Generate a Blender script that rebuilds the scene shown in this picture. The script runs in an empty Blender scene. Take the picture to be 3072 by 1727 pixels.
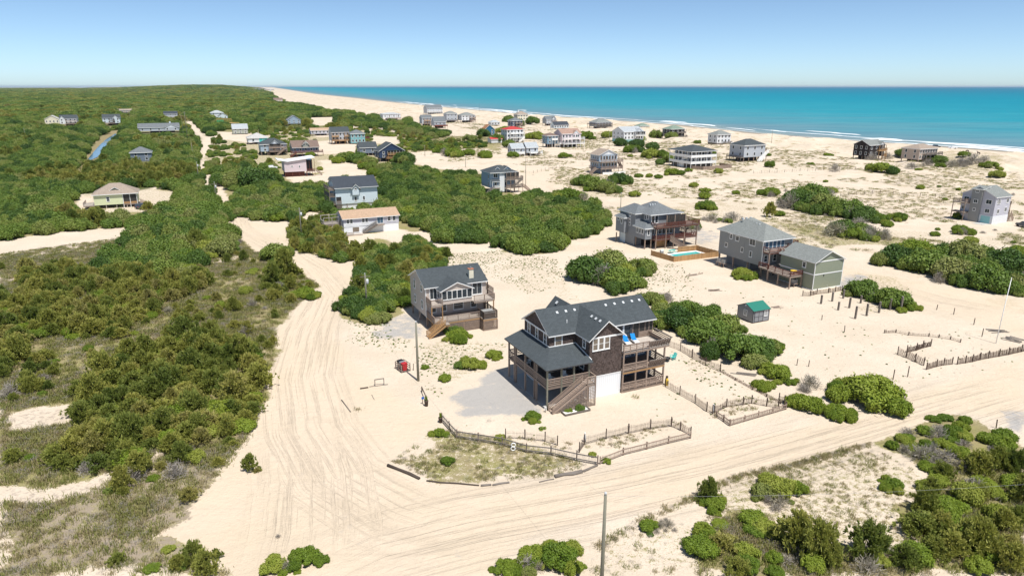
import bpy, bmesh, math, random
import numpy as np
from mathutils import Vector, Matrix
random.seed(7); rng = np.random.default_rng(7)
R = math.radians
scene = bpy.context.scene
C = scene.collection
# ---------------------------------------------------------------- camera, sky, sun, exposure
CAM_H = 38.0; FPX = 2048.0; PITCH = math.atan((863.5 - 259.5) / FPX)
cam_data = bpy.data.cameras.new('camera'); cam = bpy.data.objects.new('camera', cam_data); C.objects.link(cam)
cam.location = (0, 0, CAM_H); cam.rotation_euler = (math.pi / 2 - PITCH, 0, 0)
cam_data.sensor_width = 36; cam_data.lens = 24.0; cam_data.clip_start = 0.5; cam_data.clip_end = 120000
scene.camera = cam
SUN = Vector((0.232, -0.355, 1.0)).normalized()          # direction towards the sun
world = bpy.data.worlds.new('World'); scene.world = world; world.use_nodes = True
wn = world.node_tree.nodes; wl = world.node_tree.links; wn.clear()
wo = wn.new('ShaderNodeOutputWorld'); wb = wn.new('ShaderNodeBackground'); ws = wn.new('ShaderNodeTexSky')
ws.sky_type = 'NISHITA'; ws.sun_disc = False
ws.sun_elevation = math.asin(SUN.z); ws.sun_rotation = math.atan2(SUN.x, SUN.y)
ws.air_density = 0.45; ws.dust_density = 0.42; ws.ozone_density = 5.0; ws.altitude = 0
wb.inputs['Strength'].default_value = 0.110
wt = wn.new('ShaderNodeMix'); wt.data_type = 'RGBA'; wt.blend_type = 'MULTIPLY'; wt.inputs[0].default_value = 1; wt.inputs[7].default_value = (1.14, 1.11, 0.96, 1)   # even tint: clear sea air
wl.new(ws.outputs[0], wt.inputs[6]); wl.new(wt.outputs[2], wb.inputs[0]); wl.new(wb.outputs[0], wo.inputs[0])
sl = bpy.data.lights.new('sun', 'SUN'); sl.energy = 3.9; sl.angle = R(0.53); sl.color = (1, 0.96, 0.9)
sun = bpy.data.objects.new('sun', sl); C.objects.link(sun)
sun.rotation_euler = (-SUN).to_track_quat('-Z', 'Y').to_euler(); sun.location = (40, -60, 150)
vs = scene.view_settings; vs.view_transform = 'Standard'; vs.look = 'None'; vs.gamma = 1; vs.exposure = 0.60; vs.use_curve_mapping = False
scene.render.engine = 'CYCLES'
try:
    scene.cycles.max_bounces = 6; scene.cycles.diffuse_bounces = 3; scene.cycles.transparent_max_bounces = 6
except Exception: pass
# ---------------------------------------------------------------- survey: photo pixel -> point on the ground
cP, sP = math.cos(PITCH), math.sin(PITCH)
def G(px, py, z=0.0):
    a = (px - 1536) / FPX; b = (py - 863.5) / FPX
    r = (a, cP - b * sP, -sP - b * cP); t = (z - CAM_H) / r[2]
    return (a * t, r[1] * t)
SD = 3072 / 2576.0
def W(dx, dy, z=0.0): return G(dx * SD, dy * SD, z)
def project(x, y, z):                                       # world -> display pixels (2576 wide)
    x = np.asarray(x, float); y = np.asarray(y, float); z = np.asarray(z, float) - CAM_H
    d = np.maximum(y * cP - z * sP, 1e-3); dn = -y * sP - z * cP
    return (1536 + FPX * x / d) / SD, (863.5 + FPX * dn / d) / SD
# ---------------------------------------------------------------- noise and terrain
_tab = np.random.default_rng(3).random((256, 256))
def vn(x, y):
    x = np.asarray(x, float); y = np.asarray(y, float)
    xi = np.floor(x).astype(int); yi = np.floor(y).astype(int); fx = x - xi; fy = y - yi
    fx = fx * fx * (3 - 2 * fx); fy = fy * fy * (3 - 2 * fy)
    a = _tab[xi & 255, yi & 255]; b = _tab[(xi + 1) & 255, yi & 255]; c = _tab[xi & 255, (yi + 1) & 255]; d = _tab[(xi + 1) & 255, (yi + 1) & 255]
    return (a * (1 - fx) + b * fx) * (1 - fy) + (c * (1 - fx) + d * fx) * fy
def fbm(x, y, o=4):
    s = 0; a = 0.5
    for i in range(o): s = s + a * vn(x + 17 * i, y + 31 * i); x = x * 2.03; y = y * 2.03; a *= 0.5
    return s
def smooth(a, b, x):
    t = np.clip((x - a) / (b - a), 0, 1); return t * t * (3 - 2 * t)
COAST = np.array([(640, -200), (533, 0), (310, 420), (278, 480), (243, 525), (205, 609), (171, 732), (103, 860), (34, 969), (-60, 1203), (-148, 1396), (-282, 1745), (-523, 2402), (-997, 3646), (-2088, 6810), (-5296, 16116), (-21000, 62000)], float)
def coast_x(y): return np.interp(y, COAST[:, 1], COAST[:, 0])
def inland(x, y): return (coast_x(y) - x) * 0.89
SEA = -0.5
FLAT = []                                                    # (x, y, r): lots levelled for houses
def terrain(x, y):
    x = np.asarray(x, float); y = np.asarray(y, float)
    s = inland(x, y)
    beach = np.where(s < 0, SEA - 0.03 * np.minimum(-s, 120), SEA + 1.5 * smooth(0, 34, s))
    z = beach * smooth(150, 30, s) 
    dune = smooth(26, 48, s) * (1 - smooth(90, 230, s))
    n = fbm(x / 34, y / 46, 4)
    ridge = 1 - np.abs(2 * n - 0.94) * 2.2
    bumps = dune * (2.9 * np.clip(ridge, 0, 1) + 2.0 * (fbm(x / 9, y / 9, 3) - 0.35))
    mid = (1 - smooth(26, 48, s) * 0) * smooth(150, 300, y) * (0.5 + 1.5 * smooth(330, 120, s)) * (fbm(x / 16, y / 16, 4) - 0.45) * smooth(20, 60, s)
    near = 0.16 * (fbm(x / 6, y / 6, 3) - 0.45)
    h = bumps + mid + near * smooth(20, 60, s)
    k = np.ones_like(h)
    for (fx, fy, fr) in FLAT:
        if fy < 900: k = np.minimum(k, smooth(fr, fr * 2.0, np.hypot(x - fx, y - fy)))
    z = z + h * k
    # long forested ridge on the horizon
    az = x / np.maximum(y, 1)
    hill = 41 * smooth(2600, 6200, y) * smooth(-0.60, -0.44, az) * smooth(-0.335, -0.42, az) * (0.9 + 0.25 * (fbm(az * 14 + 5, y / 4000, 2) - 0.4))
    return z + hill
def tz(x, y): return float(terrain(np.array([x]), np.array([y]))[0])
def inpoly(px, py, poly):
    px = np.asarray(px); py = np.asarray(py); r = np.zeros(px.shape, bool); n = len(poly); j = n - 1
    for i in range(n):
        xi, yi = poly[i]; xj, yj = poly[j]
        if yi != yj: r ^= ((yi > py) != (yj > py)) & (px < (xj - xi) * (py - yi) / (yj - yi) + xi)
        j = i
    return r
# ---------------------------------------------------------------- materials
M = {}
def newmat(name):
    m = bpy.data.materials.new(name); m.use_nodes = True; nt = m.node_tree
    return m, nt, nt.nodes['Principled BSDF']
def nd(nt, t, **kw):
    n = nt.nodes.new(t)
    for k, v in kw.items():
        if k in n.inputs.keys(): n.inputs[k].default_value = v
        else: setattr(n, k, v)
    return n
def mixc(nt, fac, a, b, blend='MIX'):
    n = nt.nodes.new('ShaderNodeMix'); n.data_type = 'RGBA'; n.blend_type = blend
    for sock, v in ((0, fac), (6, a), (7, b)):
        if isinstance(v, (int, float)): n.inputs[sock].default_value = v
        elif isinstance(v, tuple): n.inputs[sock].default_value = (*v, 1) if len(v) == 3 else v
        else: nt.links.new(v, n.inputs[sock])
    return n.outputs[2]
def math_(nt, op, a, b=None, c=None, clamp=False):
    n = nt.nodes.new('ShaderNodeMath'); n.operation = op; n.use_clamp = clamp
    for i, v in enumerate((a, b, c)):
        if v is None: continue
        if isinstance(v, (int, float)): n.inputs[i].default_value = v
        else: nt.links.new(v, n.inputs[i])
    return n.outputs[0]
def noise(nt, vec, scale, detail=3, rough=0.55):
    n = nd(nt, 'ShaderNodeTexNoise', Scale=scale, Detail=detail, Roughness=rough); nt.links.new(vec, n.inputs['Vector']); return n.outputs['Fac']
def ramp(nt, fac, stops, interp='LINEAR'):
    n = nt.nodes.new('ShaderNodeValToRGB'); n.color_ramp.interpolation = interp; cr = n.color_ramp.elements
    while len(cr) < len(stops): cr.new(0.5)
    for e, (p, c) in zip(cr, stops): e.position = p; e.color = (*c, 1) if len(c) == 3 else c
    nt.links.new(fac, n.inputs[0]); return n.outputs[0]
def pos(nt): return nt.nodes.new('ShaderNodeNewGeometry').outputs['Position']
def bump(nt, b, height, strength, dist):
    n = nd(nt, 'ShaderNodeBump', Strength=strength, Distance=dist); nt.links.new(height, n.inputs['Height']); nt.links.new(n.outputs[0], b.inputs['Normal'])
TH = R(25)                                                   # the lots and houses share one street grid
def along(nt):                                               # coordinate running along any wall of the grid, and height
    p = pos(nt); s = nt.nodes.new('ShaderNodeSeparateXYZ'); nt.links.new(p, s.inputs[0])
    a = math_(nt, 'ADD', math_(nt, 'MULTIPLY', s.outputs[0], math.cos(TH) - math.sin(TH)), math_(nt, 'MULTIPLY', s.outputs[1], math.cos(TH) + math.sin(TH)))
    c = nt.nodes.new('ShaderNodeCombineXYZ'); nt.links.new(a, c.inputs[0]); nt.links.new(s.outputs[2], c.inputs[1])
    return c.outputs[0], s.outputs[2]
def siding(name, col, lap=0.2, var=0.12, rough=0.65):
    m, nt, b = newmat(name); v, z = along(nt)
    saw = math_(nt, 'FRACT', math_(nt, 'DIVIDE', z, lap))
    n = noise(nt, v, 0.9, 4)
    c = mixc(nt, math_(nt, 'MULTIPLY', n, var * 2), col, tuple(x * 0.62 for x in col))
    c = mixc(nt, math_(nt, 'MULTIPLY', math_(nt, 'LESS_THAN', saw, 0.12), 0.3), c, tuple(x * 0.45 for x in col))
    nt.links.new(c, b.inputs['Base Color']); b.inputs['Roughness'].default_value = rough
    bump(nt, b, math_(nt, 'SUBTRACT', 1.0, saw), 0.5, 0.03); M[name] = m
def plain(name, col, rough=0.6, var=0.15, scale=2.5, spec=0.4, metal=0):
    m, nt, b = newmat(name); n = noise(nt, pos(nt), scale, 4)
    c = mixc(nt, n, tuple(min(1, x * (1 + var)) for x in col), tuple(x * (1 - var) for x in col))
    nt.links.new(c, b.inputs['Base Color']); b.inputs['Roughness'].default_value = rough
    b.inputs['Specular IOR Level'].default_value = spec; b.inputs['Metallic'].default_value = metal; M[name] = m
def wood(name, col, col2, rough=0.8):
    m, nt, b = newmat(name); p = pos(nt)
    o = nt.nodes.new('ShaderNodeObjectInfo')
    n = noise(nt, p, 3.0, 5, 0.65)
    c = mixc(nt, n, col, col2)
    c = mixc(nt, math_(nt, 'MULTIPLY', o.outputs['Random'], 0.55), c, tuple(x * 0.6 for x in col2))
    nt.links.new(c, b.inputs['Base Color']); b.inputs['Roughness'].default_value = rough; b.inputs['Specular IOR Level'].default_value = 0.25
    bump(nt, b, noise(nt, p, 14, 3), 0.4, 0.02); M[name] = m
def boards(name, col, col2, width=0.15):                      # deck planking laid along the house front
    m, nt, b = newmat(name); p = pos(nt); s = nt.nodes.new('ShaderNodeSeparateXYZ'); nt.links.new(p, s.inputs[0])
    q = math_(nt, 'ADD', math_(nt, 'MULTIPLY', s.outputs[0], -math.sin(TH)), math_(nt, 'MULTIPLY', s.outputs[1], math.cos(TH)))
    q = math_(nt, 'DIVIDE', q, width); f = math_(nt, 'FRACT', q); k = nd(nt, 'ShaderNodeTexWhiteNoise', noise_dimensions='1D'); nt.links.new(math_(nt, 'FLOOR', q), k.inputs['W'])
    c = mixc(nt, k.outputs['Value'], col, col2); c = mixc(nt, math_(nt, 'MULTIPLY', math_(nt, 'LESS_THAN', f, 0.1), 0.7), c, (0.04, 0.03, 0.02))
    c = mixc(nt, math_(nt, 'MULTIPLY', noise(nt, p, 1.3, 4), 0.4), c, tuple(x * 0.6 for x in col2))
    nt.links.new(c, b.inputs['Base Color']); b.inputs['Roughness'].default_value = 0.85; M[name] = m
def roofmat(name, col, var=0.22):
    m, nt, b = newmat(name); uv = nt.nodes.new('ShaderNodeUVMap').outputs[0]
    br = nd(nt, 'ShaderNodeTexBrick', Scale=1.0); br.inputs['Brick Width'].default_value = 0.32; br.inputs['Row Height'].default_value = 0.17; br.inputs['Mortar Size'].default_value = 0.012
    br.inputs['Color1'].default_value = (*[x * (1 + var) for x in col], 1); br.inputs['Color2'].default_value = (*[x * (1 - var) for x in col], 1); br.inputs['Mortar'].default_value = (*[x * 0.4 for x in col], 1)
    br.offset = 0.5; nt.links.new(uv, br.inputs['Vector'])
    n = noise(nt, uv, 0.35, 5, 0.6); c = mixc(nt, math_(nt, 'MULTIPLY', n, 0.45), br.outputs['Color'], tuple(x * 1.25 for x in col))
    mp = nd(nt, 'ShaderNodeMapping'); mp.inputs['Scale'].default_value = (2.2, 0.12, 1); nt.links.new(uv, mp.inputs[0])
    c = mixc(nt, math_(nt, 'MULTIPLY', noise(nt, mp.outputs[0], 1, 4), 0.35), c, tuple(x * 0.6 for x in col))
    nt.links.new(c, b.inputs['Base Color']); b.inputs['Roughness'].default_value = 0.9; b.inputs['Specular IOR Level'].default_value = 0.2
    bump(nt, b, br.outputs['Fac'], -0.4, 0.02); M[name] = m
def shingle(name, col):                                      # cedar shingle wall
    m, nt, b = newmat(name); v, z = along(nt)
    br = nd(nt, 'ShaderNodeTexBrick', Scale=1.0); br.inputs['Brick Width'].default_value = 0.19; br.inputs['Row Height'].default_value = 0.2; br.inputs['Mortar Size'].default_value = 0.014
    br.inputs['Color1'].default_value = (*[x * 1.5 for x in col], 1); br.inputs['Color2'].default_value = (*[x * 0.65 for x in col], 1); br.inputs['Mortar'].default_value = (*[x * 0.3 for x in col], 1)
    nt.links.new(v, br.inputs['Vector'])
    c = mixc(nt, ramp(nt, noise(nt, v, 2.2, 5, 0.7), [(0.5, (0, 0, 0)), (0.75, (0.6, 0.6, 0.6))]), br.outputs['Color'], (0.17, 0.14, 0.13))
    nt.links.new(c, b.inputs['Base Color']); b.inputs['Roughness'].default_value = 0.9; b.inputs['Specular IOR Level'].default_value = 0.2
    bump(nt, b, br.outputs['Fac'], -0.6, 0.03); M[name] = m
def batten(name, col, w=0.3):                                # vertical grooved panel
    m, nt, b = newmat(name); v, z = along(nt); s = nt.nodes.new('ShaderNodeSeparateXYZ'); nt.links.new(v, s.inputs[0])
    f = math_(nt, 'LESS_THAN', math_(nt, 'FRACT', math_(nt, 'DIVIDE', s.outputs[0], w)), 0.12)
    c = mixc(nt, math_(nt, 'MULTIPLY', f, 0.4), col, tuple(x * 0.5 for x in col)); c = mixc(nt, math_(nt, 'MULTIPLY', noise(nt, v, 1.2, 4), 0.2), c, tuple(x * 0.7 for x in col))
    nt.links.new(c, b.inputs['Base Color']); b.inputs['Roughness'].default_value = 0.55; bump(nt, b, f, -0.5, 0.02); M[name] = m
for nme, col in dict(side_white=(0.74, 0.76, 0.78), side_beige=(0.54, 0.465, 0.41), side_grey=(0.235, 0.25, 0.27), side_grey2=(0.28, 0.285, 0.28), side_green=(0.255, 0.28, 0.205), side_paleblue=(0.62, 0.71, 0.76), side_lilac=(0.50, 0.50, 0.56), side_midgrey=(0.47, 0.50, 0.54), side_blue=(0.16, 0.27, 0.36), side_navy=(0.025, 0.05, 0.11), side_teal=(0.19, 0.42, 0.45), side_aqua=(0.30, 0.60, 0.60), side_cream=(0.75, 0.70, 0.55), side_yellow=(0.62, 0.66, 0.42), side_pink=(0.66, 0.56, 0.58), side_cobalt=(0.02, 0.14, 0.26), side_tan=(0.50, 0.41, 0.34), side_slate=(0.17, 0.21, 0.27), side_sage=(0.36, 0.38, 0.32), side_bluegrey=(0.36, 0.45, 0.54)).items(): siding(nme, col)
for nme, col in dict(roof_slate=(0.068, 0.080, 0.087), roof_dark=(0.055, 0.065, 0.08), roof_grey=(0.16, 0.175, 0.185), roof_greengrey=(0.22, 0.235, 0.225), roof_orange=(0.45, 0.315, 0.215), roof_brown=(0.20, 0.145, 0.12), roof_tan=(0.33, 0.27, 0.22), roof_pale=(0.46, 0.45, 0.43), roof_pinkbrown=(0.36, 0.24, 0.19), roof_green=(0.20, 0.26, 0.21), roof_lightgrey=(0.40, 0.43, 0.45), roof_rust=(0.34, 0.17, 0.09)).items(): roofmat(nme, col)
shingle('cedar', (0.098, 0.073, 0.065)); shingle('cedar_black', (0.035, 0.03, 0.03))
batten('batten_white', (0.80, 0.82, 0.84)); batten('shed_siding', (0.23, 0.24, 0.26), 0.4)
plain('trim_white', (0.80, 0.80, 0.79), 0.5, 0.05); plain('white', (0.82, 0.82, 0.80), 0.5, 0.04)
plain('concrete', (0.42, 0.42, 0.40), 0.85, 0.12); plain('metal_grey', (0.32, 0.33, 0.34), 0.45, 0.08, metal=0.4); plain('vent', (0.55, 0.57, 0.58), 0.5, 0.1)
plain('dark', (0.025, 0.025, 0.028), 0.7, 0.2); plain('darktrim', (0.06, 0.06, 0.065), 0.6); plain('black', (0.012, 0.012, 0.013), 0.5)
plain('roof_teal', (0.022, 0.17, 0.125), 0.45, 0.08); plain('roof_red', (0.42, 0.045, 0.04), 0.6); plain('roof_white', (0.78, 0.79, 0.8), 0.45, 0.06)
plain('cushion_blue', (0.0, 0.20, 0.55), 0.8, 0.1); plain('turquoise', (0.06, 0.50, 0.46), 0.5, 0.1); plain('yellow', (0.62, 0.42, 0.03), 0.6); plain('red', (0.42, 0.025, 0.03), 0.5); plain('blue_sign', (0.02, 0.12, 0.5), 0.5)
plain('orange', (0.60, 0.16, 0.03), 0.6); plain('green_wrap', (0.05, 0.32, 0.12), 0.6); plain('brick_red', (0.40, 0.16, 0.09), 0.8); plain('carwhite', (0.75, 0.76, 0.78), 0.25, 0.03, spec=0.6); plain('cardark', (0.05, 0.06, 0.075), 0.25, 0.05, spec=0.6); plain('tyre', (0.02, 0.02, 0.02), 0.8)
plain('horse', (0.045, 0.025, 0.015), 0.7); plain('stone_white', (0.68, 0.66, 0.62), 0.9, 0.2, 9); plain('tarp', (0.55, 0.40, 0.20), 0.7); plain('pool_tile', (0.72, 0.71, 0.68), 0.6, 0.08); plain('wire', (0.3, 0.3, 0.3), 0.6)
wood('wood', (0.42, 0.325, 0.26), (0.28, 0.21, 0.17)); wood('wood_grey', (0.27, 0.235, 0.205), (0.15, 0.13, 0.115)); wood('wood_new', (0.50, 0.31, 0.15), (0.36, 0.21, 0.10)); wood('wood_red', (0.22, 0.075, 0.05), (0.13, 0.05, 0.04)); wood('wood_dark', (0.12, 0.085, 0.065), (0.075, 0.055, 0.045)); wood('wood_green', (0.27, 0.26, 0.20), (0.18, 0.17, 0.13)); wood('wood_pale', (0.50, 0.45, 0.41), (0.36, 0.32, 0.29)); wood('fence_new', (0.56, 0.35, 0.17), (0.42, 0.25, 0.12)); wood('fence_slat', (0.34, 0.255, 0.20), (0.22, 0.165, 0.13)); wood('fence_grey', (0.30, 0.27, 0.24), (0.18, 0.16, 0.145)); wood('bark', (0.13, 0.10, 0.08), (0.07, 0.055, 0.045)); wood('frame_yellow', (0.62, 0.42, 0.18), (0.50, 0.32, 0.13))
boards('deck', (0.40, 0.35, 0.30), (0.30, 0.255, 0.22)); boards('deck_new', (0.55, 0.38, 0.21), (0.44, 0.29, 0.15)); boards('deck_dark', (0.28, 0.22, 0.18), (0.20, 0.155, 0.13)); boards('deck_pale', (0.56, 0.50, 0.44), (0.46, 0.41, 0.36))
def glass(name, col, rough=0.08):
    m, nt, b = newmat(name); n = noise(nt, pos(nt), 0.7, 2)
    nt.links.new(mixc(nt, n, col, tuple(x * 2.2 for x in col)), b.inputs['Base Color']); b.inputs['Roughness'].default_value = rough; b.inputs['Specular IOR Level'].default_value = 0.5; M[name] = m
glass('glass', (0.025, 0.032, 0.038)); glass('glass_blue', (0.05, 0.09, 0.13)); glass('screen', (0.022, 0.02, 0.018), 0.6); glass('glass_warm', (0.11, 0.09, 0.07), 0.12)
def leafmat(name, stops, dead=None, trans=0.22, vary=0.5):
    m, nt, b = newmat(name); o = nt.nodes.new('ShaderNodeObjectInfo'); p = pos(nt)
    f = math_(nt, 'ADD', math_(nt, 'MULTIPLY', o.outputs['Random'], vary), math_(nt, 'MULTIPLY', noise(nt, p, 0.9, 3, 0.6), 1 - vary))
    f = math_(nt, 'ADD', f, math_(nt, 'MULTIPLY', math_(nt, 'SUBTRACT', noise(nt, p, 5.0, 2), 0.5), 0.35), clamp=True)
    f = math_(nt, 'ADD', f, math_(nt, 'MULTIPLY', math_(nt, 'SUBTRACT', noise(nt, p, .018, 3), .5), .7), clamp=True)
    c = ramp(nt, f, stops); nt.links.new(c, b.inputs['Base Color']); b.inputs['Roughness'].default_value = 0.55; b.inputs['Specular IOR Level'].default_value = 0.3
    t = nt.nodes.new('ShaderNodeBsdfTranslucent'); nt.links.new(mixc(nt, 0.5, c, (0.12, 0.16, 0.01)), t.inputs[0])
    mx = nt.nodes.new('ShaderNodeMixShader'); mx.inputs[0].default_value = trans
    nt.links.new(b.outputs[0], mx.inputs[1]); nt.links.new(t.outputs[0], mx.inputs[2]); nt.links.new(mx.outputs[0], nt.nodes['Material Output'].inputs['Surface']); M[name] = m
leafmat('leaf_oak', [(0.15, (0.05, 0.105, 0.02)), (0.35, (0.10, 0.172, 0.03)), (0.5, (0.15, 0.23, 0.038)), (0.65, (0.21, 0.272, 0.05)), (0.85, (0.265, 0.28, 0.09))], trans=0.28, vary=0.62)
leafmat('leaf_shrub', [(0.15, (0.12, 0.20, 0.022)), (0.4, (0.21, 0.295, 0.032)), (0.6, (0.29, 0.36, 0.045)), (0.85, (0.38, 0.41, 0.08))], trans=0.38, vary=0.6)
leafmat('leaf_pine', [(0.15, (0.17, 0.225, 0.05)), (0.35, (0.29, 0.33, 0.075)), (0.55, (0.40, 0.405, 0.095)), (0.7, (0.48, 0.46, 0.115)), (0.9, (0.44, 0.385, 0.16))], trans=0.45, vary=0.62)
leafmat('leaf_dead', [(0.1, (0.25, 0.22, 0.19)), (0.6, (0.36, 0.325, 0.29)), (0.9, (0.28, 0.26, 0.17))], trans=0.1)
leafmat('leaf_grass', [(0.1, (0.25, 0.21, 0.10)), (0.5, (0.38, 0.31, 0.18)), (0.9, (0.27, 0.26, 0.09))], trans=0.25)
leafmat('leaf_greengrass', [(0.1, (0.17, 0.19, 0.05)), (0.6, (0.25, 0.25, 0.075)), (0.9, (0.33, 0.29, 0.13))], trans=0.25)
HAZE = 2e-5
# ---------------------------------------------------------------- object helpers
def tag(o, label=None, cat=None, group=None, kind=None):
    if label: o['label'] = label
    if cat: o['category'] = cat
    if group: o['group'] = group
    if kind: o['kind'] = kind
    return o
_cubes = {}
def cube(mat):
    if mat not in _cubes:
        me = bpy.data.meshes.new('box_' + mat)
        v = [(x, y, z) for x in (-.5, .5) for y in (-.5, .5) for z in (-.5, .5)]
        me.from_pydata(v, [], [(0, 1, 3, 2), (4, 6, 7, 5), (0, 4, 5, 1), (2, 3, 7, 6), (0, 2, 6, 4), (1, 5, 7, 3)]); me.materials.append(M[mat]); _cubes[mat] = me
    return _cubes[mat]
def link(name, me, parent=None, loc=(0, 0, 0), rot=(0, 0, 0), scale=(1, 1, 1)):
    o = bpy.data.objects.new(name, me); C.objects.link(o)
    if parent is not None: o.parent = parent
    o.location = loc; o.rotation_euler = rot; o.scale = scale; return o
def mesh(name, verts, faces, mats, fmat=None, uvs=None, smooth_=False):
    me = bpy.data.meshes.new(name); me.from_pydata([tuple(v) for v in verts], [], faces)
    for m in mats: me.materials.append(M[m])
    if fmat is not None: me.polygons.foreach_set('material_index', fmat)
    if uvs is not None:
        ul = me.uv_layers.new(name='UVMap'); i = 0
        for f in uvs:
            for uv in f: ul.data[i].uv = uv; i += 1
    if smooth_: me.polygons.foreach_set('use_smooth', [True] * len(me.polygons))
    me.update(); return me
class MB:                                                    # collects boxes and bars into one mesh
    def __init__(s): s.v = []; s.f = []
    def _add(s, pts):
        b = len(s.v); s.v += pts
        s.f += [tuple(b + i for i in q) for q in ((0, 1, 3, 2), (4, 6, 7, 5), (0, 4, 5, 1), (2, 3, 7, 6), (0, 2, 6, 4), (1, 5, 7, 3))]
    def box(s, x0, x1, y0, y1, z0, z1): s._add([(x, y, z) for x in (x0, x1) for y in (y0, y1) for z in (z0, z1)])
    def bar(s, p, q, w, h=None):
        h = h or w; p = Vector(p); q = Vector(q); d = (q - p).normalized(); up = Vector((0, 0, 1))
        if abs(d.z) > 0.99: up = Vector((0, 1, 0))
        a = d.cross(up).normalized() * w / 2; b = a.cross(d).normalized() * h / 2
        s._add([tuple(e + i * a + j * b) for e in (p, q) for i in (-1, 1) for j in (-1, 1)])
    def build(s, name, mat, parent=None, loc=(0, 0, 0)): return link(name, mesh(name, s.v, s.f, [mat]), parent, loc)
def tube(pts, rads, n=8):
    v = []; f = []
    for i, (p, r) in enumerate(zip(pts, rads)):
        p = Vector(p); d = (Vector(pts[min(i + 1, len(pts) - 1)]) - Vector(pts[max(i - 1, 0)])).normalized()
        a = d.cross(Vector((0, 0, 1)) if abs(d.z) < 0.9 else Vector((1, 0, 0))).normalized(); b = d.cross(a)
        for k in range(n): t = 2 * math.pi * k / n; v.append(tuple(p + r * (a * math.cos(t) + b * math.sin(t))))
    for i in range(len(pts) - 1):
        for k in range(n): f.append((i * n + k, i * n + (k + 1) % n, (i + 1) * n + (k + 1) % n, (i + 1) * n + k))
    f.append(tuple(range(n))[::-1]); f.append(tuple((len(pts) - 1) * n + k for k in range(n)))
    return v, f
_win = {}
def winmesh(w, h, cols, rows, trim, mat):
    key = (round(w, 2), round(h, 2), cols, rows, trim, mat)
    if key not in _win:
        b = MB(); W2, H2 = w / 2, h / 2
        b.box(-W2 - trim, -W2, -.07, .02, -H2 - trim, H2 + trim); b.box(W2, W2 + trim, -.07, .02, -H2 - trim, H2 + trim)
        b.box(-W2, W2, -.069, .02, H2, H2 + trim); b.box(-W2, W2, -.069, .02, -H2 - trim, -H2); b.box(-W2 - trim - .04, W2 + trim + .04, -.1, -.071, -H2 - trim - .05, -H2 - trim + .02)
        for i in range(1, cols): x = -W2 + w * i / cols; b.box(x - .025, x + .025, -.05, 0, -H2, H2)
        for i in range(1, rows): z = -H2 + h * i / rows; b.box(-W2, W2, -.049, 0, z - .025, z + .025)
        _win[key] = mesh('window', b.v, b.f, [mat])
    return _win[key]
FACE = {'F': 0, 'R': math.pi / 2, 'B': math.pi, 'L': -math.pi / 2}
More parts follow.
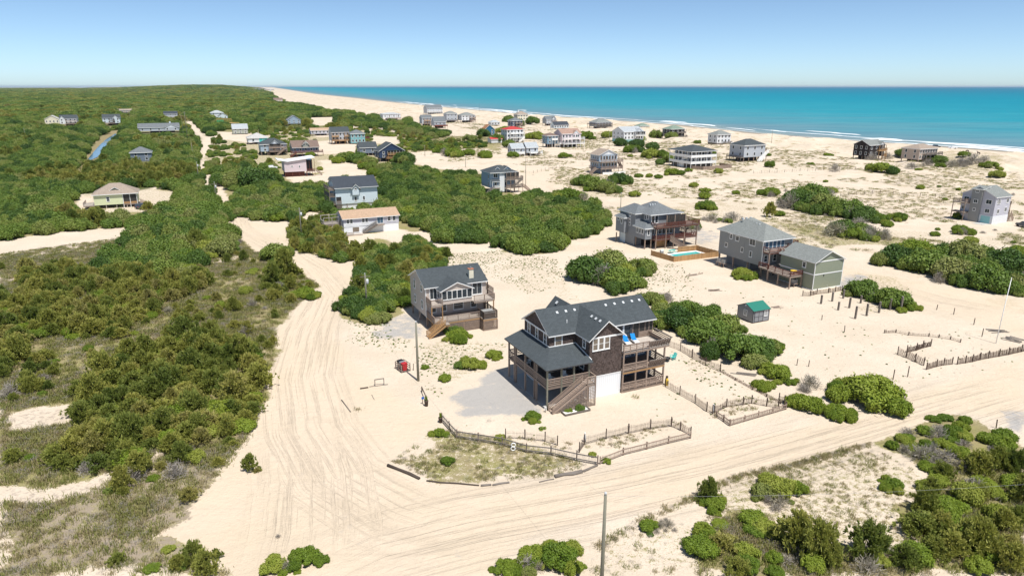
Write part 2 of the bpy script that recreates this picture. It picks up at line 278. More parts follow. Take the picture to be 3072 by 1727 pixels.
class Thing:
    def __init__(s, name, label, cat, loc, rot=TH, group=None):
        s.root = link(name, None, None, loc, (0, 0, rot)); s.root.empty_display_size = 0.3; tag(s.root, label, cat, group)
    def box(s, name, x0, x1, y0, y1, z0, z1, mat, parent=None):
        return link(name, cube(mat), parent or s.root, ((x0 + x1) / 2, (y0 + y1) / 2, (z0 + z1) / 2), (0, 0, 0), (abs(x1 - x0), abs(y1 - y0), abs(z1 - z0)))
    def bar(s, name, p, q, w, h, mat, parent=None):
        p = Vector(p); q = Vector(q); d = q - p; L = d.length
        return link(name, cube(mat), parent or s.root, (p + q) / 2, (0, -math.asin(max(-1, min(1, d.z / L))), math.atan2(d.y, d.x)), (L, w, h))
    def add(s, name, v, f, mats, fmat=None, uvs=None, parent=None, smooth_=False): return link(name, mesh(name, v, f, mats if isinstance(mats, list) else [mats], fmat, uvs, smooth_), parent or s.root)
    def window(s, face, a, z, off, w=0.9, h=1.3, cols=1, rows=2, pane='glass', trim=0.11, mat='trim_white', name='window'):
        """a: coordinate along the wall, z: centre height, off: wall plane coordinate"""
        loc = {'F': (a, off, z), 'B': (a, off, z), 'L': (off, a, z), 'R': (off, a, z)}[face]
        o = link(name, winmesh(w, h, cols, rows, trim, mat), s.root, loc, (0, 0, FACE[face]))
        link('pane', cube(pane), o, (0, -.015, 0), (0, 0, 0), (w, .03, h)); return o
    def gable(s, x0, x1, y0, y1, ze, zr, axis='x', ox=.35, oy=.4, mat='roof_slate', trim='trim_white', wall=None, t=.16, ends=(1, 1), name='roof', ov=None):
        if axis == 'y': x0, x1, y0, y1 = y0, y1, x0, x1
        ym = (y0 + y1) / 2; sl = (zr - ze) / (ym - y0); zl = ze - sl * oy
        a, b = x0 - (ox if ov is None else ov[0]), x1 + (ox if ov is None else ov[1])
        cs = [(y0 - oy, zl), (ym, zr), (y1 + oy, zl), (y1 + oy, zl - t), (ym, zr - t), (y0 - oy, zl - t)]
        sw = (lambda p: (p[1], p[0], p[2])) if axis == 'y' else (lambda p: p)
        v = [sw((x, y, z + t * .6)) for x in (a, b) for (y, z) in cs]
        f = [(0, 6, 7, 1), (1, 7, 8, 2), (2, 8, 9, 3), (3, 9, 10, 4), (4, 10, 11, 5), (5, 11, 6, 0), (0, 1, 4, 5), (1, 2, 3, 4), (6, 11, 10, 7), (7, 10, 9, 8)]
        L = math.hypot(ym - y0 + oy, zr - zl); q = [(0, 0), (b - a, 0), (b - a, L), (0, L)]
        uvs = [[(a, 0), (b, 0), (b, L), (a, L)], [(a, L), (b, L), (b, 0), (a, 0)]] + [[(0, 0)] * 4] * 8
        o = s.add(name, v, f, [mat, trim], [0, 0] + [1] * 8, uvs)
        if wall:
            for e, x in zip(ends, (x0, x1)):
                if not e: continue
                d = .16 if x == x0 else -.16
                v = [sw((xx, y, z)) for xx in (x, x + d) for (y, z) in ((y0 + .02, ze - .02), (y1 - .02, ze - .02), (ym, zr - .06))]
                s.add('gable_wall', v, [(0, 1, 2), (3, 5, 4), (0, 3, 4, 1), (1, 4, 5, 2), (2, 5, 3, 0)], wall)
        return o
    def hip(s, x0, x1, y0, y1, ze, zr, rl=None, mat='roof_slate', trim='trim_white', o=.5, t=.2, name='roof'):
        """rl: (ax,ay,bx,by) ridge ends; default hips at equal pitch"""
        X0, X1, Y0, Y1 = x0 - o, x1 + o, y0 - o, y1 + o; w, d = X1 - X0, Y1 - Y0
        if rl is None: rl = (X0 + d / 2, (Y0 + Y1) / 2, X1 - d / 2, (Y0 + Y1) / 2) if w > d + .1 else ((X0 + X1) / 2, Y0 + w / 2, (X0 + X1) / 2, Y1 - w / 2) if d > w + .1 else ((X0 + X1) / 2 - .05, (Y0 + Y1) / 2, (X0 + X1) / 2 + .05, (Y0 + Y1) / 2)
        ax, ay, bx, by = rl
        v = [(X0, Y0, ze), (X1, Y0, ze), (X1, Y1, ze), (X0, Y1, ze), (ax, ay, zr), (bx, by, zr), (X0, Y0, ze - t), (X1, Y0, ze - t), (X1, Y1, ze - t), (X0, Y1, ze - t)]
        if abs(bx - ax) >= abs(by - ay): f = [(0, 1, 5, 4), (1, 2, 5), (2, 3, 4, 5), (3, 0, 4)]
        else: f = [(0, 1, 4), (1, 2, 5, 4), (2, 3, 5), (3, 0, 4, 5)]
        uvs = []
        for q in f:
            p = [Vector(v[i]) for i in q]; e = (p[1] - p[0]).normalized(); n = (p[1] - p[0]).cross(p[2] - p[0]).normalized(); u = n.cross(e); uvs.append([((k - p[0]).dot(e), (k - p[0]).dot(u)) for k in p])
        k = [(0, 6, 7, 1), (1, 7, 8, 2), (2, 8, 9, 3), (3, 9, 6, 0), (6, 9, 8, 7)]
        return s.add(name, v, f + k, [mat, trim], [0] * 4 + [1] * 5, uvs + [[(0, 0)] * 4] * 5)
    def slope(s, name, quad, t, mat, trim='trim_white'):      # single roof plane of four points, thickness downwards
        p = [Vector(q) for q in quad]; lo = [q - Vector((0, 0, t)) for q in p]
        e = (p[1] - p[0]).normalized(); n = (p[1] - p[0]).cross(p[2] - p[0]).normalized(); u = n.cross(e)
        uv = [((k - p[0]).dot(e), (k - p[0]).dot(u)) for k in p]
        return s.add(name, p + lo, [(0, 1, 2, 3), (7, 6, 5, 4), (0, 4, 5, 1), (1, 5, 6, 2), (2, 6, 7, 3), (3, 7, 4, 0)], [mat, trim], [0] + [1] * 5, [uv] + [[(0, 0)] * 4] * 5)
    def rail(s, p, q, z, style='boards', mat='wood', h=1.0, n=4, step=2.2, posts=True, cap=True, z2=None):
        z2 = z if z2 is None else z2; p = Vector((*p, z)); q = Vector((*q, z2)); L = (q - p).length; H = Vector((0, 0, 1))
        if cap: s.bar('hand_rail', p + H * h, q + H * h, .13, .05, mat)
        if style == 'boards':
            for i in range(n): hh = .12 + (h - .12) * (i + .35) / n; s.bar('rail_board', p + H * hh, q + H * hh, .035, (h - .1) / n * .5, mat)
        elif style == 'balusters':
            s.bar('bottom_rail', p + H * .1, q + H * .1, .06, .06, mat)
            b = MB(); m = max(2, int(L / .17))
            for i in range(1, m): c = p.lerp(q, i / m); b.bar(c + H * .1, c + H * (h - .02), .04)
            o = b.build('balusters', mat, s.root); tag(o, kind='stuff')
        elif style == 'solid': s.bar('rail_panel', p + H * (h * .5 - .02), q + H * (h * .5 - .02), .06, h - .08, mat)
        if posts:
            m = max(1, round(L / step))
            for i in range(m + 1): c = p.lerp(q, i / m); s.box('rail_post', c.x - .05, c.x + .05, c.y - .052, c.y + .052, c.z, c.z + h - .03, mat)
    def stairs(s, top, bot, width, mat='wood', rail=True, step='step', style='boards', side=None):
        """straight flight between two centre points"""
        t = Vector(top); b = Vector(bot); d = b - t; hd = Vector((d.x, d.y, 0)).normalized(); n = Vector((-hd.y, hd.x, 0)); k = max(3, round(abs(d.z) / .19))
        for sgn in (-1, 1): s.bar('stringer', t + n * sgn * width / 2 - Vector((0, 0, .15)), b + n * sgn * width / 2 - Vector((0, 0, .02)), .06, .28, mat)
        for i in range(k):
            c = t.lerp(b, (i + .5) / k); s.bar(step, c + n * (width / 2 - .04), c - n * (width / 2 - .04), abs(Vector((d.x, d.y)).length) / k * .95, .045, mat)
        if rail:
            for sgn in (-1, 1):
                o = n * sgn * (width / 2 + .035); p = t + o; q = b + o
                s.bar('hand_rail', p + Vector((0, 0, .95)), q + Vector((0, 0, .95)), .1, .05, mat)
                if style == 'boards':
                    for hh in (.3, .52, .74): s.bar('rail_board', p + Vector((0, 0, hh)), q + Vector((0, 0, hh)), .035, .12, mat)
                else:
                    bb = MB(); m = max(3, int(d.length / .2))
                    for i in range(m): c = p.lerp(q, i / m); bb.bar(c, c + Vector((0, 0, .93)), .04)
                    tag(bb.build('balusters', mat, s.root), kind='stuff')
                s.box('rail_post', q.x - .06, q.x + .06, q.y - .06, q.y + .06, q.z - .2, q.z + 1.02, mat)
    def lattice(s, name, p, q, z0, z1, mat='wood', step=.2, z1b=None):     # crossed laths on a frame
        p = Vector((*p, 0)); q = Vector((*q, 0)); L = (q - p).length; m = int(L / step); b = MB(); z1b = z1 if z1b is None else z1b
        for i in range(m + 1):
            c = p.lerp(q, i / m); zt = z1 + (z1b - z1) * i / m
            if zt - z0 > .1: b.bar((c.x, c.y, z0), (c.x, c.y, zt), .07, .02)
        r = int((max(z1, z1b) - z0) / step)
        for j in range(r + 1):
            z = z0 + j * step
            if abs(z1b - z1) < .01: a0, a1 = 0, 1
            else:
                k = (z - z1) / (z1b - z1); a0, a1 = (max(0, k), 1) if z1b > z1 else (0, min(1, k))
            if a1 - a0 > .03: b.bar(tuple(p.lerp(q, a0) + Vector((0, 0, z))), tuple(p.lerp(q, a1) + Vector((0, 0, z))), .02, .07)
        return tag(b.build(name, mat, s.root), kind='stuff')
    def cyl(s, name, p, q, r, mat, n=10, r2=None, parent=None):
        v, f = tube([p, q], [r, r if r2 is None else r2], n); return s.add(name, v, f, mat, parent=parent, smooth_=False)
    def deck(s, x0, x1, y0, y1, z, mat='deck', beam='wood', t=.06):
        s.box('deck_floor', x0, x1, y0, y1, z - t, z, mat)
        s.box('deck_beam', x0 + .03, x1 - .03, y0 + .03, y0 + .09, z - t - .24, z - t - .003, beam); s.box('deck_beam', x0 + .03, x1 - .03, y1 - .09, y1 - .03, z - t - .24, z - t - .003, beam)
        s.box('deck_beam', x0 + .03, x0 + .09, y0 + .1, y1 - .1, z - t - .238, z - t - .003, beam); s.box('deck_beam', x1 - .09, x1 - .03, y0 + .1, y1 - .1, z - t - .238, z - t - .003, beam)
    def post(s, x, y, z0, z1, mat='wood', w=.2, name='pile'): return s.box(name, x - w / 2, x + w / 2, y - w / 2, y + w / 2, z0, z1, mat)
# ---------------------------------------------------------------- generic beach houses: lot survey (photo bounds -> plan and height)
def fit(xl, xr, yt, yb, k, th=TH):
    cx = (xl + xr) / 2; g = G(cx, yb); w = 10.0; c = Vector((g[0], g[1] + 5))
    ct, st = math.cos(th), math.sin(th)
    for _ in range(14):
        d = w * k; P = [(c.x + ct * a - st * b, c.y + st * a + ct * b) for a in (-w / 2, w / 2) for b in (-d / 2, d / 2)]
        px = [project(p[0], p[1], 0) for p in P]; xs = [p[0] * SD for p in px]; ys = [p[1] * SD for p in px]
        w *= (xr - xl) / (max(xs) - min(xs)); m = max(ys)
        cp = project(c.x, c.y, 0); g2 = G(cp[0] * SD + cx - (min(xs) + max(xs)) / 2, cp[1] * SD + (yb - m)); c = Vector(g2)
    d = w * k; lo, hi = 0.5, 30
    for _ in range(30):
        h = (lo + hi) / 2
        if project(c.x, c.y, h)[1] * SD > yt: lo = h
        else: hi = h
    return c.x, c.y, w, d, lo
HS = []
def H_(label, box, k=.8, n=2, st=1.5, roof='hip', pitch=.5, wall='side_grey', rf='roof_slate', **kw): HS.append((label, box, k, n, st, roof, pitch, wall, rf, kw))
# decks: (side, level, depth, from, to, rail style, material)
H_('cream cottage with gabled roof joined beside a taller white house in the far woods', (136, 184, 346, 375), .8, 1, 1, 'gy', .55, 'side_cream', 'roof_pale', win=(4, 2, 2))
H_('three storey white house with blue-grey roof and dark porches beside a cream cottage', (182, 238, 345, 379), .7, 2, 2.2, 'gx', .6, 'side_white', 'roof_slate', win=(4, 2, 2), decks=[('F', 0, 2, .35, 1, 'boards', 'wood'), ('F', 1, 2, .35, 1, 'boards', 'wood')], xg=.15)
H_('white stilt house with blue-grey roof and brick-coloured lower porch in the far woods', (310, 365, 343, 377), .7, 2, 2.2, 'gx', .6, 'side_paleblue', 'roof_slate', win=(4, 2, 2), decks=[('F', 0, 2, 0, .7, 'boards', 'wood'), ('F', 1, 2, .4, .7, 'boards', 'wood_dark')], xg=.75)
H_('long tan roof of a house almost buried in the far trees', (352, 398, 327, 340), .5, 1, 1, 'gx', .35, 'side_tan', 'roof_tan', win=(4, 1, 1))
H_('long low grey-roofed house with pale blue chimney among the oaks', (416, 540, 370, 400), .4, 1, 1.5, 'gx', .5, 'side_midgrey', 'roof_grey', win=(5, 1, 2), chim=('side_paleblue', .78, .0), xg=.8)
H_('small dark-trimmed white house with deck at the edge of the far woods', (493, 534, 334, 357), .7, 2, 1.5, 'gx', .5, 'side_midgrey', 'roof_dark', win=(3, 2, 2), decks=[('F', 0, 2.2, 0, 1, 'balusters', 'wood')])
H_('tall white house with pale metal hip roof at the head of the sand lane', (632, 672, 331, 356), .8, 2, 1.5, 'hip', .45, 'side_white', 'roof_lightgrey', win=(2, 2, 2))
H_('pale blue gabled cottage in front of a white house with pale metal roof', (655, 684, 339, 360), .8, 1, 1.2, 'gy', .6, 'side_paleblue', 'roof_slate', win=(2, 2, 1))
H_('pale grey gambrel house with dormer windows behind dense oaks', (697, 745, 372, 404), .8, 2, .6, 'gx', 1.2, 'side_sage', 'roof_lightgrey', win=(3, 2, 2), deckz=1)
H_('blue gabled house on dark piles with wraparound deck in open scrub', (859, 903, 346, 378), .8, 2, 2.4, 'gy', .7, 'side_bluegrey', 'roof_grey', win=(3, 2, 2), decks=[('R', 0, 2.2, 0, 1, 'boards', 'wood_dark'), ('R', 1, 2.2, 0, 1, 'boards', 'wood_dark')])
H_('slate blue and white two storey house with grey hip roof deep in the woods', (394, 459, 440, 486), .9, 2, .3, 'hip', .55, 'side_slate', 'roof_grey', win=(2, 2, 2), lowwall='side_white', decks=[('L', 0, 2, 0, .6, 'boards', 'wood_new')])
H_('pale octagonal-roofed house with bright turquoise wall patch in oak thicket', (741, 806, 398, 434), 1.0, 1, 1.4, 'hip', .85, 'side_white', 'roof_pale', win=(2, 2, 2), patch='turquoise')
H_('blue-grey house with small roof gables and zigzag outside stairs beside a pale octagonal roof', (778, 862, 414, 467), .8, 2, 2.2, 'hip', .5, 'side_bluegrey', 'roof_slate', win=(3, 2, 2), decks=[('F', 0, 2.5, .3, 1, 'boards', 'wood'), ('F', 1, 2.2, .3, 1, 'boards', 'wood')], stairs=1, xg=.55, screen=(1, .35, .75))
H_('low cottage with orange-tan roof and pale walls beside a house with orange decks', (929, 989, 384, 408), .5, 1, 1.8, 'gx', .4, 'side_lilac', 'roof_orange', win=(5, 1, 1), trimw=1)
H_('three storey house with slate roof and stacked orange wooden decks', (988, 1050, 381, 433), .8, 2, 2.4, 'gx', .6, 'side_midgrey', 'roof_slate', win=(5, 2, 2), decks=[('F', 0, 1.8, 0, 1, 'boards', 'wood_new'), ('F', 1, 1.8, 0, .4, 'boards', 'wood_new'), ('F', 1, 1.8, .7, 1, 'boards', 'wood_new')])
H_('teal house with grey hip roof and timber side deck next to stacked orange decks', (1046, 1096, 389, 433), .9, 2, .6, 'hip', .5, 'side_teal', 'roof_grey', win=(4, 2, 2), decks=[('R', 1, 3.2, 0, .8, 'boards', 'wood_red'), ('R', 0, 3.2, 0, .8, 'boards', 'wood')])
H_('low navy house with grey gabled roof and two white-trimmed front windows', (1072, 1132, 426, 468), .7, 1, 1.4, 'gx', .7, 'side_slate', 'roof_slate', win=(2, 2, 1), big=1)
H_('navy house with twin front gables, screened porch and new yellow timber stairs', (1124, 1214, 427, 486), .8, 2, 2.0, 'gy', .55, 'side_navy', 'roof_slate', win=(3, 2, 2), decks=[('F', 0, 2.6, .25, .85, 'boards', 'wood_new'), ('F', 1, 2.2, .3, 1.15, 'boards', 'wood_new')], stairs=1, stmat='wood_new', screen=(1, .3, .9))
H_('flat-looking pale beach cottage with long timber deck on open dunes', (1141, 1202, 338, 361), .6, 1, 2.0, 'hip', .2, 'side_white', 'roof_lightgrey', win=(4, 2, 2), decks=[('F', 0, 3, .2, 1, 'boards', 'wood')])
H_('large grey many-windowed house in the dunes behind a cluster of roofs', (1271, 1328, 320, 348), .7, 3, 1.0, 'gx', .5, 'side_midgrey', 'roof_grey', win=(6, 3, 2), decks=[('F', 1, 1.5, 0, 1, 'boards', 'white')])
H_('light grey three storey house with brown porch openings at the edge of a roof cluster', (1259, 1297, 345, 379), .8, 2, 2.4, 'gx', .6, 'side_midgrey', 'roof_grey', win=(3, 2, 2), decks=[('F', 0, 1.5, .2, 1, 'boards', 'wood'), ('F', 1, 1.5, .2, .8, 'boards', 'wood_new')])
H_('grey cottage with steep plain roof over a red-brown lower deck', (1294, 1338, 350, 385), .8, 1, 2.6, 'gx', .95, 'side_midgrey', 'roof_grey', win=(3, 1, 1), decks=[('F', 0, 2, 0, 1.1, 'solid', 'wood_red')])
H_('grey house with pale hip roofs and dark stair between two roof clusters', (1331, 1372, 333, 368), .8, 2, 2, 'hip', .5, 'side_midgrey', 'roof_greengrey', win=(3, 2, 2), decks=[('F', 0, 2, 0, 1, 'boards', 'wood_dark')])
H_('white house with tall blank central wall and timber decks near the surf', (1373, 1426, 337, 368), .8, 2, 2.2, 'hip', .45, 'side_white', 'roof_greengrey', win=(4, 2, 2), decks=[('F', 0, 2, .55, 1, 'boards', 'wood'), ('F', 1, 2, .55, 1, 'boards', 'wood')], stairs=1)
H_('bright cobalt blue house with curved-looking tan roof and orange ramps', (1444, 1484, 374, 409), .8, 2, .8, 'gy', .75, 'side_cobalt', 'roof_rust', win=(2, 1, 2), decks=[('R', 0, 2.5, 0, 1, 'boards', 'wood_new')])
H_('tall white house with small red roof and long diagonal white stair', (1503, 1570, 379, 428), .8, 3, .6, 'hip', .35, 'side_white', 'roof_red', win=(5, 3, 2), decks=[('F', 1, 2, .15, 1, 'balusters', 'white'), ('F', 2, 2, .15, 1, 'balusters', 'white')], stairs=1, stmat='white')
H_('low white garage with red roof beside a tall white house', (1463, 1506, 412, 430), .8, 1, .2, 'gx', .3, 'side_white', 'roof_red', win=(0, 0, 0))
H_('low white cottage with grey hip roof and dark windows behind a cobalt house', (1465, 1500, 360, 378), .8, 1, 1, 'hip', .5, 'side_white', 'roof_lightgrey', win=(3, 1, 1))
H_('deep blue house with grey hip roof and brown timber stair facing a beige tower house', (1523, 1566, 353, 386), .9, 2, 2, 'hip', .5, 'side_navy', 'roof_grey', win=(3, 2, 2), decks=[('F', 0, 2.4, .3, 1.2, 'boards', 'wood'), ('F', 1, 2.2, .3, 1, 'boards', 'wood')], stairs=1)
H_('beige many-windowed house with two chimneys facing the sea', (1541, 1584, 334, 371), .8, 3, .5, 'hip', .6, 'side_cream', 'roof_tan', win=(4, 3, 2), chim=('side_white', .25, 0), low=1)
H_('grey gabled beach house with open dark porch above the beach', (1627, 1668, 349, 378), .8, 2, 2, 'gx', .6, 'side_midgrey', 'roof_grey', win=(2, 2, 2), xg=.7, decks=[('F', 0, 1.8, .5, 1, 'boards', 'wood'), ('F', 1, 1.8, .5, 1, 'boards', 'wood')])
H_('low pale house with charcoal gabled roof behind a terracotta-roofed house', (1651, 1706, 365, 390), .5, 1, 1.5, 'gx', .7, 'side_paleblue', 'roof_dark', win=(6, 1, 1))
H_('teal wing with brown hip roof attached to a house with long white porches', (1627, 1672, 398, 443), .9, 2, 2.2, 'hip', .45, 'side_blue', 'roof_brown', win=(2, 2, 2), decks=[('F', 1, 1, .4, 1, 'solid', 'white')])
H_('terracotta-roofed house with three tiers of white porches', (1662, 1742, 386, 443), .75, 2, 2.4, 'gx', .5, 'side_pink', 'roof_pinkbrown', win=(6, 2, 2), decks=[('F', 0, 2.2, 0, 1.1, 'balusters', 'white'), ('F', 1, 2.2, 0, 1.1, 'balusters', 'white'), ('L', 0, 1.5, 0, .6, 'balusters', 'white')], xg=.72)
H_('pale grey duplex on stilts with two plain gabled roofs and white carport car', (1523, 1572, 430, 470), .7, 1, 2.6, 'gx', .75, 'side_midgrey', 'roof_lightgrey', win=(2, 2, 1), decks=[('F', 0, 1.4, .2, 1, 'solid', 'white')])
H_('pale grey cottage with aqua deck chairs adjoining a stilted grey duplex', (1566, 1614, 427, 468), .8, 1, 2.4, 'gx', .75, 'side_midgrey', 'roof_lightgrey', win=(2, 2, 1), decks=[('F', 0, 2.4, .2, 1.25, 'balusters', 'white')], stairs=1, stmat='wood_grey')
H_('grey round-cornered beachfront house with widow walk and blue lower porches', (1767, 1834, 356, 388), .8, 2, 1.8, 'hip', .5, 'side_midgrey', 'roof_greengrey', win=(5, 2, 2), decks=[('F', 0, 2, 0, 1, 'boards', 'wood_grey'), ('F', 1, 2, 0, 1, 'boards', 'wood_grey'), ('L', 1, 2, 0, 1, 'boards', 'wood_grey')])
H_('big white house with white screened porch and turquoise pool fence', (1836, 1930, 380, 429), .9, 2, 2.2, 'gx', .4, 'side_white', 'roof_lightgrey', win=(6, 3, 2), xg=.75, screen=(1, .5, 1), lowwall='side_aqua', decks=[('F', 1, 1.8, .5, 1, 'balusters', 'white')])
H_('low green-roofed house hidden behind windswept dune shrubs', (1903, 1948, 372, 392), .8, 1, 1, 'hip', .6, 'side_sage', 'roof_green', win=(3, 1, 1))
H_('near-black shingled house with green hip roof beyond dark shrubs', (1986, 2052, 377, 420), .8, 2, 2.0, 'hip', .45, 'cedar_black', 'roof_green', win=(3, 3, 2), decks=[('F', 0, 2.5, .4, 1.1, 'boards', 'wood_grey'), ('F', 1, 2, .4, 1, 'boards', 'wood_grey')])
H_('white gabled house with green-grey roof, slide stair and red pool fence on the dunes', (2122, 2190, 391, 439), .8, 2, 2.0, 'hip', .5, 'side_white', 'roof_greengrey', win=(4, 2, 2), lowwall='wood_grey', decks=[('F', 0, 2.2, .45, 1, 'boards', 'wood_grey')], stairs=1, stmat='white')
H_('grey house with slate hip roof, entry gable and twin white stairs on open sand', (2186, 2292, 416, 486), .75, 2, 2.3, 'hip', .5, 'side_midgrey', 'roof_slate', win=(3, 2, 2), decks=[('L', 0, 2, 0, 1, 'balusters', 'wood_grey'), ('R', 1, 1.5, 0, 1, 'boards', 'wood'), ('R', 0, 1.5, 0, 1, 'boards', 'wood')], stairs=2, stmat='white', blankF=1)
H_('near-black three storey shingled house with white windows above the beach', (2556, 2648, 420, 483), .8, 2, 2.2, 'gx', .45, 'cedar_black', 'roof_greengrey', win=(3, 3, 2), decks=[('R', 0, 2.6, 0, 1, 'boards', 'wood_new'), ('R', 1, 2.6, 0, 1, 'boards', 'wood_new'), ('F', 1, 1.6, .45, .9, 'boards', 'wood_new')], xg=.8)
H_('sprawling tan beach house with brown hip roof and two long decks', (2700, 2806, 432, 493), .7, 2, 2.0, 'hip', .4, 'side_tan', 'roof_tan', win=(7, 2, 2), decks=[('F', 0, 2.2, .2, 1.1, 'balusters', 'wood_grey'), ('F', 1, 2.2, .2, 1.1, 'balusters', 'wood_grey')])
H_('lone dark brown house with broad roof far off in the open dunes', (820, 849, 294, 309), .7, 1, 1.5, 'gx', .6, 'side_tan', 'roof_brown', win=(3, 1, 1))
HF = [fit(*h[1], h[2]) for h in HS]
for f in HF: FLAT.append((f[0], f[1], max(f[2], f[3]) * .8))
for p in ((5, 84, 20), (-9, 109, 16), (55, 140, 24), (38, 165, 24), (-38, 184, 16), (-52, 224, 16), (41, 110, 6), (139, 200, 12), (89, 342, 20)): FLAT.append(p)
for (x0, x1, y0, y1) in ((1760, 1860, 447, 524), (1443, 1548, 492, 578), (261, 427, 562, 633), (833, 953, 468, 533), (866, 968, 420, 473)): g = G((x0 + x1) / 2, y1 - 6); FLAT.append((g[0], g[1] + 6, 14))
# ---------------------------------------------------------------- land cover zones (display pixels of the survey photo, projected to the ground)
ROAD = [(545, 470), (560, 470), (575, 540), (640, 560), (720, 565), (735, 600), (745, 640), (860, 665), (905, 670), (890, 720), (845, 790), (845, 840), (880, 900), (1000, 1000), (1110, 1050), (975, 1165), (1060, 1215), (1300, 1222), (1500, 1195), (1750, 1125), (2100, 1060), (2576, 900), (2576, 1060), (2400, 1035), (2200, 1110), (2000, 1160), (1850, 1190), (1700, 1270), (1540, 1300), (1330, 1340), (1230, 1448), (600, 1448), (540, 1400), (370, 1360), (440, 1310), (530, 1220), (580, 1150), (625, 1100), (640, 1070), (668, 1000), (662, 950), (692, 900), (692, 830), (750, 770), (815, 740), (800, 715), (720, 650), (640, 635), (600, 600), (560, 560), (540, 510)]
LANE = [(470, 300), (500, 315), (528, 350), (508, 400), (522, 450), (560, 475), (545, 480), (505, 445), (492, 390), (504, 350), (470, 325)]
SANDS = [[(40, 600), (200, 578), (340, 592), (250, 645), (180, 640), (70, 655), (0, 665), (0, 645)], [(0, 690), (60, 690), (40, 740), (0, 730)],
         [(20, 1040), (110, 1020), (190, 1010), (185, 1060), (110, 1075), (25, 1085)], [(0, 1220), (60, 1215), (110, 1230), (230, 1200), (330, 1175), (400, 1135), (440, 1125), (400, 1160), (300, 1200), (130, 1270), (0, 1260)],
         [(700, 440), (800, 440), (830, 425), (960, 430), (940, 440), (820, 460), (740, 460)], [(796, 357), (868, 350), (900, 372), (880, 385), (800, 388)], [(810, 404), (880, 400), (910, 420), (890, 438), (815, 440)], [(1020, 385), (1110, 378), (1210, 372), (1270, 385), (1300, 400), (1500, 420), (1500, 460), (1290, 480), (1250, 435), (1100, 425), (1030, 410)], [(935, 343), (1003, 345), (1010, 362), (940, 360)], [(770, 296), (835, 296), (850, 312), (790, 318)], [(800, 335), (870, 330), (880, 342), (800, 345)],
         [(540, 330), (620, 335), (690, 345), (640, 360), (560, 350)], [(190, 490), (240, 500), (220, 530), (180, 540)],
         [(930, 590), (1000, 575), (1060, 600), (990, 612)], [(1090, 590), (1130, 600), (1060, 615)], [(380, 640), (430, 615), (440, 630), (400, 645)], [(530, 650), (590, 640), (560, 670), (520, 680)]]
BUILDLOT = [[(215, 485), (370, 470), (460, 485), (440, 530), (225, 540)], [(320, 365), (395, 365), (395, 408), (320, 408)], [(700, 395), (830, 395), (830, 455), (700, 455)], [(820, 440), (960, 430), (960, 540), (820, 545)], [(815, 520), (1020, 500), (1020, 610), (860, 610)], [(1190, 405), (1330, 405), (1330, 500), (1190, 495)]]
CANAL_N = [(346, 401), (322, 416), (299, 436), (278, 460), (259, 484), (275, 480), (294, 471), (306, 455), (318, 439), (332, 420), (350, 404)]
CANAL = [(x / SD, y / SD) for x, y in CANAL_N]
BANK = [(x / SD, y / SD) for x, y in [(365, 390), (318, 396), (286, 425), (262, 455), (240, 490), (215, 520), (240, 520), (262, 488), (296, 474), (322, 440), (356, 406)]]
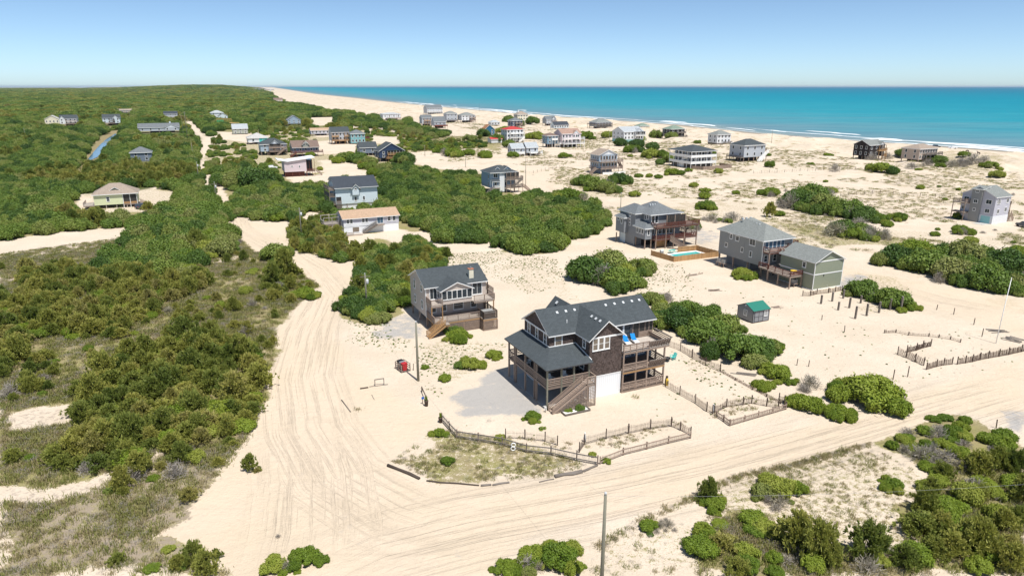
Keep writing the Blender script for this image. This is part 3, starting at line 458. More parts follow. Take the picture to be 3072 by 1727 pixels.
# plant zones: polygon, probability, kind mix, (rmin, rmax)
Z_FAR = [(0, 221), (640, 220), (690, 262), (760, 290), (890, 312), (870, 325), (760, 328), (640, 332), (560, 332), (530, 345), (500, 352), (490, 440), (350, 480), (0, 500)]
ZONES = [
 ('central', [(545, 440), (590, 420), (720, 425), (760, 440), (820, 430), (960, 420), (1060, 412), (1200, 420), (1215, 470), (1320, 490), (1400, 500), (1500, 525), (1545, 555), (1500, 590), (1440, 600), (1380, 640), (1270, 635), (1250, 612), (1110, 610), (1090, 580), (930, 590), (930, 560), (840, 560), (820, 540), (760, 530), (740, 560), (580, 545), (555, 500)], .42, dict(oak=.9, shrub=.1), (2.3, 3.6)),
 ('strip', [(735, 575), (830, 560), (850, 590), (905, 640), (905, 655), (850, 660), (740, 630)], .9, dict(pine=.6, oak=.4), (1.6, 2.4)),
 ('yardwood', [(935, 590), (1050, 612), (1125, 650), (1110, 680), (1030, 690), (1030, 790), (960, 820), (850, 800), (845, 755), (905, 735), (900, 690), (925, 640)], .9, dict(oak=.7, shrub=.2, pine=.1), (1.5, 2.4)),
 ('leftoak', [(0, 560), (170, 560), (200, 580), (280, 560), (440, 540), (555, 520), (560, 545), (590, 590), (600, 625), (560, 650), (480, 690), (470, 720), (380, 690), (250, 690), (180, 650), (330, 600), (350, 575), (240, 575), (60, 595), (0, 610)], .42, dict(oak=.85, shrub=.15), (2.2, 3.6)),
 ('leftpine', [(30, 700), (120, 680), (250, 690), (480, 700), (560, 700), (500, 735), (400, 790), (310, 850), (200, 850), (90, 870), (0, 950), (0, 730)], .78, dict(pine=.9, shrub=.1), (1.2, 2.2)),
 ('lowpine', [(330, 900), (480, 850), (560, 860), (640, 900), (660, 950), (655, 1010), (630, 1080), (560, 1110), (480, 1160), (420, 1165), (300, 1180), (120, 1190), (110, 1150), (190, 1050), (250, 960)], .88, dict(pine=.85, shrub=.15), (1.2, 2.2)),
 ('scrub', [(0, 640), (590, 560), (800, 720), (745, 770), (690, 830), (690, 900), (665, 1000), (620, 1100), (530, 1220), (430, 1310), (370, 1360), (600, 1448), (0, 1448)], .30, dict(pine=.66, shrub=.17, dead=.17), (.45, 1.6)),
 ('lowright', [(1750, 1448), (1765, 1340), (1850, 1295), (1960, 1330), (2060, 1380), (2180, 1390), (2280, 1370), (2310, 1260), (2350, 1190), (2480, 1150), (2576, 1140), (2576, 1448)], .75, dict(pine=.52, shrub=.35, dead=.13), (.9, 1.9)),
 ('upright', [(2215, 1125), (2290, 1060), (2380, 1040), (2470, 1070), (2540, 1110), (2576, 1150), (2480, 1160), (2350, 1200), (2300, 1150)], .85, dict(shrub=.85, dead=.15), (.9, 1.5)),
 ('midleft', [(0, 500), (230, 490), (350, 480), (440, 470), (490, 440), (520, 470), (555, 520), (440, 540), (280, 560), (200, 580), (0, 560)], .55, dict(oak=.6, pine=.4), (2.4, 3.6)),
 ('far', Z_FAR, .66, dict(oak=.62, pine=.38), (3, 3)),
 ('village', [(500, 352), (640, 332), (760, 322), (880, 320), (1000, 335), (1120, 352), (1260, 345), (1260, 388), (1130, 405), (1060, 412), (820, 430), (720, 425), (590, 420), (545, 440), (490, 440)], .42, dict(oak=.55, shrub=.35, pine=.1), (1.3, 2.6)),
 ('dunescrub', [(640, 222), (720, 262), (860, 285), (1010, 305), (1130, 335), (1120, 352), (1000, 335), (880, 320), (760, 300), (690, 265)], .30, dict(oak=1), (1.5, 2.6)),
 ('dunes', [(1050, 300), (1300, 320), (1700, 360), (2100, 390), (2576, 440), (2576, 620), (2100, 600), (1800, 500), (1550, 500), (1300, 440), (1260, 340)], .012, dict(shrub=.8, dead=.2), (.6, 1.2)),
]
rows = np.concatenate([np.geomspace(50, 430, 460) - 20, np.geomspace(430, 1600, 260)[1:] - 20, np.geomspace(1600, 45000, 130)[1:] - 20])
ts = np.linspace(-1.25, 1.25, 640)
YY, TT = np.meshgrid(rows, ts, indexing='ij'); XX = (YY + 45) * TT; nr, nc = XX.shape
# the sheet is wide enough inland for the forest and runs on under the sea
ZZ = terrain(XX, YY)
wx = XX + (fbm(XX / 5, YY / 5, 3) - .45) * 5; wy = YY + (fbm(XX / 5 + 40, YY / 5, 3) - .45) * 5
DX, DY = project(wx, wy, np.zeros_like(wx)); DX0, DY0 = project(XX, YY, np.zeros_like(XX))
def blur(a, n=1):
    for _ in range(n):
        b = np.pad(a, 1, mode='edge'); a = (b[1:-1, 1:-1] * 2 + b[:-2, 1:-1] + b[2:, 1:-1] + b[1:-1, :-2] + b[1:-1, 2:]) / 6
    return a
veg = np.zeros_like(XX); forest = np.zeros_like(XX); litter = np.zeros_like(XX)
for nm, poly, p, mix, rr in ZONES:
    ins = inpoly(DX, DY, poly)
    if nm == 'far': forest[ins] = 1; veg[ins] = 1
    elif nm in ('dunes', 'dunescrub'): veg[ins & (veg == 0)] = np.maximum(veg[ins & (veg == 0)], .06)
    elif nm == 'village': veg[ins] = np.maximum(veg[ins], .62)
    elif nm == 'scrub': veg[ins] = np.maximum(veg[ins], .8)
    elif nm == 'lowright': veg[ins] = np.maximum(veg[ins], .95)
    else: veg[ins] = np.maximum(veg[ins], .9)
# thin grass and brown patches on otherwise open sand
for poly, v in [([(880, 1030), (1000, 1060), (1110, 1080), (1300, 1110), (1480, 1170), (1390, 1200), (1200, 1210), (1090, 1205), (1040, 1170), (990, 1165), (1080, 1110)], .66), ([(1110, 1100), (1260, 1160), (1200, 1200), (1090, 1190)], .70), ([(860, 1040), (900, 1000), (915, 1030), (880, 1045)], .6),
                ([(1100, 640), (1260, 630), (1400, 650), (1430, 720), (1330, 740), (1250, 700), (1150, 690)], .44), ([(860, 770), (1000, 800), (1060, 830), (1000, 900), (900, 860)], .42), ([(1040, 870), (1150, 840), (1270, 870), (1250, 930), (1100, 960)], .50), ([(1650, 520), (1960, 500), (2190, 590), (2060, 640), (1800, 560)], .46), ([(1940, 560), (2200, 580), (2300, 610), (2100, 620)], .66),
                ([(1760, 1330), (1850, 1200), (2000, 1160), (2200, 1130), (2300, 1180), (2290, 1360), (2100, 1390), (1960, 1330)], .52), ([(1480, 1448), (1560, 1340), (1700, 1310), (1760, 1340), (1750, 1448)], .46), ([(1490, 680), (1700, 640), (1720, 760), (1600, 760)], .40), ([(2060, 560), (2576, 600), (2576, 620), (2200, 620)], .46),
                ([(2130, 680), (2290, 700), (2300, 780), (2150, 790)], .5), ([(1400, 700), (1500, 760), (1380, 760)], .45), ([(1010, 345), (1270, 340), (1260, 390), (1130, 410), (1000, 370)], .74), ([(1680, 870), (1900, 950), (2000, 1010), (1950, 1040), (1800, 960)], .36), ([(1270, 960), (1310, 1000), (1180, 960), (1060, 970), (1080, 1000)], .4), ([(2360, 395), (2520, 410), (2540, 450), (2400, 440)], .55), ([(1440, 440), (1560, 450), (1570, 490), (1400, 510)], .5)]:
    veg[inpoly(DX, DY, poly)] = np.maximum(veg[inpoly(DX, DY, poly)], v)
for poly in SANDS[:2] + SANDS[4:]: veg[inpoly(DX, DY, poly)] *= .3; forest[inpoly(DX, DY, poly)] = 0
for poly in SANDS[2:4]: litter[inpoly(DX, DY, poly)] = .42; veg[inpoly(DX, DY, poly)] *= .1
litter[inpoly(DX, DY, [(180, 1300), (400, 1130), (620, 1100), (560, 1180), (480, 1300), (380, 1380), (300, 1448), (0, 1448), (0, 1300)])] = .55
litter[inpoly(DX, DY, [(0, 1280), (220, 1220), (430, 1150), (530, 1180), (430, 1310), (370, 1360), (560, 1448), (0, 1448)])] = .6
for poly in SANDS[2:4]: litter[inpoly(DX, DY, poly)] = .42
for poly in (ROAD, LANE): m = inpoly(DX, DY, poly); veg[m] = 0; forest[m] = 0; litter[m] = 0
road = np.zeros_like(XX); road[inpoly(DX0, DY0, ROAD)] = 1
road[inpoly(DX0, DY0, [(1960, 640), (2576, 760), (2576, 850), (2300, 760), (2120, 690)])] = 1; road[inpoly(DX0, DY0, [(1310, 420), (1400, 430), (1560, 530), (1600, 640), (1480, 600), (1300, 480)])] = .6
for q in BUILDLOT[:1]: veg[inpoly(DX, DY, q)] = .5
gravel = np.zeros_like(XX)
gravel[inpoly(DX, DY, [(1150, 1010), (1230, 940), (1270, 925), (1390, 1035), (1350, 1055), (1240, 1035), (1150, 1035)])] = 1
gravel[inpoly(DX, DY, [(930, 830), (1030, 790), (1065, 850), (960, 855)])] = .75; gravel[inpoly(DX, DY, [(2490, 1035), (2576, 1040), (2576, 1110), (2540, 1090)])] = .8; gravel[inpoly(DX, DY, [(1680, 590), (1770, 570), (1830, 600), (1760, 620)])] = .6
gravel[inpoly(DX, DY, [(2120, 690), (2180, 690), (2160, 740), (2110, 740)])] = .8
bank = np.zeros_like(XX); bank[inpoly(DX, DY, BANK)] = 1; veg[bank > 0] = .55; forest[bank > 0] = 0
ss = inland(XX, YY); wet = smooth(22, 4, ss)
veg *= smooth(14, 60, ss); dune = smooth(26, 60, ss) * (1 - smooth(160, 420, ss))
dune *= .25 + .9 * smooth(.42, .54, fbm(XX / 13 + 7, YY / 13, 4))
dune = np.maximum(dune, inpoly(DX0, DY0, [(1280, 300), (2576, 420), (2576, 620), (1700, 620), (1560, 500), (1380, 430)]) * .85 * (.15 + .9 * smooth(.42, .54, fbm(XX / 13 + 7, YY / 13, 4))))
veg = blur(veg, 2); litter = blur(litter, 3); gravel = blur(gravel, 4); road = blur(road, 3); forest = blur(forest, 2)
def along_road(pts, X, Y):
    ws = [W(*p) for p in pts]; best = np.full(X.shape, 1e9); dd = np.zeros(X.shape); ll = np.zeros(X.shape); acc = 0
    for a, b in zip(ws[:-1], ws[1:]):
        ax, ay = a; ux, uy = b[0] - ax, b[1] - ay; L = math.hypot(ux, uy); ux /= L; uy /= L
        t = np.clip((X - ax) * ux + (Y - ay) * uy, 0, L); qx = X - ax - ux * t; qy = Y - ay - uy * t; d = np.hypot(qx, qy); sg = np.sign(qx * uy - qy * ux); m = d < best
        best[m] = d[m]; dd[m] = (d * sg)[m]; ll[m] = (acc + t)[m]; acc += L
    return best, dd, ll
streak = np.zeros_like(XX); near_ = YY < 330; RUT = {}
for k, pts in enumerate([[(560, 500), (590, 575), (680, 620), (770, 680), (820, 745), (780, 830), (752, 950), (775, 1080), (850, 1200), (1000, 1285), (1150, 1330)], [(2576, 975), (2300, 1050), (2050, 1120), (1800, 1190), (1500, 1255), (1200, 1310), (950, 1370), (760, 1460)], [(775, 1080), (800, 1200), (800, 1330), (780, 1460)], [(2576, 800), (2350, 760), (2150, 705), (1950, 650), (1700, 600), (1560, 540), (1400, 470)]]):
    best, dd, ll = along_road(pts, XX, YY); f = smooth(9, 4, best) * near_ * np.clip((fbm(dd * .9 + 31 * k, ll / 30 + k, 3) - .44) * 5, 0, 1); streak = np.maximum(streak, f); L_ = ll.max(); RUT['rd%d' % k] = dd; RUT['rl%d' % k] = ll; RUT['rw%d' % k] = smooth(8.5, 3.5, best) * near_ * smooth(0, 9, ll) * smooth(L_, L_ - 9, ll)
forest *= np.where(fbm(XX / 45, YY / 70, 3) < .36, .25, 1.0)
idx = np.arange(nr * nc).reshape(nr, nc)
faces = np.stack([idx[:-1, :-1], idx[:-1, 1:], idx[1:, 1:], idx[1:, :-1]], -1).reshape(-1, 4)
def gridmesh(name, X, Y, Z, F, mat, attrs={}):
    me = bpy.data.meshes.new(name); n = X.size
    me.vertices.add(n); me.vertices.foreach_set('co', np.stack([X, Y, Z], -1).astype(np.float32).ravel())
    me.loops.add(F.size); me.loops.foreach_set('vertex_index', F.astype(np.int32).ravel()); me.polygons.add(len(F)); me.polygons.foreach_set('loop_start', (np.arange(len(F)) * F.shape[1]).astype(np.int32))
    me.polygons.foreach_set('use_smooth', np.ones(len(F), bool)); me.materials.append(M[mat])
    for k, a in attrs.items(): at = me.attributes.new(k, 'FLOAT', 'POINT'); at.data.foreach_set('value', a.astype(np.float32).ravel())
    me.update(calc_edges=True); return me
def attr(nt, name): n = nt.nodes.new('ShaderNodeAttribute'); n.attribute_name = name; return n.outputs['Fac']
def ground_material():
    m, nt, b = newmat('sand_ground'); p = pos(nt)
    n1 = noise(nt, p, .12, 5); n2 = noise(nt, p, 1.6, 5, .65); n3 = noise(nt, p, 6.5, 4, .7); n4 = noise(nt, p, .035, 3)
    sand = mixc(nt, ramp(nt, n1, [(.3, (0, 0, 0)), (.7, (1, 1, 1))]), (.63, .54, .435), (.55, .465, .36))
    sand = mixc(nt, math_(nt, 'MULTIPLY', ramp(nt, n3, [(.5, (0, 0, 0)), (.75, (1, 1, 1))]), .35), sand, (.33, .255, .18))
    smooth_road = mixc(nt, n2, (.61, .51, .395), (.57, .47, .355))
    # wheel tracks: faint stretched streaks on the packed sand
    mp = nd(nt, 'ShaderNodeMapping'); mp.inputs['Rotation'].default_value = (0, 0, R(-22)); mp.inputs['Scale'].default_value = (.05, 1.1, 1); nt.links.new(p, mp.inputs[0])
    trk = ramp(nt, noise(nt, mp.outputs[0], 1, 5, .7), [(.56, (0, 0, 0)), (.72, (1, 1, 1))])
    smooth_road = mixc(nt, math_(nt, 'MULTIPLY', trk, .55), smooth_road, (.50, .41, .315))
    blot = ramp(nt, noise(nt, p, .07, 5, .65), [(.42, (0, 0, 0)), (.68, (1, 1, 1))]); smooth_road = mixc(nt, math_(nt, 'MULTIPLY', blot, .5), smooth_road, (.55, .455, .325))
    foot = ramp(nt, noise(nt, p, 2.6, 5, .8), [(.55, (0, 0, 0)), (.68, (1, 1, 1))]); sand = mixc(nt, math_(nt, 'MULTIPLY', foot, .6), sand, (.40, .32, .225))
    c = mixc(nt, attr(nt, 'road'), sand, smooth_road)
    stk = math_(nt, 'MULTIPLY', attr(nt, 'streak'), math_(nt, 'ADD', .45, n2)); c = mixc(nt, math_(nt, 'MULTIPLY', stk, .3), c, (.43, .355, .265))
    rut = None
    for k in range(4):
        rv_ = nt.nodes.new('ShaderNodeCombineXYZ'); nt.links.new(math_(nt, 'MULTIPLY', attr(nt, 'rd%d' % k), 2.0), rv_.inputs[0]); nt.links.new(math_(nt, 'MULTIPLY', attr(nt, 'rl%d' % k), .04), rv_.inputs[1]); rv_.inputs[2].default_value = 3.7 * k
        q = math_(nt, 'MULTIPLY', attr(nt, 'rw%d' % k), ramp(nt, noise(nt, rv_.outputs[0], 1.0, 4, .7), [(.52, (0, 0, 0)), (.64, (1, 1, 1))])); rut = q if rut is None else math_(nt, 'MAXIMUM', rut, q)
    c = mixc(nt, math_(nt, 'MULTIPLY', rut, .10), c, (.46, .375, .28))
    du = math_(nt, 'MULTIPLY', attr(nt, 'dune'), ramp(nt, noise(nt, p, .16, 6, .72), [(.5, (0, 0, 0)), (.62, (1, 1, 1))]))
    c = mixc(nt, math_(nt, 'MULTIPLY', du, .85), c, mixc(nt, n2, (.40, .32, .19), (.27, .23, .13)))
    du2 = math_(nt, 'MULTIPLY', attr(nt, 'dune'), ramp(nt, noise(nt, p, .33, 6, .78), [(.54, (0, 0, 0)), (.64, (1, 1, 1))])); c = mixc(nt, math_(nt, 'MULTIPLY', du2, .5), c, (.33, .265, .17))
    vg = math_(nt, 'ADD', attr(nt, 'veg'), math_(nt, 'MULTIPLY', math_(nt, 'SUBTRACT', math_(nt, 'ADD', math_(nt, 'MULTIPLY', n2, .55), math_(nt, 'MULTIPLY', n3, .45)), .5), 2.0))
    vg = ramp(nt, vg, [(.5, (0, 0, 0)), (.66, (1, 1, 1))])
    grass = mixc(nt, ramp(nt, noise(nt, p, .25, 4), [(.35, (0, 0, 0)), (.65, (1, 1, 1))]), (.36, .29, .175), (.30, .285, .105)); grass = mixc(nt, math_(nt, 'MULTIPLY', n3, .7), grass, (.17, .15, .075))
    c = mixc(nt, vg, c, grass)
    lt = ramp(nt, math_(nt, 'ADD', attr(nt, 'litter'), math_(nt, 'MULTIPLY', math_(nt, 'SUBTRACT', n2, .5), 1.4)), [(.4, (0, 0, 0)), (.62, (1, 1, 1))])
    c = mixc(nt, math_(nt, 'MULTIPLY', lt, .78), c, mixc(nt, n3, (.37, .305, .25), (.235, .19, .155)))
    gv = ramp(nt, math_(nt, 'ADD', attr(nt, 'gravel'), math_(nt, 'MULTIPLY', math_(nt, 'SUBTRACT', noise(nt, p, .5, 6, .75), .5), 2.6)), [(.3, (0, 0, 0)), (.8, (1, 1, 1))])
    c = mixc(nt, math_(nt, 'MULTIPLY', gv, .8), c, mixc(nt, n3, (.40, .39, .38), (.24, .245, .25)))
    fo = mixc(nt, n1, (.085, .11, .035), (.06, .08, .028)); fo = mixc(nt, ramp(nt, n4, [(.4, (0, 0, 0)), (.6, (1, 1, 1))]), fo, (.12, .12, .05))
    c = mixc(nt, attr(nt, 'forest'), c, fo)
    c = mixc(nt, attr(nt, 'bank'), c, mixc(nt, n2, (.30, .24, .13), (.20, .17, .09)))
    c = mixc(nt, attr(nt, 'wet'), c, (.30, .25, .19))
    nt.links.new(c, b.inputs['Base Color']); b.inputs['Roughness'].default_value = .95; b.inputs['Specular IOR Level'].default_value = .1
    hh = math_(nt, 'ADD', math_(nt, 'MULTIPLY', noise(nt, p, .9, 6, .7), 1.0), math_(nt, 'MULTIPLY', rut, -.35))
    bump(nt, b, hh, .8, .3); M['sand_ground'] = m
ground_material()
ground = link('ground', gridmesh('ground', XX, YY, ZZ, faces, 'sand_ground', dict(veg=veg, forest=forest, litter=litter, road=road, gravel=gravel, bank=bank, wet=wet, dune=dune, streak=streak, **RUT)))
tag(ground, 'pale sandy ground with dunes, sand roads and scrub patches', 'ground', kind='structure')
# ---------------------------------------------------------------- sea
def sea_material():
    m, nt, b = newmat('sea_water'); p = pos(nt); d = attr(nt, 'off')
    mp = nd(nt, 'ShaderNodeMapping'); mp.inputs['Rotation'].default_value = (0, 0, R(63)); mp.inputs['Scale'].default_value = (.14, 1, 1); nt.links.new(p, mp.inputs[0])
    n = noise(nt, mp.outputs[0], .012, 5, .6); n2 = noise(nt, mp.outputs[0], .09, 5, .6)
    f = math_(nt, 'ADD', math_(nt, 'DIVIDE', math_(nt, 'LOGARITHM', math_(nt, 'MAXIMUM', d, 1.0), 10.0), 5.0), math_(nt, 'MULTIPLY', math_(nt, 'SUBTRACT', n, .5), .22))
    c = ramp(nt, f, [(.0, (.34, .30, .24)), (.2, (.24, .28, .27)), (.34, (.13, .23, .27)), (.45, (.08, .25, .295)), (.54, (.022, .25, .31)), (.64, (.0, .21, .285)), (.76, (.0, .14, .225)), (1, (.0, .10, .185))])
    c = mixc(nt, math_(nt, 'MULTIPLY', ramp(nt, n2, [(.4, (0, 0, 0)), (.7, (1, 1, 1))]), .4), c, (.0, .10, .17))
    nt.links.new(c, b.inputs['Base Color']); b.inputs['Roughness'].default_value = .5; b.inputs['Specular IOR Level'].default_value = .03
    bump(nt, b, noise(nt, mp.outputs[0], .35, 6, .65), .5, 1.2); M['sea_water'] = m
sea_material()
ry = np.concatenate([np.linspace(-100, 1500, 260), np.geomspace(1500, 60000, 120)[1:]]); co = np.concatenate([[-45, -30, -15], np.geomspace(1, 90000, 90)])
SY, SC = np.meshgrid(ry, co, indexing='ij'); SX = coast_x(SY) + SC / .89; si = np.arange(SX.size).reshape(SX.shape)
sf = np.stack([si[:-1, :-1], si[:-1, 1:], si[1:, 1:], si[1:, :-1]], -1).reshape(-1, 4)
sea = link('sea', gridmesh('sea', SX, SY, np.full_like(SX, SEA) + (vn(SX / 14, SY / 30) - .5) * .25 * smooth(5, 60, SC), sf, 'sea_water', dict(off=np.maximum(SC, 0)))); tag(sea, 'turquoise ocean darkening towards the horizon', 'sea', kind='structure')
def foam_material():
    m, nt, b = newmat('foam'); n = noise(nt, pos(nt), 1.2, 4, .7)
    nt.links.new(mixc(nt, n, (.86, .88, .88), (.62, .70, .73)), b.inputs['Base Color']); b.inputs['Roughness'].default_value = .9; M['foam'] = m
foam_material()
def strip(name, y0, y1, off, wid, hgt, n, label, seed):
    r = np.random.default_rng(seed); v = []; f = []; ysr = np.linspace(y0, y1, n)
    for i, y in enumerate(ysr):
        e = min(1, 4 * min(i, n - 1 - i) / n); o = off + 5 * (vn(y / 25, seed) - .5) + 1.5 * (vn(y / 6, seed + 3) - .5)
        w = wid * e * (.35 + 1.1 * vn(y / 9, seed + 7)) + .05; x = float(coast_x(y)) + o / .89
        for a, zz in ((0, .06), (.3, hgt * e), (.7, hgt * e * .7), (1, .06)): v.append((x + a * w / .89, y + a * w * .3, SEA + .12 + zz))
    for i in range(n - 1):
        for k in range(3): f.append((i * 4 + k, i * 4 + k + 1, i * 4 + k + 5, i * 4 + k + 4))
    o = link(name, mesh(name, v, f, ['foam'], smooth_=True)); tag(o, label, 'surf', kind='stuff'); return o
strip('surf_foam', 250, 560, 4, 7, .2, 90, 'long thin line of white foam washing onto the beach', 5); strip('surf_foam', 560, 1900, 5, 7, .2, 160, 'thin broken white wash line curving along the distant beach', 9)
strip('surf_foam', 380, 475, 14, 7, .6, 50, 'long white breaker rolling in just off the beach', 11); strip('surf_foam', 463, 500, 23, 6, .55, 24, 'short white breaker crest off the dark shingled house', 12); strip('surf_foam', 505, 535, 26, 5, .5, 20, 'pair of small white wave crests offshore', 13); strip('surf_foam', 520, 541, 38, 4, .5, 16, 'small white wave crest behind another offshore', 14)
strip('surf_foam', 612, 640, 32, 5, .5, 16, 'small isolated whitecap near the bend of the beach', 15); strip('surf_foam', 700, 790, 22, 6, .5, 30, 'white breaker off the middle of the beach', 16); strip('surf_foam', 880, 990, 24, 6, .5, 30, 'white breaker beyond the roof cluster', 17); strip('surf_foam', 1080, 1250, 22, 7, .5, 30, 'distant white breaker along the narrowing beach', 18); strip('surf_foam', 1400, 1900, 26, 9, .5, 40, 'far faint breaker line along the dunes', 19)
strip('surf_foam', 300, 700, 33, 3.2, .35, 70, 'long thin second line of foam off the beach', 71); strip('surf_foam', 700, 1500, 30, 4.5, .35, 90, 'long thin second line of foam along the distant beach', 72); rf_ = random.Random(8)
for i in range(16): y0 = 300 + 1500 * rf_.random() ** 1.6; strip('surf_foam', y0, y0 + rf_.uniform(18, 60), rf_.choice([16, 28, 42, 60]) + rf_.uniform(-4, 4), rf_.uniform(2.5, 5), .45, 18, 'small broken whitecap among the rows of surf', 30 + i)
# ---------------------------------------------------------------- canal and sound
def flat_poly(name, pts, z, mat): return link(name, mesh(name, [(x, y, z) for x, y in pts], [tuple(range(len(pts)))], [mat]))
m, nt, b = newmat('canal_water'); b.inputs['Base Color'].default_value = (.08, .15, .22, 1); b.inputs['Roughness'].default_value = .12; bump(nt, b, noise(nt, pos(nt), .8, 3), .15, .1); M['canal_water'] = m
m, nt, b = newmat('sound_water'); nt.links.new(mixc(nt, noise(nt, pos(nt), .0008, 4), (.36, .43, .48), (.28, .34, .38)), b.inputs['Base Color']); b.inputs['Roughness'].default_value = .4; M['sound_water'] = m
cpts = [G(x, y) for x, y in CANAL_N]; zc = max(tz(x, y) for x, y in cpts) + .06
tag(flat_poly('canal', cpts, zc, 'canal_water'), 'narrow blue canal cut through the woods', 'canal', kind='structure')
tag(flat_poly('sound', [(-22000, 11500), (-9000, 9800), (-6200, 11000), (-9500, 30000), (-40000, 42000)], 1.2, 'sound_water'), 'pale strip of sound water beyond the woods', 'water', kind='structure')
plain('marsh', (.06, .085, .05), .9, .3, .01)
for i, (x, y, L, w, hh) in enumerate([(-9600, 13500, 1500, 300, 12), (-8200, 15200, 900, 260, 16), (-11500, 16000, 1600, 300, 10), (-7700, 12400, 900, 200, 9), (-12600, 14500, 700, 160, 9)]):
    vv = []; ff = []; n = 24
    for k in range(n):
        t = 2 * math.pi * k / n; rr = .8 + .4 * random.random(); vv.append((x + L * math.cos(t) * rr, y + w * math.sin(t) * rr, 1.3))
    for k in range(n): vv.append((x + (vv[k][0] - x) * .9, y + (vv[k][1] - y) * .9, 1.3 + hh * (.5 + .7 * random.random())))
    for k in range(n): ff.append((k, (k + 1) % n, n + (k + 1) % n, n + k))
    ff.append(tuple(range(n, 2 * n))); tag(link('marsh_island', mesh('marsh_island', vv, ff, ['marsh'])), 'low wooded marsh island far out in the sound', 'island', 'islands in the sound', 'structure')
# ---------------------------------------------------------------- the dark shingled house in the middle
def V2(o, x, y): return (o[0] + math.cos(TH) * x - math.sin(TH) * y, o[1] + math.sin(TH) * x + math.cos(TH) * y)
MH = G(1782, 1193)
def main_house():
    t = Thing('shingled_house', 'dark brown cedar shingled house with slate roofs, wraparound porch and stacked decks', 'house', (MH[0], MH[1], 0))
    # ground level
    t.box('carport_slab', -7.0, -.95, .2, 10.8, -.1, .06, 'concrete')
    t.box('lower_wall', -.85, 3.95, .02, 10.6, -.2, 2.86, 'batten_white'); t.box('trim_board', -.87, 3.97, -.02, .3, 2.86, 2.98, 'trim_white')
    t.box('storage_room', -4.6, -.86, 6.2, 10.5, -.2, 2.75, 'side_white'); t.box('garage_door', -4.72, -4.6, 7, 9.6, .1, 2.3, 'trim_white'); t.box('door', -3.4, -2.5, 6.08, 6.2, .1, 2.2, 'trim_white')
    # body
    t.box('wall', -4.7, -.86, 3.5, 10.6, 2.98, 8.15, 'cedar'); t.box('wall', -.85, 3.95, 0, 10.6, 2.98, 8.15, 'cedar'); t.box('wall', 3.951, 11.2, 3.5, 10.6, .0, 5.55, 'side_slate'); t.box('wall', 3.951, 7.9, 3.5, 10.6, 5.56, 8.15, 'cedar'); t.box('wall', 7.901, 11.2, 6.2, 10.6, 5.56, 8.15, 'cedar')
    t.gable(-4.7, 11.2, 3.5, 10.6, 8.15, 10.3, 'x', ox=.3, oy=.38, wall='cedar')
    t.gable(-.85, 3.95, 0, 7.0, 8.15, 10.15, 'y', ox=.35, oy=.35, wall='cedar', ends=(1, 0), ov=(.38, -.2), name='front_gable_roof')
    t.gable(-.6, 2.6, 7.2, 12.2, 8.15, 9.9, 'y', ox=.3, oy=.35, wall='cedar', ends=(0, 1), ov=(0, .35), name='rear_gable_roof'); t.box('wall', -.5, 2.5, 10.6, 12.1, 0, 8.15, 'cedar')
    for x in (-4.72, -.87): pass
    t.box('frieze_board', -.9, 4.0, -.05, .0, 7.98, 8.2, 'trim_white'); t.box('frieze_board', -4.76, -.9, 3.44, 3.5, 7.85, 8.05, 'trim_white'); t.box('frieze_board', -4.76, -4.7, 3.5, 10.6, 7.9, 8.1, 'trim_white')
    t.box('corner_board', -.92, -.85, -.04, .1, 5.2, 8.0, 'cedar')
    # windows
    for i, x in enumerate((-.1, .75, 1.6)): t.window('F', x, 7.28, 0, .62, 1.5, 1, 2, 'glass_warm')
    t.window('F', -3.4, 7.15, 3.5, .9, 1.35, 1, 2, 'glass_warm'); t.window('L', 1.35, 7.2, -.85, .55, 1.2)
    for y in (4.6, 6.9, 9.2): t.window('L', y, 7.1, -4.7, .62, 1.55, 1, 2)
    for x in (4.6, 5.8, 7.0): t.window('F', x, 6.75, 3.5, .95, 2.0, 1, 1 if x != 5.8 else 2)
    t.box('door', 7.45, 7.8, 3.4, 3.5, 5.65, 7.8, 'darktrim')
    # screened corner porch on the top deck
    for x in (7.95, 8.95, 9.9, 10.55, 11.15): t.box('porch_post', x - .05, x + .05, 3.5, 3.6, 5.62, 8.1, 'wood')
    for x0, x1 in ((8.0, 8.9), (9.0, 9.85), (9.95, 10.5), (10.6, 11.1)): t.box('screen_panel', x0, x1, 3.54, 3.57, 6.45 if x0 > 8.5 else 5.65, 8.05, 'screen')
    for i in range(4): t.box('porch_board', 9.0, 11.1, 3.49, 3.53, 5.64 + i * .2, 5.81 + i * .2, 'wood')
    t.box('screen_panel', 11.12, 11.15, 3.6, 6.2, 6.3, 8.05, 'screen'); t.box('porch_board', 11.1, 11.16, 3.6, 6.2, 5.6, 6.3, 'wood'); t.box('porch_floor', 7.9, 11.2, 3.5, 6.2, 5.5, 5.56, 'deck')
    # wraparound porch on the left
    t.deck(-7.1, -.85, -.5, 3.48, 2.95, 'deck_dark'); t.deck(-7.1, -4.72, 3.49, 10.7, 2.95, 'deck_dark')
    rz = lambda x: 5.45
    A, B, Cc, D, E_, F_ = (-7.45, -.95, 5.45), (-7.45, 11.2, 5.45), (-4.68, 11.2, 6.4), (-4.68, 3.5, 6.4), (-.86, 3.5, 6.4), (-.86, -.95, 5.45)
    t.slope('porch_roof', (A, D, Cc, B)[::-1], .14, 'roof_slate', 'darktrim'); t.slope('porch_roof', (A, F_, E_, D), .14, 'roof_slate', 'darktrim')
    t.bar('flashing', (-4.74, 3.42, 6.47), (-4.74, 10.6, 6.47), .08, .1, 'trim_white'); t.bar('flashing', (-4.7, 3.42, 6.47), (-.9, 3.42, 6.47), .08, .1, 'trim_white'); t.bar('flashing', (-.92, 3.4, 6.46), (-.92, -.6, 5.6), .08, .1, 'trim_white')
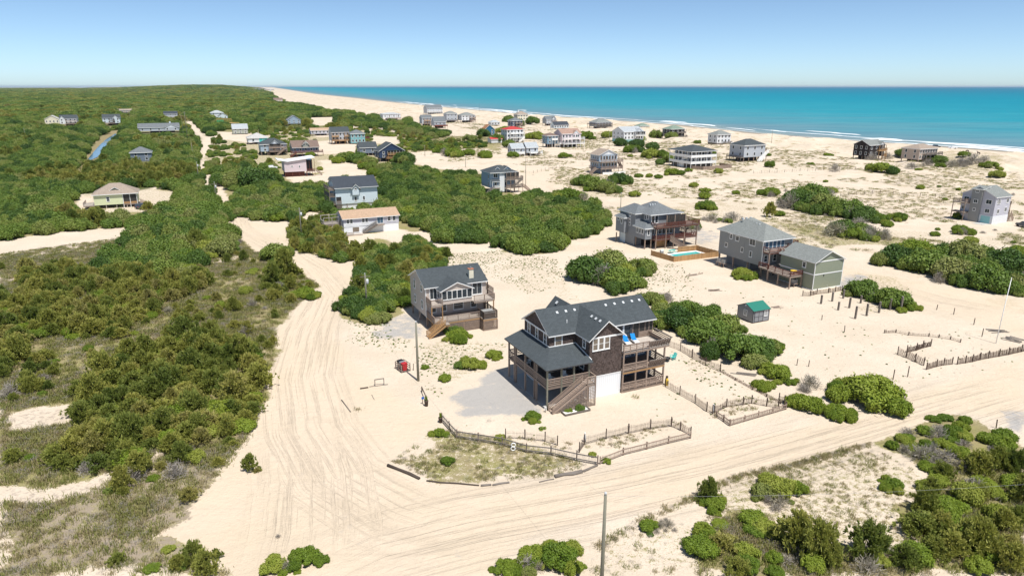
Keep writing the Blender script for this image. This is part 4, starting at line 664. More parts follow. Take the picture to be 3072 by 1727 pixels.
    for x, y in ((-7.0, -.4), (-5.05, -.4), (-3.3, -.4), (-1.15, -.4), (-7.0, 2.4), (-7.0, 2.95), (-7.0, 5.6), (-7.0, 8.4), (-7.0, 8.85), (-7.0, 10.6)): t.post(x, y, -.4, 5.4, 'wood_green' if y < 0 else 'wood', .2)
    t.rail((-7.05, -.45), (-1.2, -.45), 2.95, posts=False); t.rail((-7.05, -.4), (-7.05, 10.65), 2.95, posts=False); t.rail((-7.0, 10.65), (-4.75, 10.65), 2.95, posts=False)
    t.window('F', -3.2, 4.5, 3.5, 1.6, 2.0, 2, 1, 'glass'); t.window('L', 5.5, 4.4, -4.7, 1.6, 2.0, 2, 1, 'glass'); t.window('L', 8.6, 4.4, -4.7, .9, 1.3); t.box('door', -1.9, -1.0, 3.4, 3.5, 3.0, 5.05, 'side_bluegrey'); t.window('L', 1.8, 4.4, -.85, .9, 1.5)
    # front stair, landing and lattice
    t.deck(-2.15, -1.0, -1.8, -.5, 2.95); t.stairs((-2.2, -1.28, 2.92), (-6.95, -1.28, .02), 1.0, 'wood')
    t.rail((-2.15, -1.8), (-1.05, -1.8), 2.95); t.rail((-1.0, -1.8), (-1.0, -.5), 2.95); t.post(-2.15, -1.8, -.3, 3.9, 'wood', .12); t.post(-1.0, -1.8, -.3, 3.9, 'wood', .12)
    t.lattice('lattice_panel', (-2.15, -1.83), (-1.0, -1.83), 0, 2.65); t.lattice('lattice_panel', (-6.4, -1.83), (-2.2, -1.83), 0, .2, z1b=2.7)
    # decks on the right
    for z, x1 in ((5.58, 11.15), (2.92, 10.55), (.35, 10.55)): t.deck(3.97, x1, -.35, 3.48, z, 'deck_pale' if z > 5 else 'deck_dark')
    for x in (4.05, 6.0, 7.75, 10.45): t.post(x, -.25, -.3, 5.3, 'wood', .18)
    for y in (1.6, 3.4): t.post(10.45, y, -.3, 5.3, 'wood', .18)
    t.rail((4.0, -.33), (7.9, -.33), 5.58, step=1.0); t.rail((4.05, -.33), (4.05, .0), 5.58, posts=False)
    for z, x1 in ((5.58, 11.1), (2.92, 10.5)):                 # outward leaning bench backs
        for i in range(9): x = 7.95 + (x1 - 7.95) * i / 8; t.bar('bench_bracket', (x, -.2, z), (x, -.55, z + .95), .05, .12, 'wood')
        for i in range(4): t.bar('bench_back_board', (7.9, -.33 - .09 * i + .07, z + .3 + .2 * i), (x1, -.33 - .09 * i + .07, z + .3 + .2 * i), .03, .13, 'wood')
        t.bar('hand_rail', (7.9, -.58, z + .99), (x1 + .1, -.58, z + .99), .16, .05, 'wood_grey'); t.box('bench_seat', 8, x1 - .1, -.15, .3, z + .42, z + .47, 'wood')
    for i in range(4): t.bar('bench_back_board', (11.1 + .09 * i, -.3, 5.9 + .2 * i), (11.1 + .09 * i, 3.4, 5.9 + .2 * i), .03, .13, 'wood')
    t.bar('hand_rail', (11.4, -.5, 6.57), (11.4, 3.45, 6.57), .16, .05, 'wood_grey'); t.box('bench_seat', 10.5, 11.0, .3, 3.3, 6.0, 6.05, 'wood_grey'); t.box('bench_back', 10.35, 10.4, .4, 3.3, 5.95, 6.4, 'wood')
    t.rail((4.0, -.33), (7.75, -.33), 2.92, posts=False); t.rail((10.5, -.3), (10.5, 3.4), 2.92, mat='wood_dark', posts=False)
    t.rail((4.0, -.33), (10.45, -.33), .35, posts=True, step=1.1); t.rail((10.5, -.3), (10.5, 3.4), .35, posts=False)
    t.bar('deck_band', (4.0, -.36, 2.72), (10.5, -.36, 2.72), .04, .2, 'wood_new')
    for x in (5.0, 6.9, 9.1): t.window('F', x, 1.7, 3.5, 1.5, 1.9, 2, 1, 'glass'); t.window('F', x, 4.3, 3.5, 1.5, 1.9, 2, 1, 'glass')
    # roof vents on both slopes
    sl = 2.15 / 3.55
    for x in (-2.2, -.9, .4, 5.2, 6.6, 8, 9.4, 10.6): z = 8.15 + sl * (6.15 - 3.5) + .14; t.bar('roof_vent', (x, 6.0, z - .1), (x, 6.3, z + .1), .3, .1, 'vent')
    for y in (.9, 1.9, 2.9): t.bar('roof_vent', (.92, y, 9.82), (1.18, y, 10.03), .3, .1, 'vent')
    t.cyl('vent_pipe', (-1.6, 4.6, 8.7), (-1.6, 4.6, 9.3), .06, 'white'); t.bar('roof_vent', (.2, 10.9, 9.4), (.5, 10.9, 9.7), .34, .12, 'vent')
    return t
main_house()
def lounger(x, y, z, rz, label):
    p = V2(MH, x, y); t = Thing('sun_lounger', label, 'sun lounger', (p[0], p[1], z), TH + rz, 'loungers on the top deck')
    t.box('frame', -.35, .35, -1.0, .45, .25, .3, 'white'); t.box('leg', -.33, -.27, -.95, -.89, 0, .25, 'white'); t.box('leg', .27, .33, -.95, -.89, 0, .25, 'white'); t.box('leg', -.33, -.27, .35, .41, 0, .25, 'white'); t.box('leg', .27, .33, .35, .41, 0, .25, 'white')
    t.box('seat_cushion', -.33, .33, -.98, .3, .3, .38, 'white'); t.bar('back_cushion', (0, .28, .36), (0, .85, .92), .62, .08, 'cushion_blue'); t.box('towel', -.31, .31, -.25, .28, .38, .42, 'cushion_blue')
lounger(6.1, 2.2, 5.58, -.25, 'blue and white sun lounger on the top deck beside the gable wall'); lounger(7.4, 2.3, 5.58, -.2, 'blue and white sun lounger on the top deck beside the screen door')
def chair(p, z, rz, mat, label, group=None):                   # slatted garden chair
    t = Thing('garden_chair', label, 'chair', (p[0], p[1], z), rz, group)
    for i in range(5): x = -.26 + .13 * i; t.bar('back_slat', (x, .22, .3), (x, .52, 1.0 - .03 * abs(i - 2)), .1, .025, mat)
    for i in range(4): t.box('seat_slat', -.3, .3, -.3 + .13 * i, -.19 + .13 * i, .36 - .02 * i, .385 - .02 * i, mat)
    for s in (-1, 1): t.box('arm', s * .36 - .06, s * .36 + .06, -.35, .35, .56, .585, mat); t.box('leg', s * .31 - .03, s * .31 + .03, -.3, -.24, 0, .56, mat); t.box('leg', s * .31 - .03, s * .31 + .03, .2, .26, 0, .56, mat)
g = V2(MH, 12.6, .9); chair(V2(MH, 17.1, 6.1), tz(*V2(MH, 17.1, 6.1)), R(-60), 'turquoise', 'turquoise slatted garden chair on the sand beside the black fire bowl')
chair(V2(MH, -5.8, .8), 2.95, R(40), 'white', 'white slatted chair on the porch corner above the carport'); chair(V2(MH, -3.9, .9), 2.95, R(10), 'white', 'white slatted chair on the porch by the front stair'); chair(V2(MH, -6.0, 7.0), 2.95, R(-60), 'white', 'white slatted chair on the side porch')
def firebowl():
    p = V2(MH, 15.9, 5.9); t = Thing('fire_bowl', 'round black metal fire bowl on the sand beside the turquoise chair', 'fire bowl', (*p, tz(*p)))
    v, f = tube([(0, 0, .2), (0, 0, .28), (0, 0, .45), (0, 0, .6), (0, 0, .66)], [.15, .36, .46, .42, .2], 14); t.add('bowl', v, f, 'black', smooth_=True)
    for k in range(3): a = k * 2.09; t.bar('leg', (.3 * math.cos(a), .3 * math.sin(a), .3), (.42 * math.cos(a), .42 * math.sin(a), -.02), .05, .05, 'black')
firebowl()
def planter():
    p = V2(MH, -4.05, -2.4); t = Thing('planter_bed', 'long timber-edged planter bed of white stones at the foot of the lattice', 'planter', (*p, 0))
    t.box('stone_fill', -1.65, 1.65, -.4, .45, -.05, .12, 'stone_white')
    for a in (((-1.75, -.5), (1.75, -.5)), ((-1.75, .5), (1.75, .5))): t.bar('edge_board', (*a[0], .12), (*a[1], .12), .1, .28, 'wood_grey')
    for x in (-1.75, 1.75): t.bar('edge_board', (x, -.44, .12), (x, .44, .12), .1, .28, 'wood_grey')
planter()
def buoyman():
    p = V2(MH, 10.75, -.75); t = Thing('buoy_figure', 'yellow painted post figure with black markings at the corner of the lowest deck', 'ornament', (*p, 0))
    v, f = tube([(0, 0, 0), (0, 0, .15), (0, 0, .75), (0, 0, .95), (0, 0, 1.05)], [.2, .26, .25, .14, .12], 12); t.add('body', v, f, 'yellow', smooth_=True)
    v, f = tube([(0, 0, 1.03), (0, 0, 1.15), (0, 0, 1.3), (0, 0, 1.38)], [.1, .17, .16, .05], 12); t.add('head', v, f, 'wood_dark', smooth_=True)
    t.box('stripe', -.12, .12, -.275, -.24, .3, .42, 'black'); t.box('stripe', -.1, .1, -.275, -.24, .56, .68, 'black')
buoyman()
p = V2(MH, -7.45, -.9); t = Thing('yard_sign', 'small white yard sign at the foot of the front stair', 'sign', (*p, 0)); t.box('panel', -.14, .14, -.02, .02, .25, .75, 'white'); t.box('stake', -.025, .025, -.05, -.021, -.1, .6, 'wood_dark')
# ---------------------------------------------------------------- beige house behind
def beige_house():
    o = (-14.015, 105.894); t = Thing('beige_house', 'beige lap-sided house with slate roof, window bay and striped timber skirting under its deck', 'house', (*o, 0))
    t.box('wall', 0, 10.6, 0, 8.5, 1.75, 6.85, 'side_beige'); t.gable(0, 10.6, 0, 8.5, 6.85, 8.75, 'x', ox=.3, oy=.35, wall='side_beige')
    t.box('wall', 2.0, 7.2, -2.2, .0, 4.25, 6.6, 'side_beige'); t.gable(2.0, 7.2, -2.2, 3.6, 6.6, 7.75, 'y', ox=.3, oy=.35, wall='side_beige', ends=(1, 0), ov=(.3, 0), name='bay_roof')
    for i in range(6): x = 2.45 + .86 * i; t.window('F', x, 5.75, -2.2, .74, 1.35, 1, 1, 'glass', trim=.055)
    for y in (-1.6, -.6): t.window('L', y, 5.75, 2.0, .8, 1.35, 1, 1, 'glass', trim=.06)
    for y, z, h in ((5.95, 5.95, 1.4), (2.15, 6.2, 1.1), (5.8, 3.4, 1.2), (1.95, 3.45, 1.35)): t.window('L', y, z, 0, .75, h)
    for x in (1.2, 3.0, 5.6, 8.3): t.window('F', x, 3.2, 0, .9 if x != 5.6 else 1.6, 1.4)
    t.box('corner_board', -.05, .1, -.05, .1, 1.7, 6.6, 'trim_white'); t.window('F', 1.3, 5.7, 0, 1.1, 1.9, 2, 1); t.window('F', 9.0, 5.6, 0, 1.6, 1.9, 2, 1)
    for x in (.2, 3.6, 7, 10.3):
        for y in (.2, 4.2, 8.2): t.post(x, y, -.4, 1.75, 'wood', .25)
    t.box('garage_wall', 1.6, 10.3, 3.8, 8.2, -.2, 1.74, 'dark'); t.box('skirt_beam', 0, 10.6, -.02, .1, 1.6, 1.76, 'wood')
    t.deck(.0, 2.0, -2.7, -.02, 4.35, 'deck_pale'); t.rail((0.05, -2.65), (0.05, -.05), 4.35, 'balusters', 'wood'); t.rail((.05, -2.65), (1.95, -2.65), 4.35, 'balusters', 'wood')
    t.deck(7.2, 10.9, -3.1, -.02, 4.35, 'deck_pale'); t.rail((7.25, -3.05), (10.85, -3.05), 4.35, 'balusters', 'wood'); t.rail((10.85, -3.05), (10.85, 0), 4.35, 'balusters', 'wood')
    t.deck(10.62, 12.0, 0, 8.5, 4.35, 'deck'); t.rail((11.95, 0), (11.95, 8.4), 4.35, 'balusters', 'wood'); t.post(10.8, -.2, -.3, 6.8, 'wood_dark', .18); t.post(11.9, 3.5, -.3, 6.8, 'wood_dark', .18); t.post(10.7, -3, -.3, 4.3, 'wood_new', .16)
    # low deck with slatted skirting
    t.deck(.0, 7.8, -4.2, -.02, 1.95, 'deck', 'wood_new'); t.deck(7.81, 10.3, -5.5, -.02, 1.95, 'deck', 'wood_new')
    t.rail((.05, -4.15), (.05, -.1), 1.95, 'balusters', 'wood'); t.rail((.05, -4.15), (.9, -4.15), 1.95, 'balusters', 'wood'); t.rail((2.1, -4.15), (7.8, -4.15), 1.95, 'balusters', 'wood')
    for a, b in (((7.85, -5.45), (7.85, -3.2)), ((7.85, -5.45), (10.25, -5.45)), ((10.25, -5.45), (10.25, -.1))): t.rail(a, b, 1.95, 'boards', 'wood_dark', h=1.25, n=6)
    for i in range(9):
        z = .08 + i * .19; t.bar('skirt_slat', (2.2, -4.22, z), (7.8, -4.22, z), .03, .1, 'wood'); t.bar('skirt_slat', (7.83, -5.55, z), (10.33, -5.55, z), .03, .1, 'wood'); t.bar('skirt_slat', (7.8, -5.53, z), (7.8, -4.25, z), .03, .1, 'wood'); t.bar('skirt_slat', (10.36, -5.53, z), (10.36, -.1, z), .03, .1, 'wood')
    t.box('skirt_backing', 2.3, 10.2, -4.0, -3.9, -.2, 1.65, 'dark')
    for x, y in ((.1, -4.1), (2.1, -4.1), (5, -4.1), (7.9, -5.4), (10.2, -5.4), (1.9, -2.6), (.1, -2.6)): t.post(x, y, -.3, 1.9 if y < -3 else 4.3, 'wood_new', .16)
    t.stairs((1.5, -4.75, 1.9), (-1.35, -4.75, .02), 1.1, 'wood_new', style='boards'); t.deck(1.5, 2.2, -5.35, -4.2, 1.95, 'deck', 'wood_new')
    for x in (1.2, 6.0): t.bar('roof_vent', (x, 3.0, 8.2), (x, 3.3, 8.36), .3, .1, 'dark')
    ch = t.box('chimney', 7.9, 8.7, .7, 1.4, 6.9, 8.75, 'side_cream'); t.box('chimney_cap', 7.84, 8.76, .64, 1.46, 8.76, 8.86, 'brick_red'); t.cyl('flue', (8.3, 1.05, 8.86), (8.3, 1.05, 9.15), .14, 'metal_grey')
beige_house()
p = V2((-14.015, 105.894), 9.05, -4.3); t = Thing('hot_tub', 'covered hot tub with grey lid in the corner of the beige house deck', 'hot tub', (*p, 1.95)); t.box('tub', -.95, .95, -.85, .85, 0, .85, 'metal_grey'); t.box('cover', -1.0, 1.0, -.9, .9, .85, 1.0, 'side_grey2')
# ---------------------------------------------------------------- grey-green house with garage building
BH = (51.445, 136.509)
def green_house():
    t = Thing('stilt_house', 'large grey-green stilt house with hipped roof, raised walkway and parking below', 'house', (*BH, 0))
    t.box('wall', 0, 8.0, 0, 5.2, 2.4, 7.75, 'side_grey2'); t.box('wall', .25, 9.5, 5.2, 13.2, 2.4, 7.75, 'side_grey2'); t.box('upper_bay', -.02, .25, 5.2, 12.9, 5.3, 7.7, 'side_grey2')
    t.hip(0, 8.0, 0, 9.5, 7.8, 10.35, rl=(4.0, 3.8, 4.0, 9.4), mat='roof_greengrey'); t.hip(.2, 9.5, 4.8, 13.2, 7.83, 10.6, rl=(4.3, 9.1, 5.6, 9.1), mat='roof_greengrey', o=.5)
    for y, z, h, w in ((3.0, 7.0, 1.5, 1.5), (7.4, 6.8, .9, .9), (9.3, 6.9, .9, .6), (10.9, 4.7, .8, .6), (6.0, 4.6, .9, .6), (3.2, 4.3, 1.1, .6)): t.window('L', y, z, .25 if y > 5.2 and z < 5 else (-.02 if y > 5.2 else 0), w, h, 2 if w > 1 else 1, 1)
    for x in (.9, 2.0, 3.1, 4.2, 5.3): t.window('F', x, 6.75, 0, .85, 1.7, 1, 1, 'glass_blue', trim=.07)
    for x in (1.0, 3.5): t.window('F', x, 3.9, 0, .8, 1.3)
    t.box('corner_board', -.06, .1, -.06, .08, 2.4, 7.7, 'trim_white'); t.box('corner_board', 7.95, 8.1, -.06, .08, 2.4, 7.7, 'trim_white'); t.box('skirt_board', -.03, 8.02, -.04, -.005, 2.3, 2.5, 'trim_white')
    for x in (.2, 3.8, 7.7):
        for y in (.2, 4, 8.5, 12.9): t.post(x + (.2 if y > 5 else 0), y, -.4, 2.4, 'wood', .28)
    t.box('storage_wall', 2.2, 7.8, 5.3, 12.6, -.2, 2.39, 'side_grey')
    t.deck(.0, 6.8, -1.9, -.05, 5.6, 'deck', 'wood_red'); t.rail((.05, -1.85), (6.75, -1.85), 5.6, 'boards', 'wood_red'); t.rail((.05, -1.85), (.05, -.1), 5.6, 'boards', 'wood_red'); t.rail((6.75, -1.85), (6.75, -.1), 5.6, 'boards', 'wood_red')
    t.deck(8.02, 11, 1.0, 9, 5.6, 'deck'); t.rail((10.95, 1.05), (10.95, 9), 5.6, 'boards', 'wood_red'); t.rail((8.1, 1.05), (10.95, 1.05), 5.6, 'boards', 'wood_red')
    t.deck(-.85, 4.2, -2.9, -.06, 2.5, 'deck', 'wood'); t.deck(-1.2, 2.1, -8.9, -2.91, 2.5, 'deck', 'wood')
    t.rail((-1.15, -8.85), (-1.15, -2.9), 2.5, 'boards', 'wood_red'); t.rail((-.8, -2.85), (-.8, -.1), 2.5, 'boards', 'wood_red'); t.rail((-1.15, -8.85), (2.05, -8.85), 2.5, 'boards', 'wood_red')
    for x, y, z in ((-1.1, -8.8, 2.4), (-1.1, -5.8, 2.4), (-.9, -2.9, 2.4), (2, -8.8, 2.4), (2, -6, 2.4), (4.1, -1.8, 5.5), (.1, -1.8, 5.5), (6.7, -1.8, 5.5)): t.post(x, y, -.3, z, 'wood', .2)
    t.stairs((2.6, -2.4, 5.55), (5.8, -2.4, 2.55), 1.0, 'wood_red')
    for x, y, z in ((3.0, 9.5, 10.6), (4.0, 9.5, 10.65), (5.3, 9.6, 10.6), (2.6, 7.4, 9.3), (3.4, 5.0, 10.1), (3.6, 6.0, 10.1), (3.2, 2.4, 9.2)): t.box('roof_vent', x - .18, x + .18, y - .18, y + .18, z - .35, z + .05, 'vent')
green_house()
def ac_unit(p, z, label, n=1):
    t = Thing('ac_unit', label, 'air conditioner', (*p, 0)); t.box('platform', -.6, .6, -.55, .55, z - .1, z, 'wood'); 
    for sx in (-1, 1):
        for sy in (-1, 1): t.post(sx * .5, sy * .45, -.2, z - .1, 'wood', .1, 'leg')
    t.box('casing', -.42, .42, -.42, .42, z, z + .8, 'metal_grey'); t.box('side_panel', .42, .46, -.4, .4, z + .05, z + .75, 'white'); t.cyl('fan_grille', (0, 0, z + .8), (0, 0, z + .85), .34, 'darktrim', 14)
ac_unit(V2(BH, -.9, 11.3), .9, 'pale air conditioner on a stand by the far corner pile of the stilt house'); ac_unit(V2(BH, -.9, 9.9), .9, 'pale air conditioner on a stand beside a twin unit and a round bush')
GB = (58.34, 127.131)
ac_unit(V2(GB, -1.0, 3.6), .7, 'dark air conditioner on a timber stand against the green garage wall')
def garage():
    t = Thing('garage_building', 'sage green two storey garage building with white band and grey gabled roof', 'garage', (*GB, 0))
    t.box('wall', 0, 7.65, 0, 8.6, -.2, 3.0, 'side_green'); t.box('band_board', -.04, 7.69, -.04, 8.64, 3.0, 3.2, 'trim_white'); t.box('wall', .0, 7.65, 0, 8.6, 3.2, 5.65, 'side_green')
    t.gable(0, 7.65, 0, 8.6, 5.65, 7.45, 'y', ox=.35, oy=.35, mat='roof_greengrey', wall='side_green'); t.box('frieze_board', -.03, 7.68, -.05, -.003, 5.5, 5.72, 'trim_white')
    for x, y in ((-.05, -.05), (7.58, -.05)): t.box('corner_board', x, x + .13, y, y + .12, -.1, 5.5, 'trim_white')
    t.box('skirt_board', -.05, 7.7, -.05, -.002, -.15, .15, 'trim_white'); t.box('skirt_board', -.05, -.002, 0, 8.6, -.15, .15, 'trim_white')
    t.window('L', 2.6, 4.6, 0, .7, 1.0, 1, 1, 'glass'); t.box('wall_lamp', 2.5, 2.62, -.14, -.002, 2.6, 2.9, 'dark'); t.box('wall_lamp', 3.8, 3.9, -.12, -.002, .5, .6, 'vent'); t.box('side_door_rail', 7.7, 8.6, 5, 5.1, 3.0, 4.1, 'wood_dark')
    for y in (1.2, 2.8, 4.4, 6.0): t.bar('roof_vent', (3.1, y, 7.02), (3.4, y, 7.2), .34, .14, 'vent')
garage()
p = V2(BH, .9, -7.7); t = Thing('patio_table', 'round orange patio table on the raised timber walkway', 'table', (*p, 2.5)); t.cyl('table_top', (0, 0, .7), (0, 0, .76), .65, 'yellow', 16); t.cyl('pedestal', (0, 0, 0), (0, 0, .7), .06, 'dark'); t.cyl('base', (0, 0, 0), (0, 0, .05), .3, 'dark')
# ---------------------------------------------------------------- grey house with the pool
PH = (32.28, 161.847)
def pool_house():
    t = Thing('pool_side_house', 'dark grey three storey house with stepped hip roofs beside a fenced pool', 'house', (*PH, 0))
    t.box('wall', 2.1, 11.0, 1.0, 9.6, 2.4, 8.2, 'side_grey'); t.box('wall', 0, 2.1, 4.5, 11.2, -.2, 8.0, 'side_grey'); t.box('wall', 0, 2.1, .2, 4.5, 2.35, 5.1, 'side_grey'); t.box('wall', -1.2, .0, 7.5, 11.2, 2.8, 6.6, 'side_grey')
    t.hip(2.1, 11.0, 1.0, 9.6, 8.25, 9.75, mat='roof_grey', o=.6); t.hip(0, 5, 4.5, 11.4, 8.1, 9.9, mat='roof_grey', o=.5); t.hip(6, 10.8, 5.0, 11.5, 8.3, 10.0, mat='roof_grey', o=.5); t.hip(-.02, 2.5, .2, 4.6, 5.15, 6.3, rl=(1.6, 2.0, 1.6, 4.5), mat='roof_grey', o=.4, name='entry_roof'); t.hip(-1.2, .1, 7.5, 11.2, 6.65, 7.3, mat='roof_grey', o=.35, name='side_roof')
    for y in (1.2, 2.3, 3.5): t.window('L', y, 4.2, 0, .55, 1.1, 1, 1)
    for z in (7.5, 6.7, 5.9, 5.1): t.window('L', 6.8, z, 0, .5, .5, 1, 1)
    for y in (8.6, 10): t.window('L', y, 5.6 if y < 9 else 6.0, -1.2, .5, 1.0 if y < 9 else .5, 1, 1)
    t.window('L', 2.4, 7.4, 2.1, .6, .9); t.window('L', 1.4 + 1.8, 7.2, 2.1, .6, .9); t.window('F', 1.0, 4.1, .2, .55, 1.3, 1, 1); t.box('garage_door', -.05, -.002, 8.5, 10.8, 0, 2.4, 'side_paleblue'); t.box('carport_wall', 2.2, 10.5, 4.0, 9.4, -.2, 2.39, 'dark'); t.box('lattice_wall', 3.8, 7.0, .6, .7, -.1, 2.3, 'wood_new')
    for x in (2.7, 3.9, 5.0, 6.1, 7.2, 8.3): t.window('F', x, 4.2, 1.0, .85, 1.9, 1, 1, 'glass', trim=.06)
    for x in (2.7, 3.7): t.window('F', x, 7.0, 1.0, .8, 1.8, 1, 1, 'glass')
    t.deck(2.15, 15.2, -1.4, .98, 5.4, 'deck_dark', 'wood_red'); t.deck(11.05, 15.2, .99, 7, 5.4, 'deck_dark', 'wood_red'); t.deck(2.15, 14.8, -1.2, .98, 2.35, 'deck_dark', 'wood_red'); t.deck(11.05, 14.8, .99, 7, 2.35, 'deck_dark', 'wood_red')
    for z, x1, y0 in ((5.4, 15.1, -1.35), (2.35, 14.7, -1.15)):
        t.rail((2.2, y0), (x1, y0), z, 'boards', 'wood_red'); t.rail((2.2, y0), (2.2, .9), z, 'boards', 'wood_red'); t.rail((x1, y0), (x1, 7), z, 'boards', 'wood_red')
    for x in (2.3, 5.2, 7.6, 10.8, 14.6): t.post(x, -1.1, -.3, 5.3 if not 5 < x < 11 else 8.1, 'wood', .2)
    for x in (5.2, 6.4, 7.6, 8.7, 9.8, 10.8): t.box('porch_post', x - .06, x + .06, -1.06, -.94, 5.4, 8.15, 'wood_dark')
    for i, x in enumerate((5.27, 6.47, 7.67, 8.77, 9.87)): t.box('screen_panel', x, x + .98, -1.01, -.98, 5.6, 8.1, 'screen')
    for x, y in ((11, 2), (14.5, 3), (14.5, 6.5), (11, 7), (5, 3), (.2, .4), (2, .4), (-1, 11), (.2, 4.2)): t.post(x, y, -.3, 2.3 if y < 1 or x < 10 else 5.3, 'wood', .22)
    t.stairs((6.2, -1.7, 2.3), (8.7, -4.6, .05), 1.0, 'wood')
    for x, y, z in ((5.0, 5.6, 9.9), (5.7, 5.6, 9.9), (6.4, 5.6, 9.9), (8.6, 8.0, 9.9), (9.1, 8.2, 9.9)): t.box('roof_vent', x - .18, x + .18, y - .18, y + .18, z - .4, z + .03, 'vent')
pool_house()
def pool():
    t = Thing('swimming_pool', 'rectangular turquoise swimming pool with pale surround behind a tan board fence', 'pool', (*PH, 0))
    m, nt, b = newmat('pool_water'); b.inputs['Base Color'].default_value = (.02, .42, .40, 1); b.inputs['Roughness'].default_value = .08; bump(nt, b, noise(nt, pos(nt), 1.5, 3), .1, .1); M['pool_water'] = m
    x0, x1, y0, y1 = 1.4, 9.0, -10.5, -7.8
    t.box('water', x0, x1, y0, y1, -.1, .22, 'pool_water')
    for n, a in (('coping', (x0 - 1.0, x1 + .9, y1, y1 + .9)), ('coping', (x0 - 1.0, x1 + .9, y0 - .7, y0)), ('coping', (x0 - 1.0, x0, y0, y1)), ('coping', (x1, x1 + .9, y0, y1))): t.box(n, *a, -.1, .3, 'pool_tile')
pool()
def board_fence(pts, label, h=1.25, mat='fence_new', o=PH, w=.3, rails=True, cap=False):
    p0 = V2(o, *pts[0]); t = Thing('board_fence', label, 'fence', (*o, 0))
    for a, b in zip(pts[:-1], pts[1:]):
        a = Vector(a); b = Vector(b); n = max(1, int((b - a).length / w)); d = (b - a) / n
        for i in range(n): c = a + d * (i + .5); hh = h + random.uniform(-.03, .03); t.bar('board', (*(a + d * (i + .04)), hh / 2 - .05), (*(a + d * (i + .96)), hh / 2 - .05), .03, hh + .1, mat)
        nn = Vector((-(b - a).y, (b - a).x)).normalized() * .05
        for z in (.3, h - .2): t.bar('fence_rail', (*(a + nn), z), (*(b + nn), z), .05, .1, mat)
        m = max(1, int((b - a).length / 2.4))
        for i in range(m + 1): c = a + (b - a) * i / m + nn * 1.6; t.post(c.x, c.y, -.3, h + .12, mat, .1, 'fence_post')
    return t
board_fence([(-2.3, -5.6), (-1.3, -12.9), (11.5, -13.2), (10.8, -6.0), (5.5, -5.6)], 'new tan board fence enclosing the turquoise pool')
t = Thing('picnic_table', 'turquoise picnic table on the pool deck by the foot of the stairs', 'table', (*V2(PH, 3.6, -5.9), .05)); t.box('table_top', -.8, .8, -.35, .35, .7, .75, 'turquoise'); t.box('bench', -.8, .8, -.75, -.5, .42, .46, 'turquoise'); t.box('bench', -.8, .8, .5, .75, .42, .46, 'turquoise')
for x in (-.6, .6): t.bar('leg', (x, -.7, 0), (x, .25, .7), .06, .06, 'turquoise'); t.bar('leg', (x, .7, 0), (x, -.25, .7), .06, .06, 'turquoise')
t = Thing('gas_grill', 'grey covered grill at the edge of the pool deck', 'grill', (*V2(PH, .8, -5.6), 0)); t.box('cart', -.4, .4, -.25, .25, 0, .75, 'metal_grey'); t.cyl('lid', (-.4, 0, .8), (.4, 0, .8), .28, 'vent', 12)
# ---------------------------------------------------------------- pale house with the orange roof
OH = (-44.846, 179.142)
def orange_house():
    t = Thing('ranch_house', 'long pale grey house with light orange shingle roof and wooden side stair', 'house', (*OH, 0))
    t.box('lower_wall', .0, 15, .05, 8.0, -.2, 2.0, 'batten_white'); t.box('wall', 0, 15.1, 0, 8.2, 2.05, 4.25, 'side_lilac'); t.gable(0, 15.1, 0, 8.2, 4.25, 5.75, 'x', ox=.35, oy=.4, mat='roof_orange', wall='side_lilac'); t.box('band_board', .02, 9.2, -.04, -.003, 2.0, 2.9, 'side_white')
    for x in (1.2, 2.1, 5.3, 6.2): t.window('F', x, 3.4, 0, .65, 1.15, 1, 2, 'glass', trim=.08)
    for x in (12.4, 13.8): t.window('F', x, 3.4, 0, .8, 1.2, 1, 2, 'glass')
    t.window('F', 9.9, 3.3, 0, 1.6, 1.9, 2, 1, 'glass_blue'); t.window('L', 3, 3.3, 0, 1.2, 1.3); t.box('porch_frame', 2.2, 4.4, -.25, -.02, .05, .15, 'white'); t.window('F', 3.2, 1.1, .05, 1.7, 1.3, 1, 1, 'glass_warm')
    t.stairs((8.8, -.75, 2.25), (5.0, -.75, .1), 1.0, 'wood_grey', style='balusters'); t.deck(8.8, 10.8, -1.4, -.06, 2.3)
    t.deck(-4.6, -.05, 3.5, 8.2, 2.3, 'deck'); t.rail((-4.55, 3.55), (-.1, 3.55), 2.3, 'boards', 'wood_pale'); t.rail((-4.55, 3.55), (-4.55, 8.1), 2.3, 'boards', 'wood_pale'); t.bar('pergola_beam', (-4.6, 3.6, 4.2), (0, 3.6, 4.2), .12, .15, 'wood_pale'); t.bar('pergola_beam', (-4.6, 8.1, 4.2), (0, 8.1, 4.2), .12, .15, 'wood_pale')
    for x in (-4.5, -2.3, -.3): t.post(x, 3.6, -.3, 4.2, 'wood_pale', .15); t.post(x, 8.1, -.3, 4.2, 'wood_pale', .15)
    t.deck(-2, 4.5, -2.4, -.4, .25, 'deck_pale'); t.rail((-2, -2.35), (2.0, -2.35), .25, 'boards', 'wood_pale', h=.7)
orange_house()
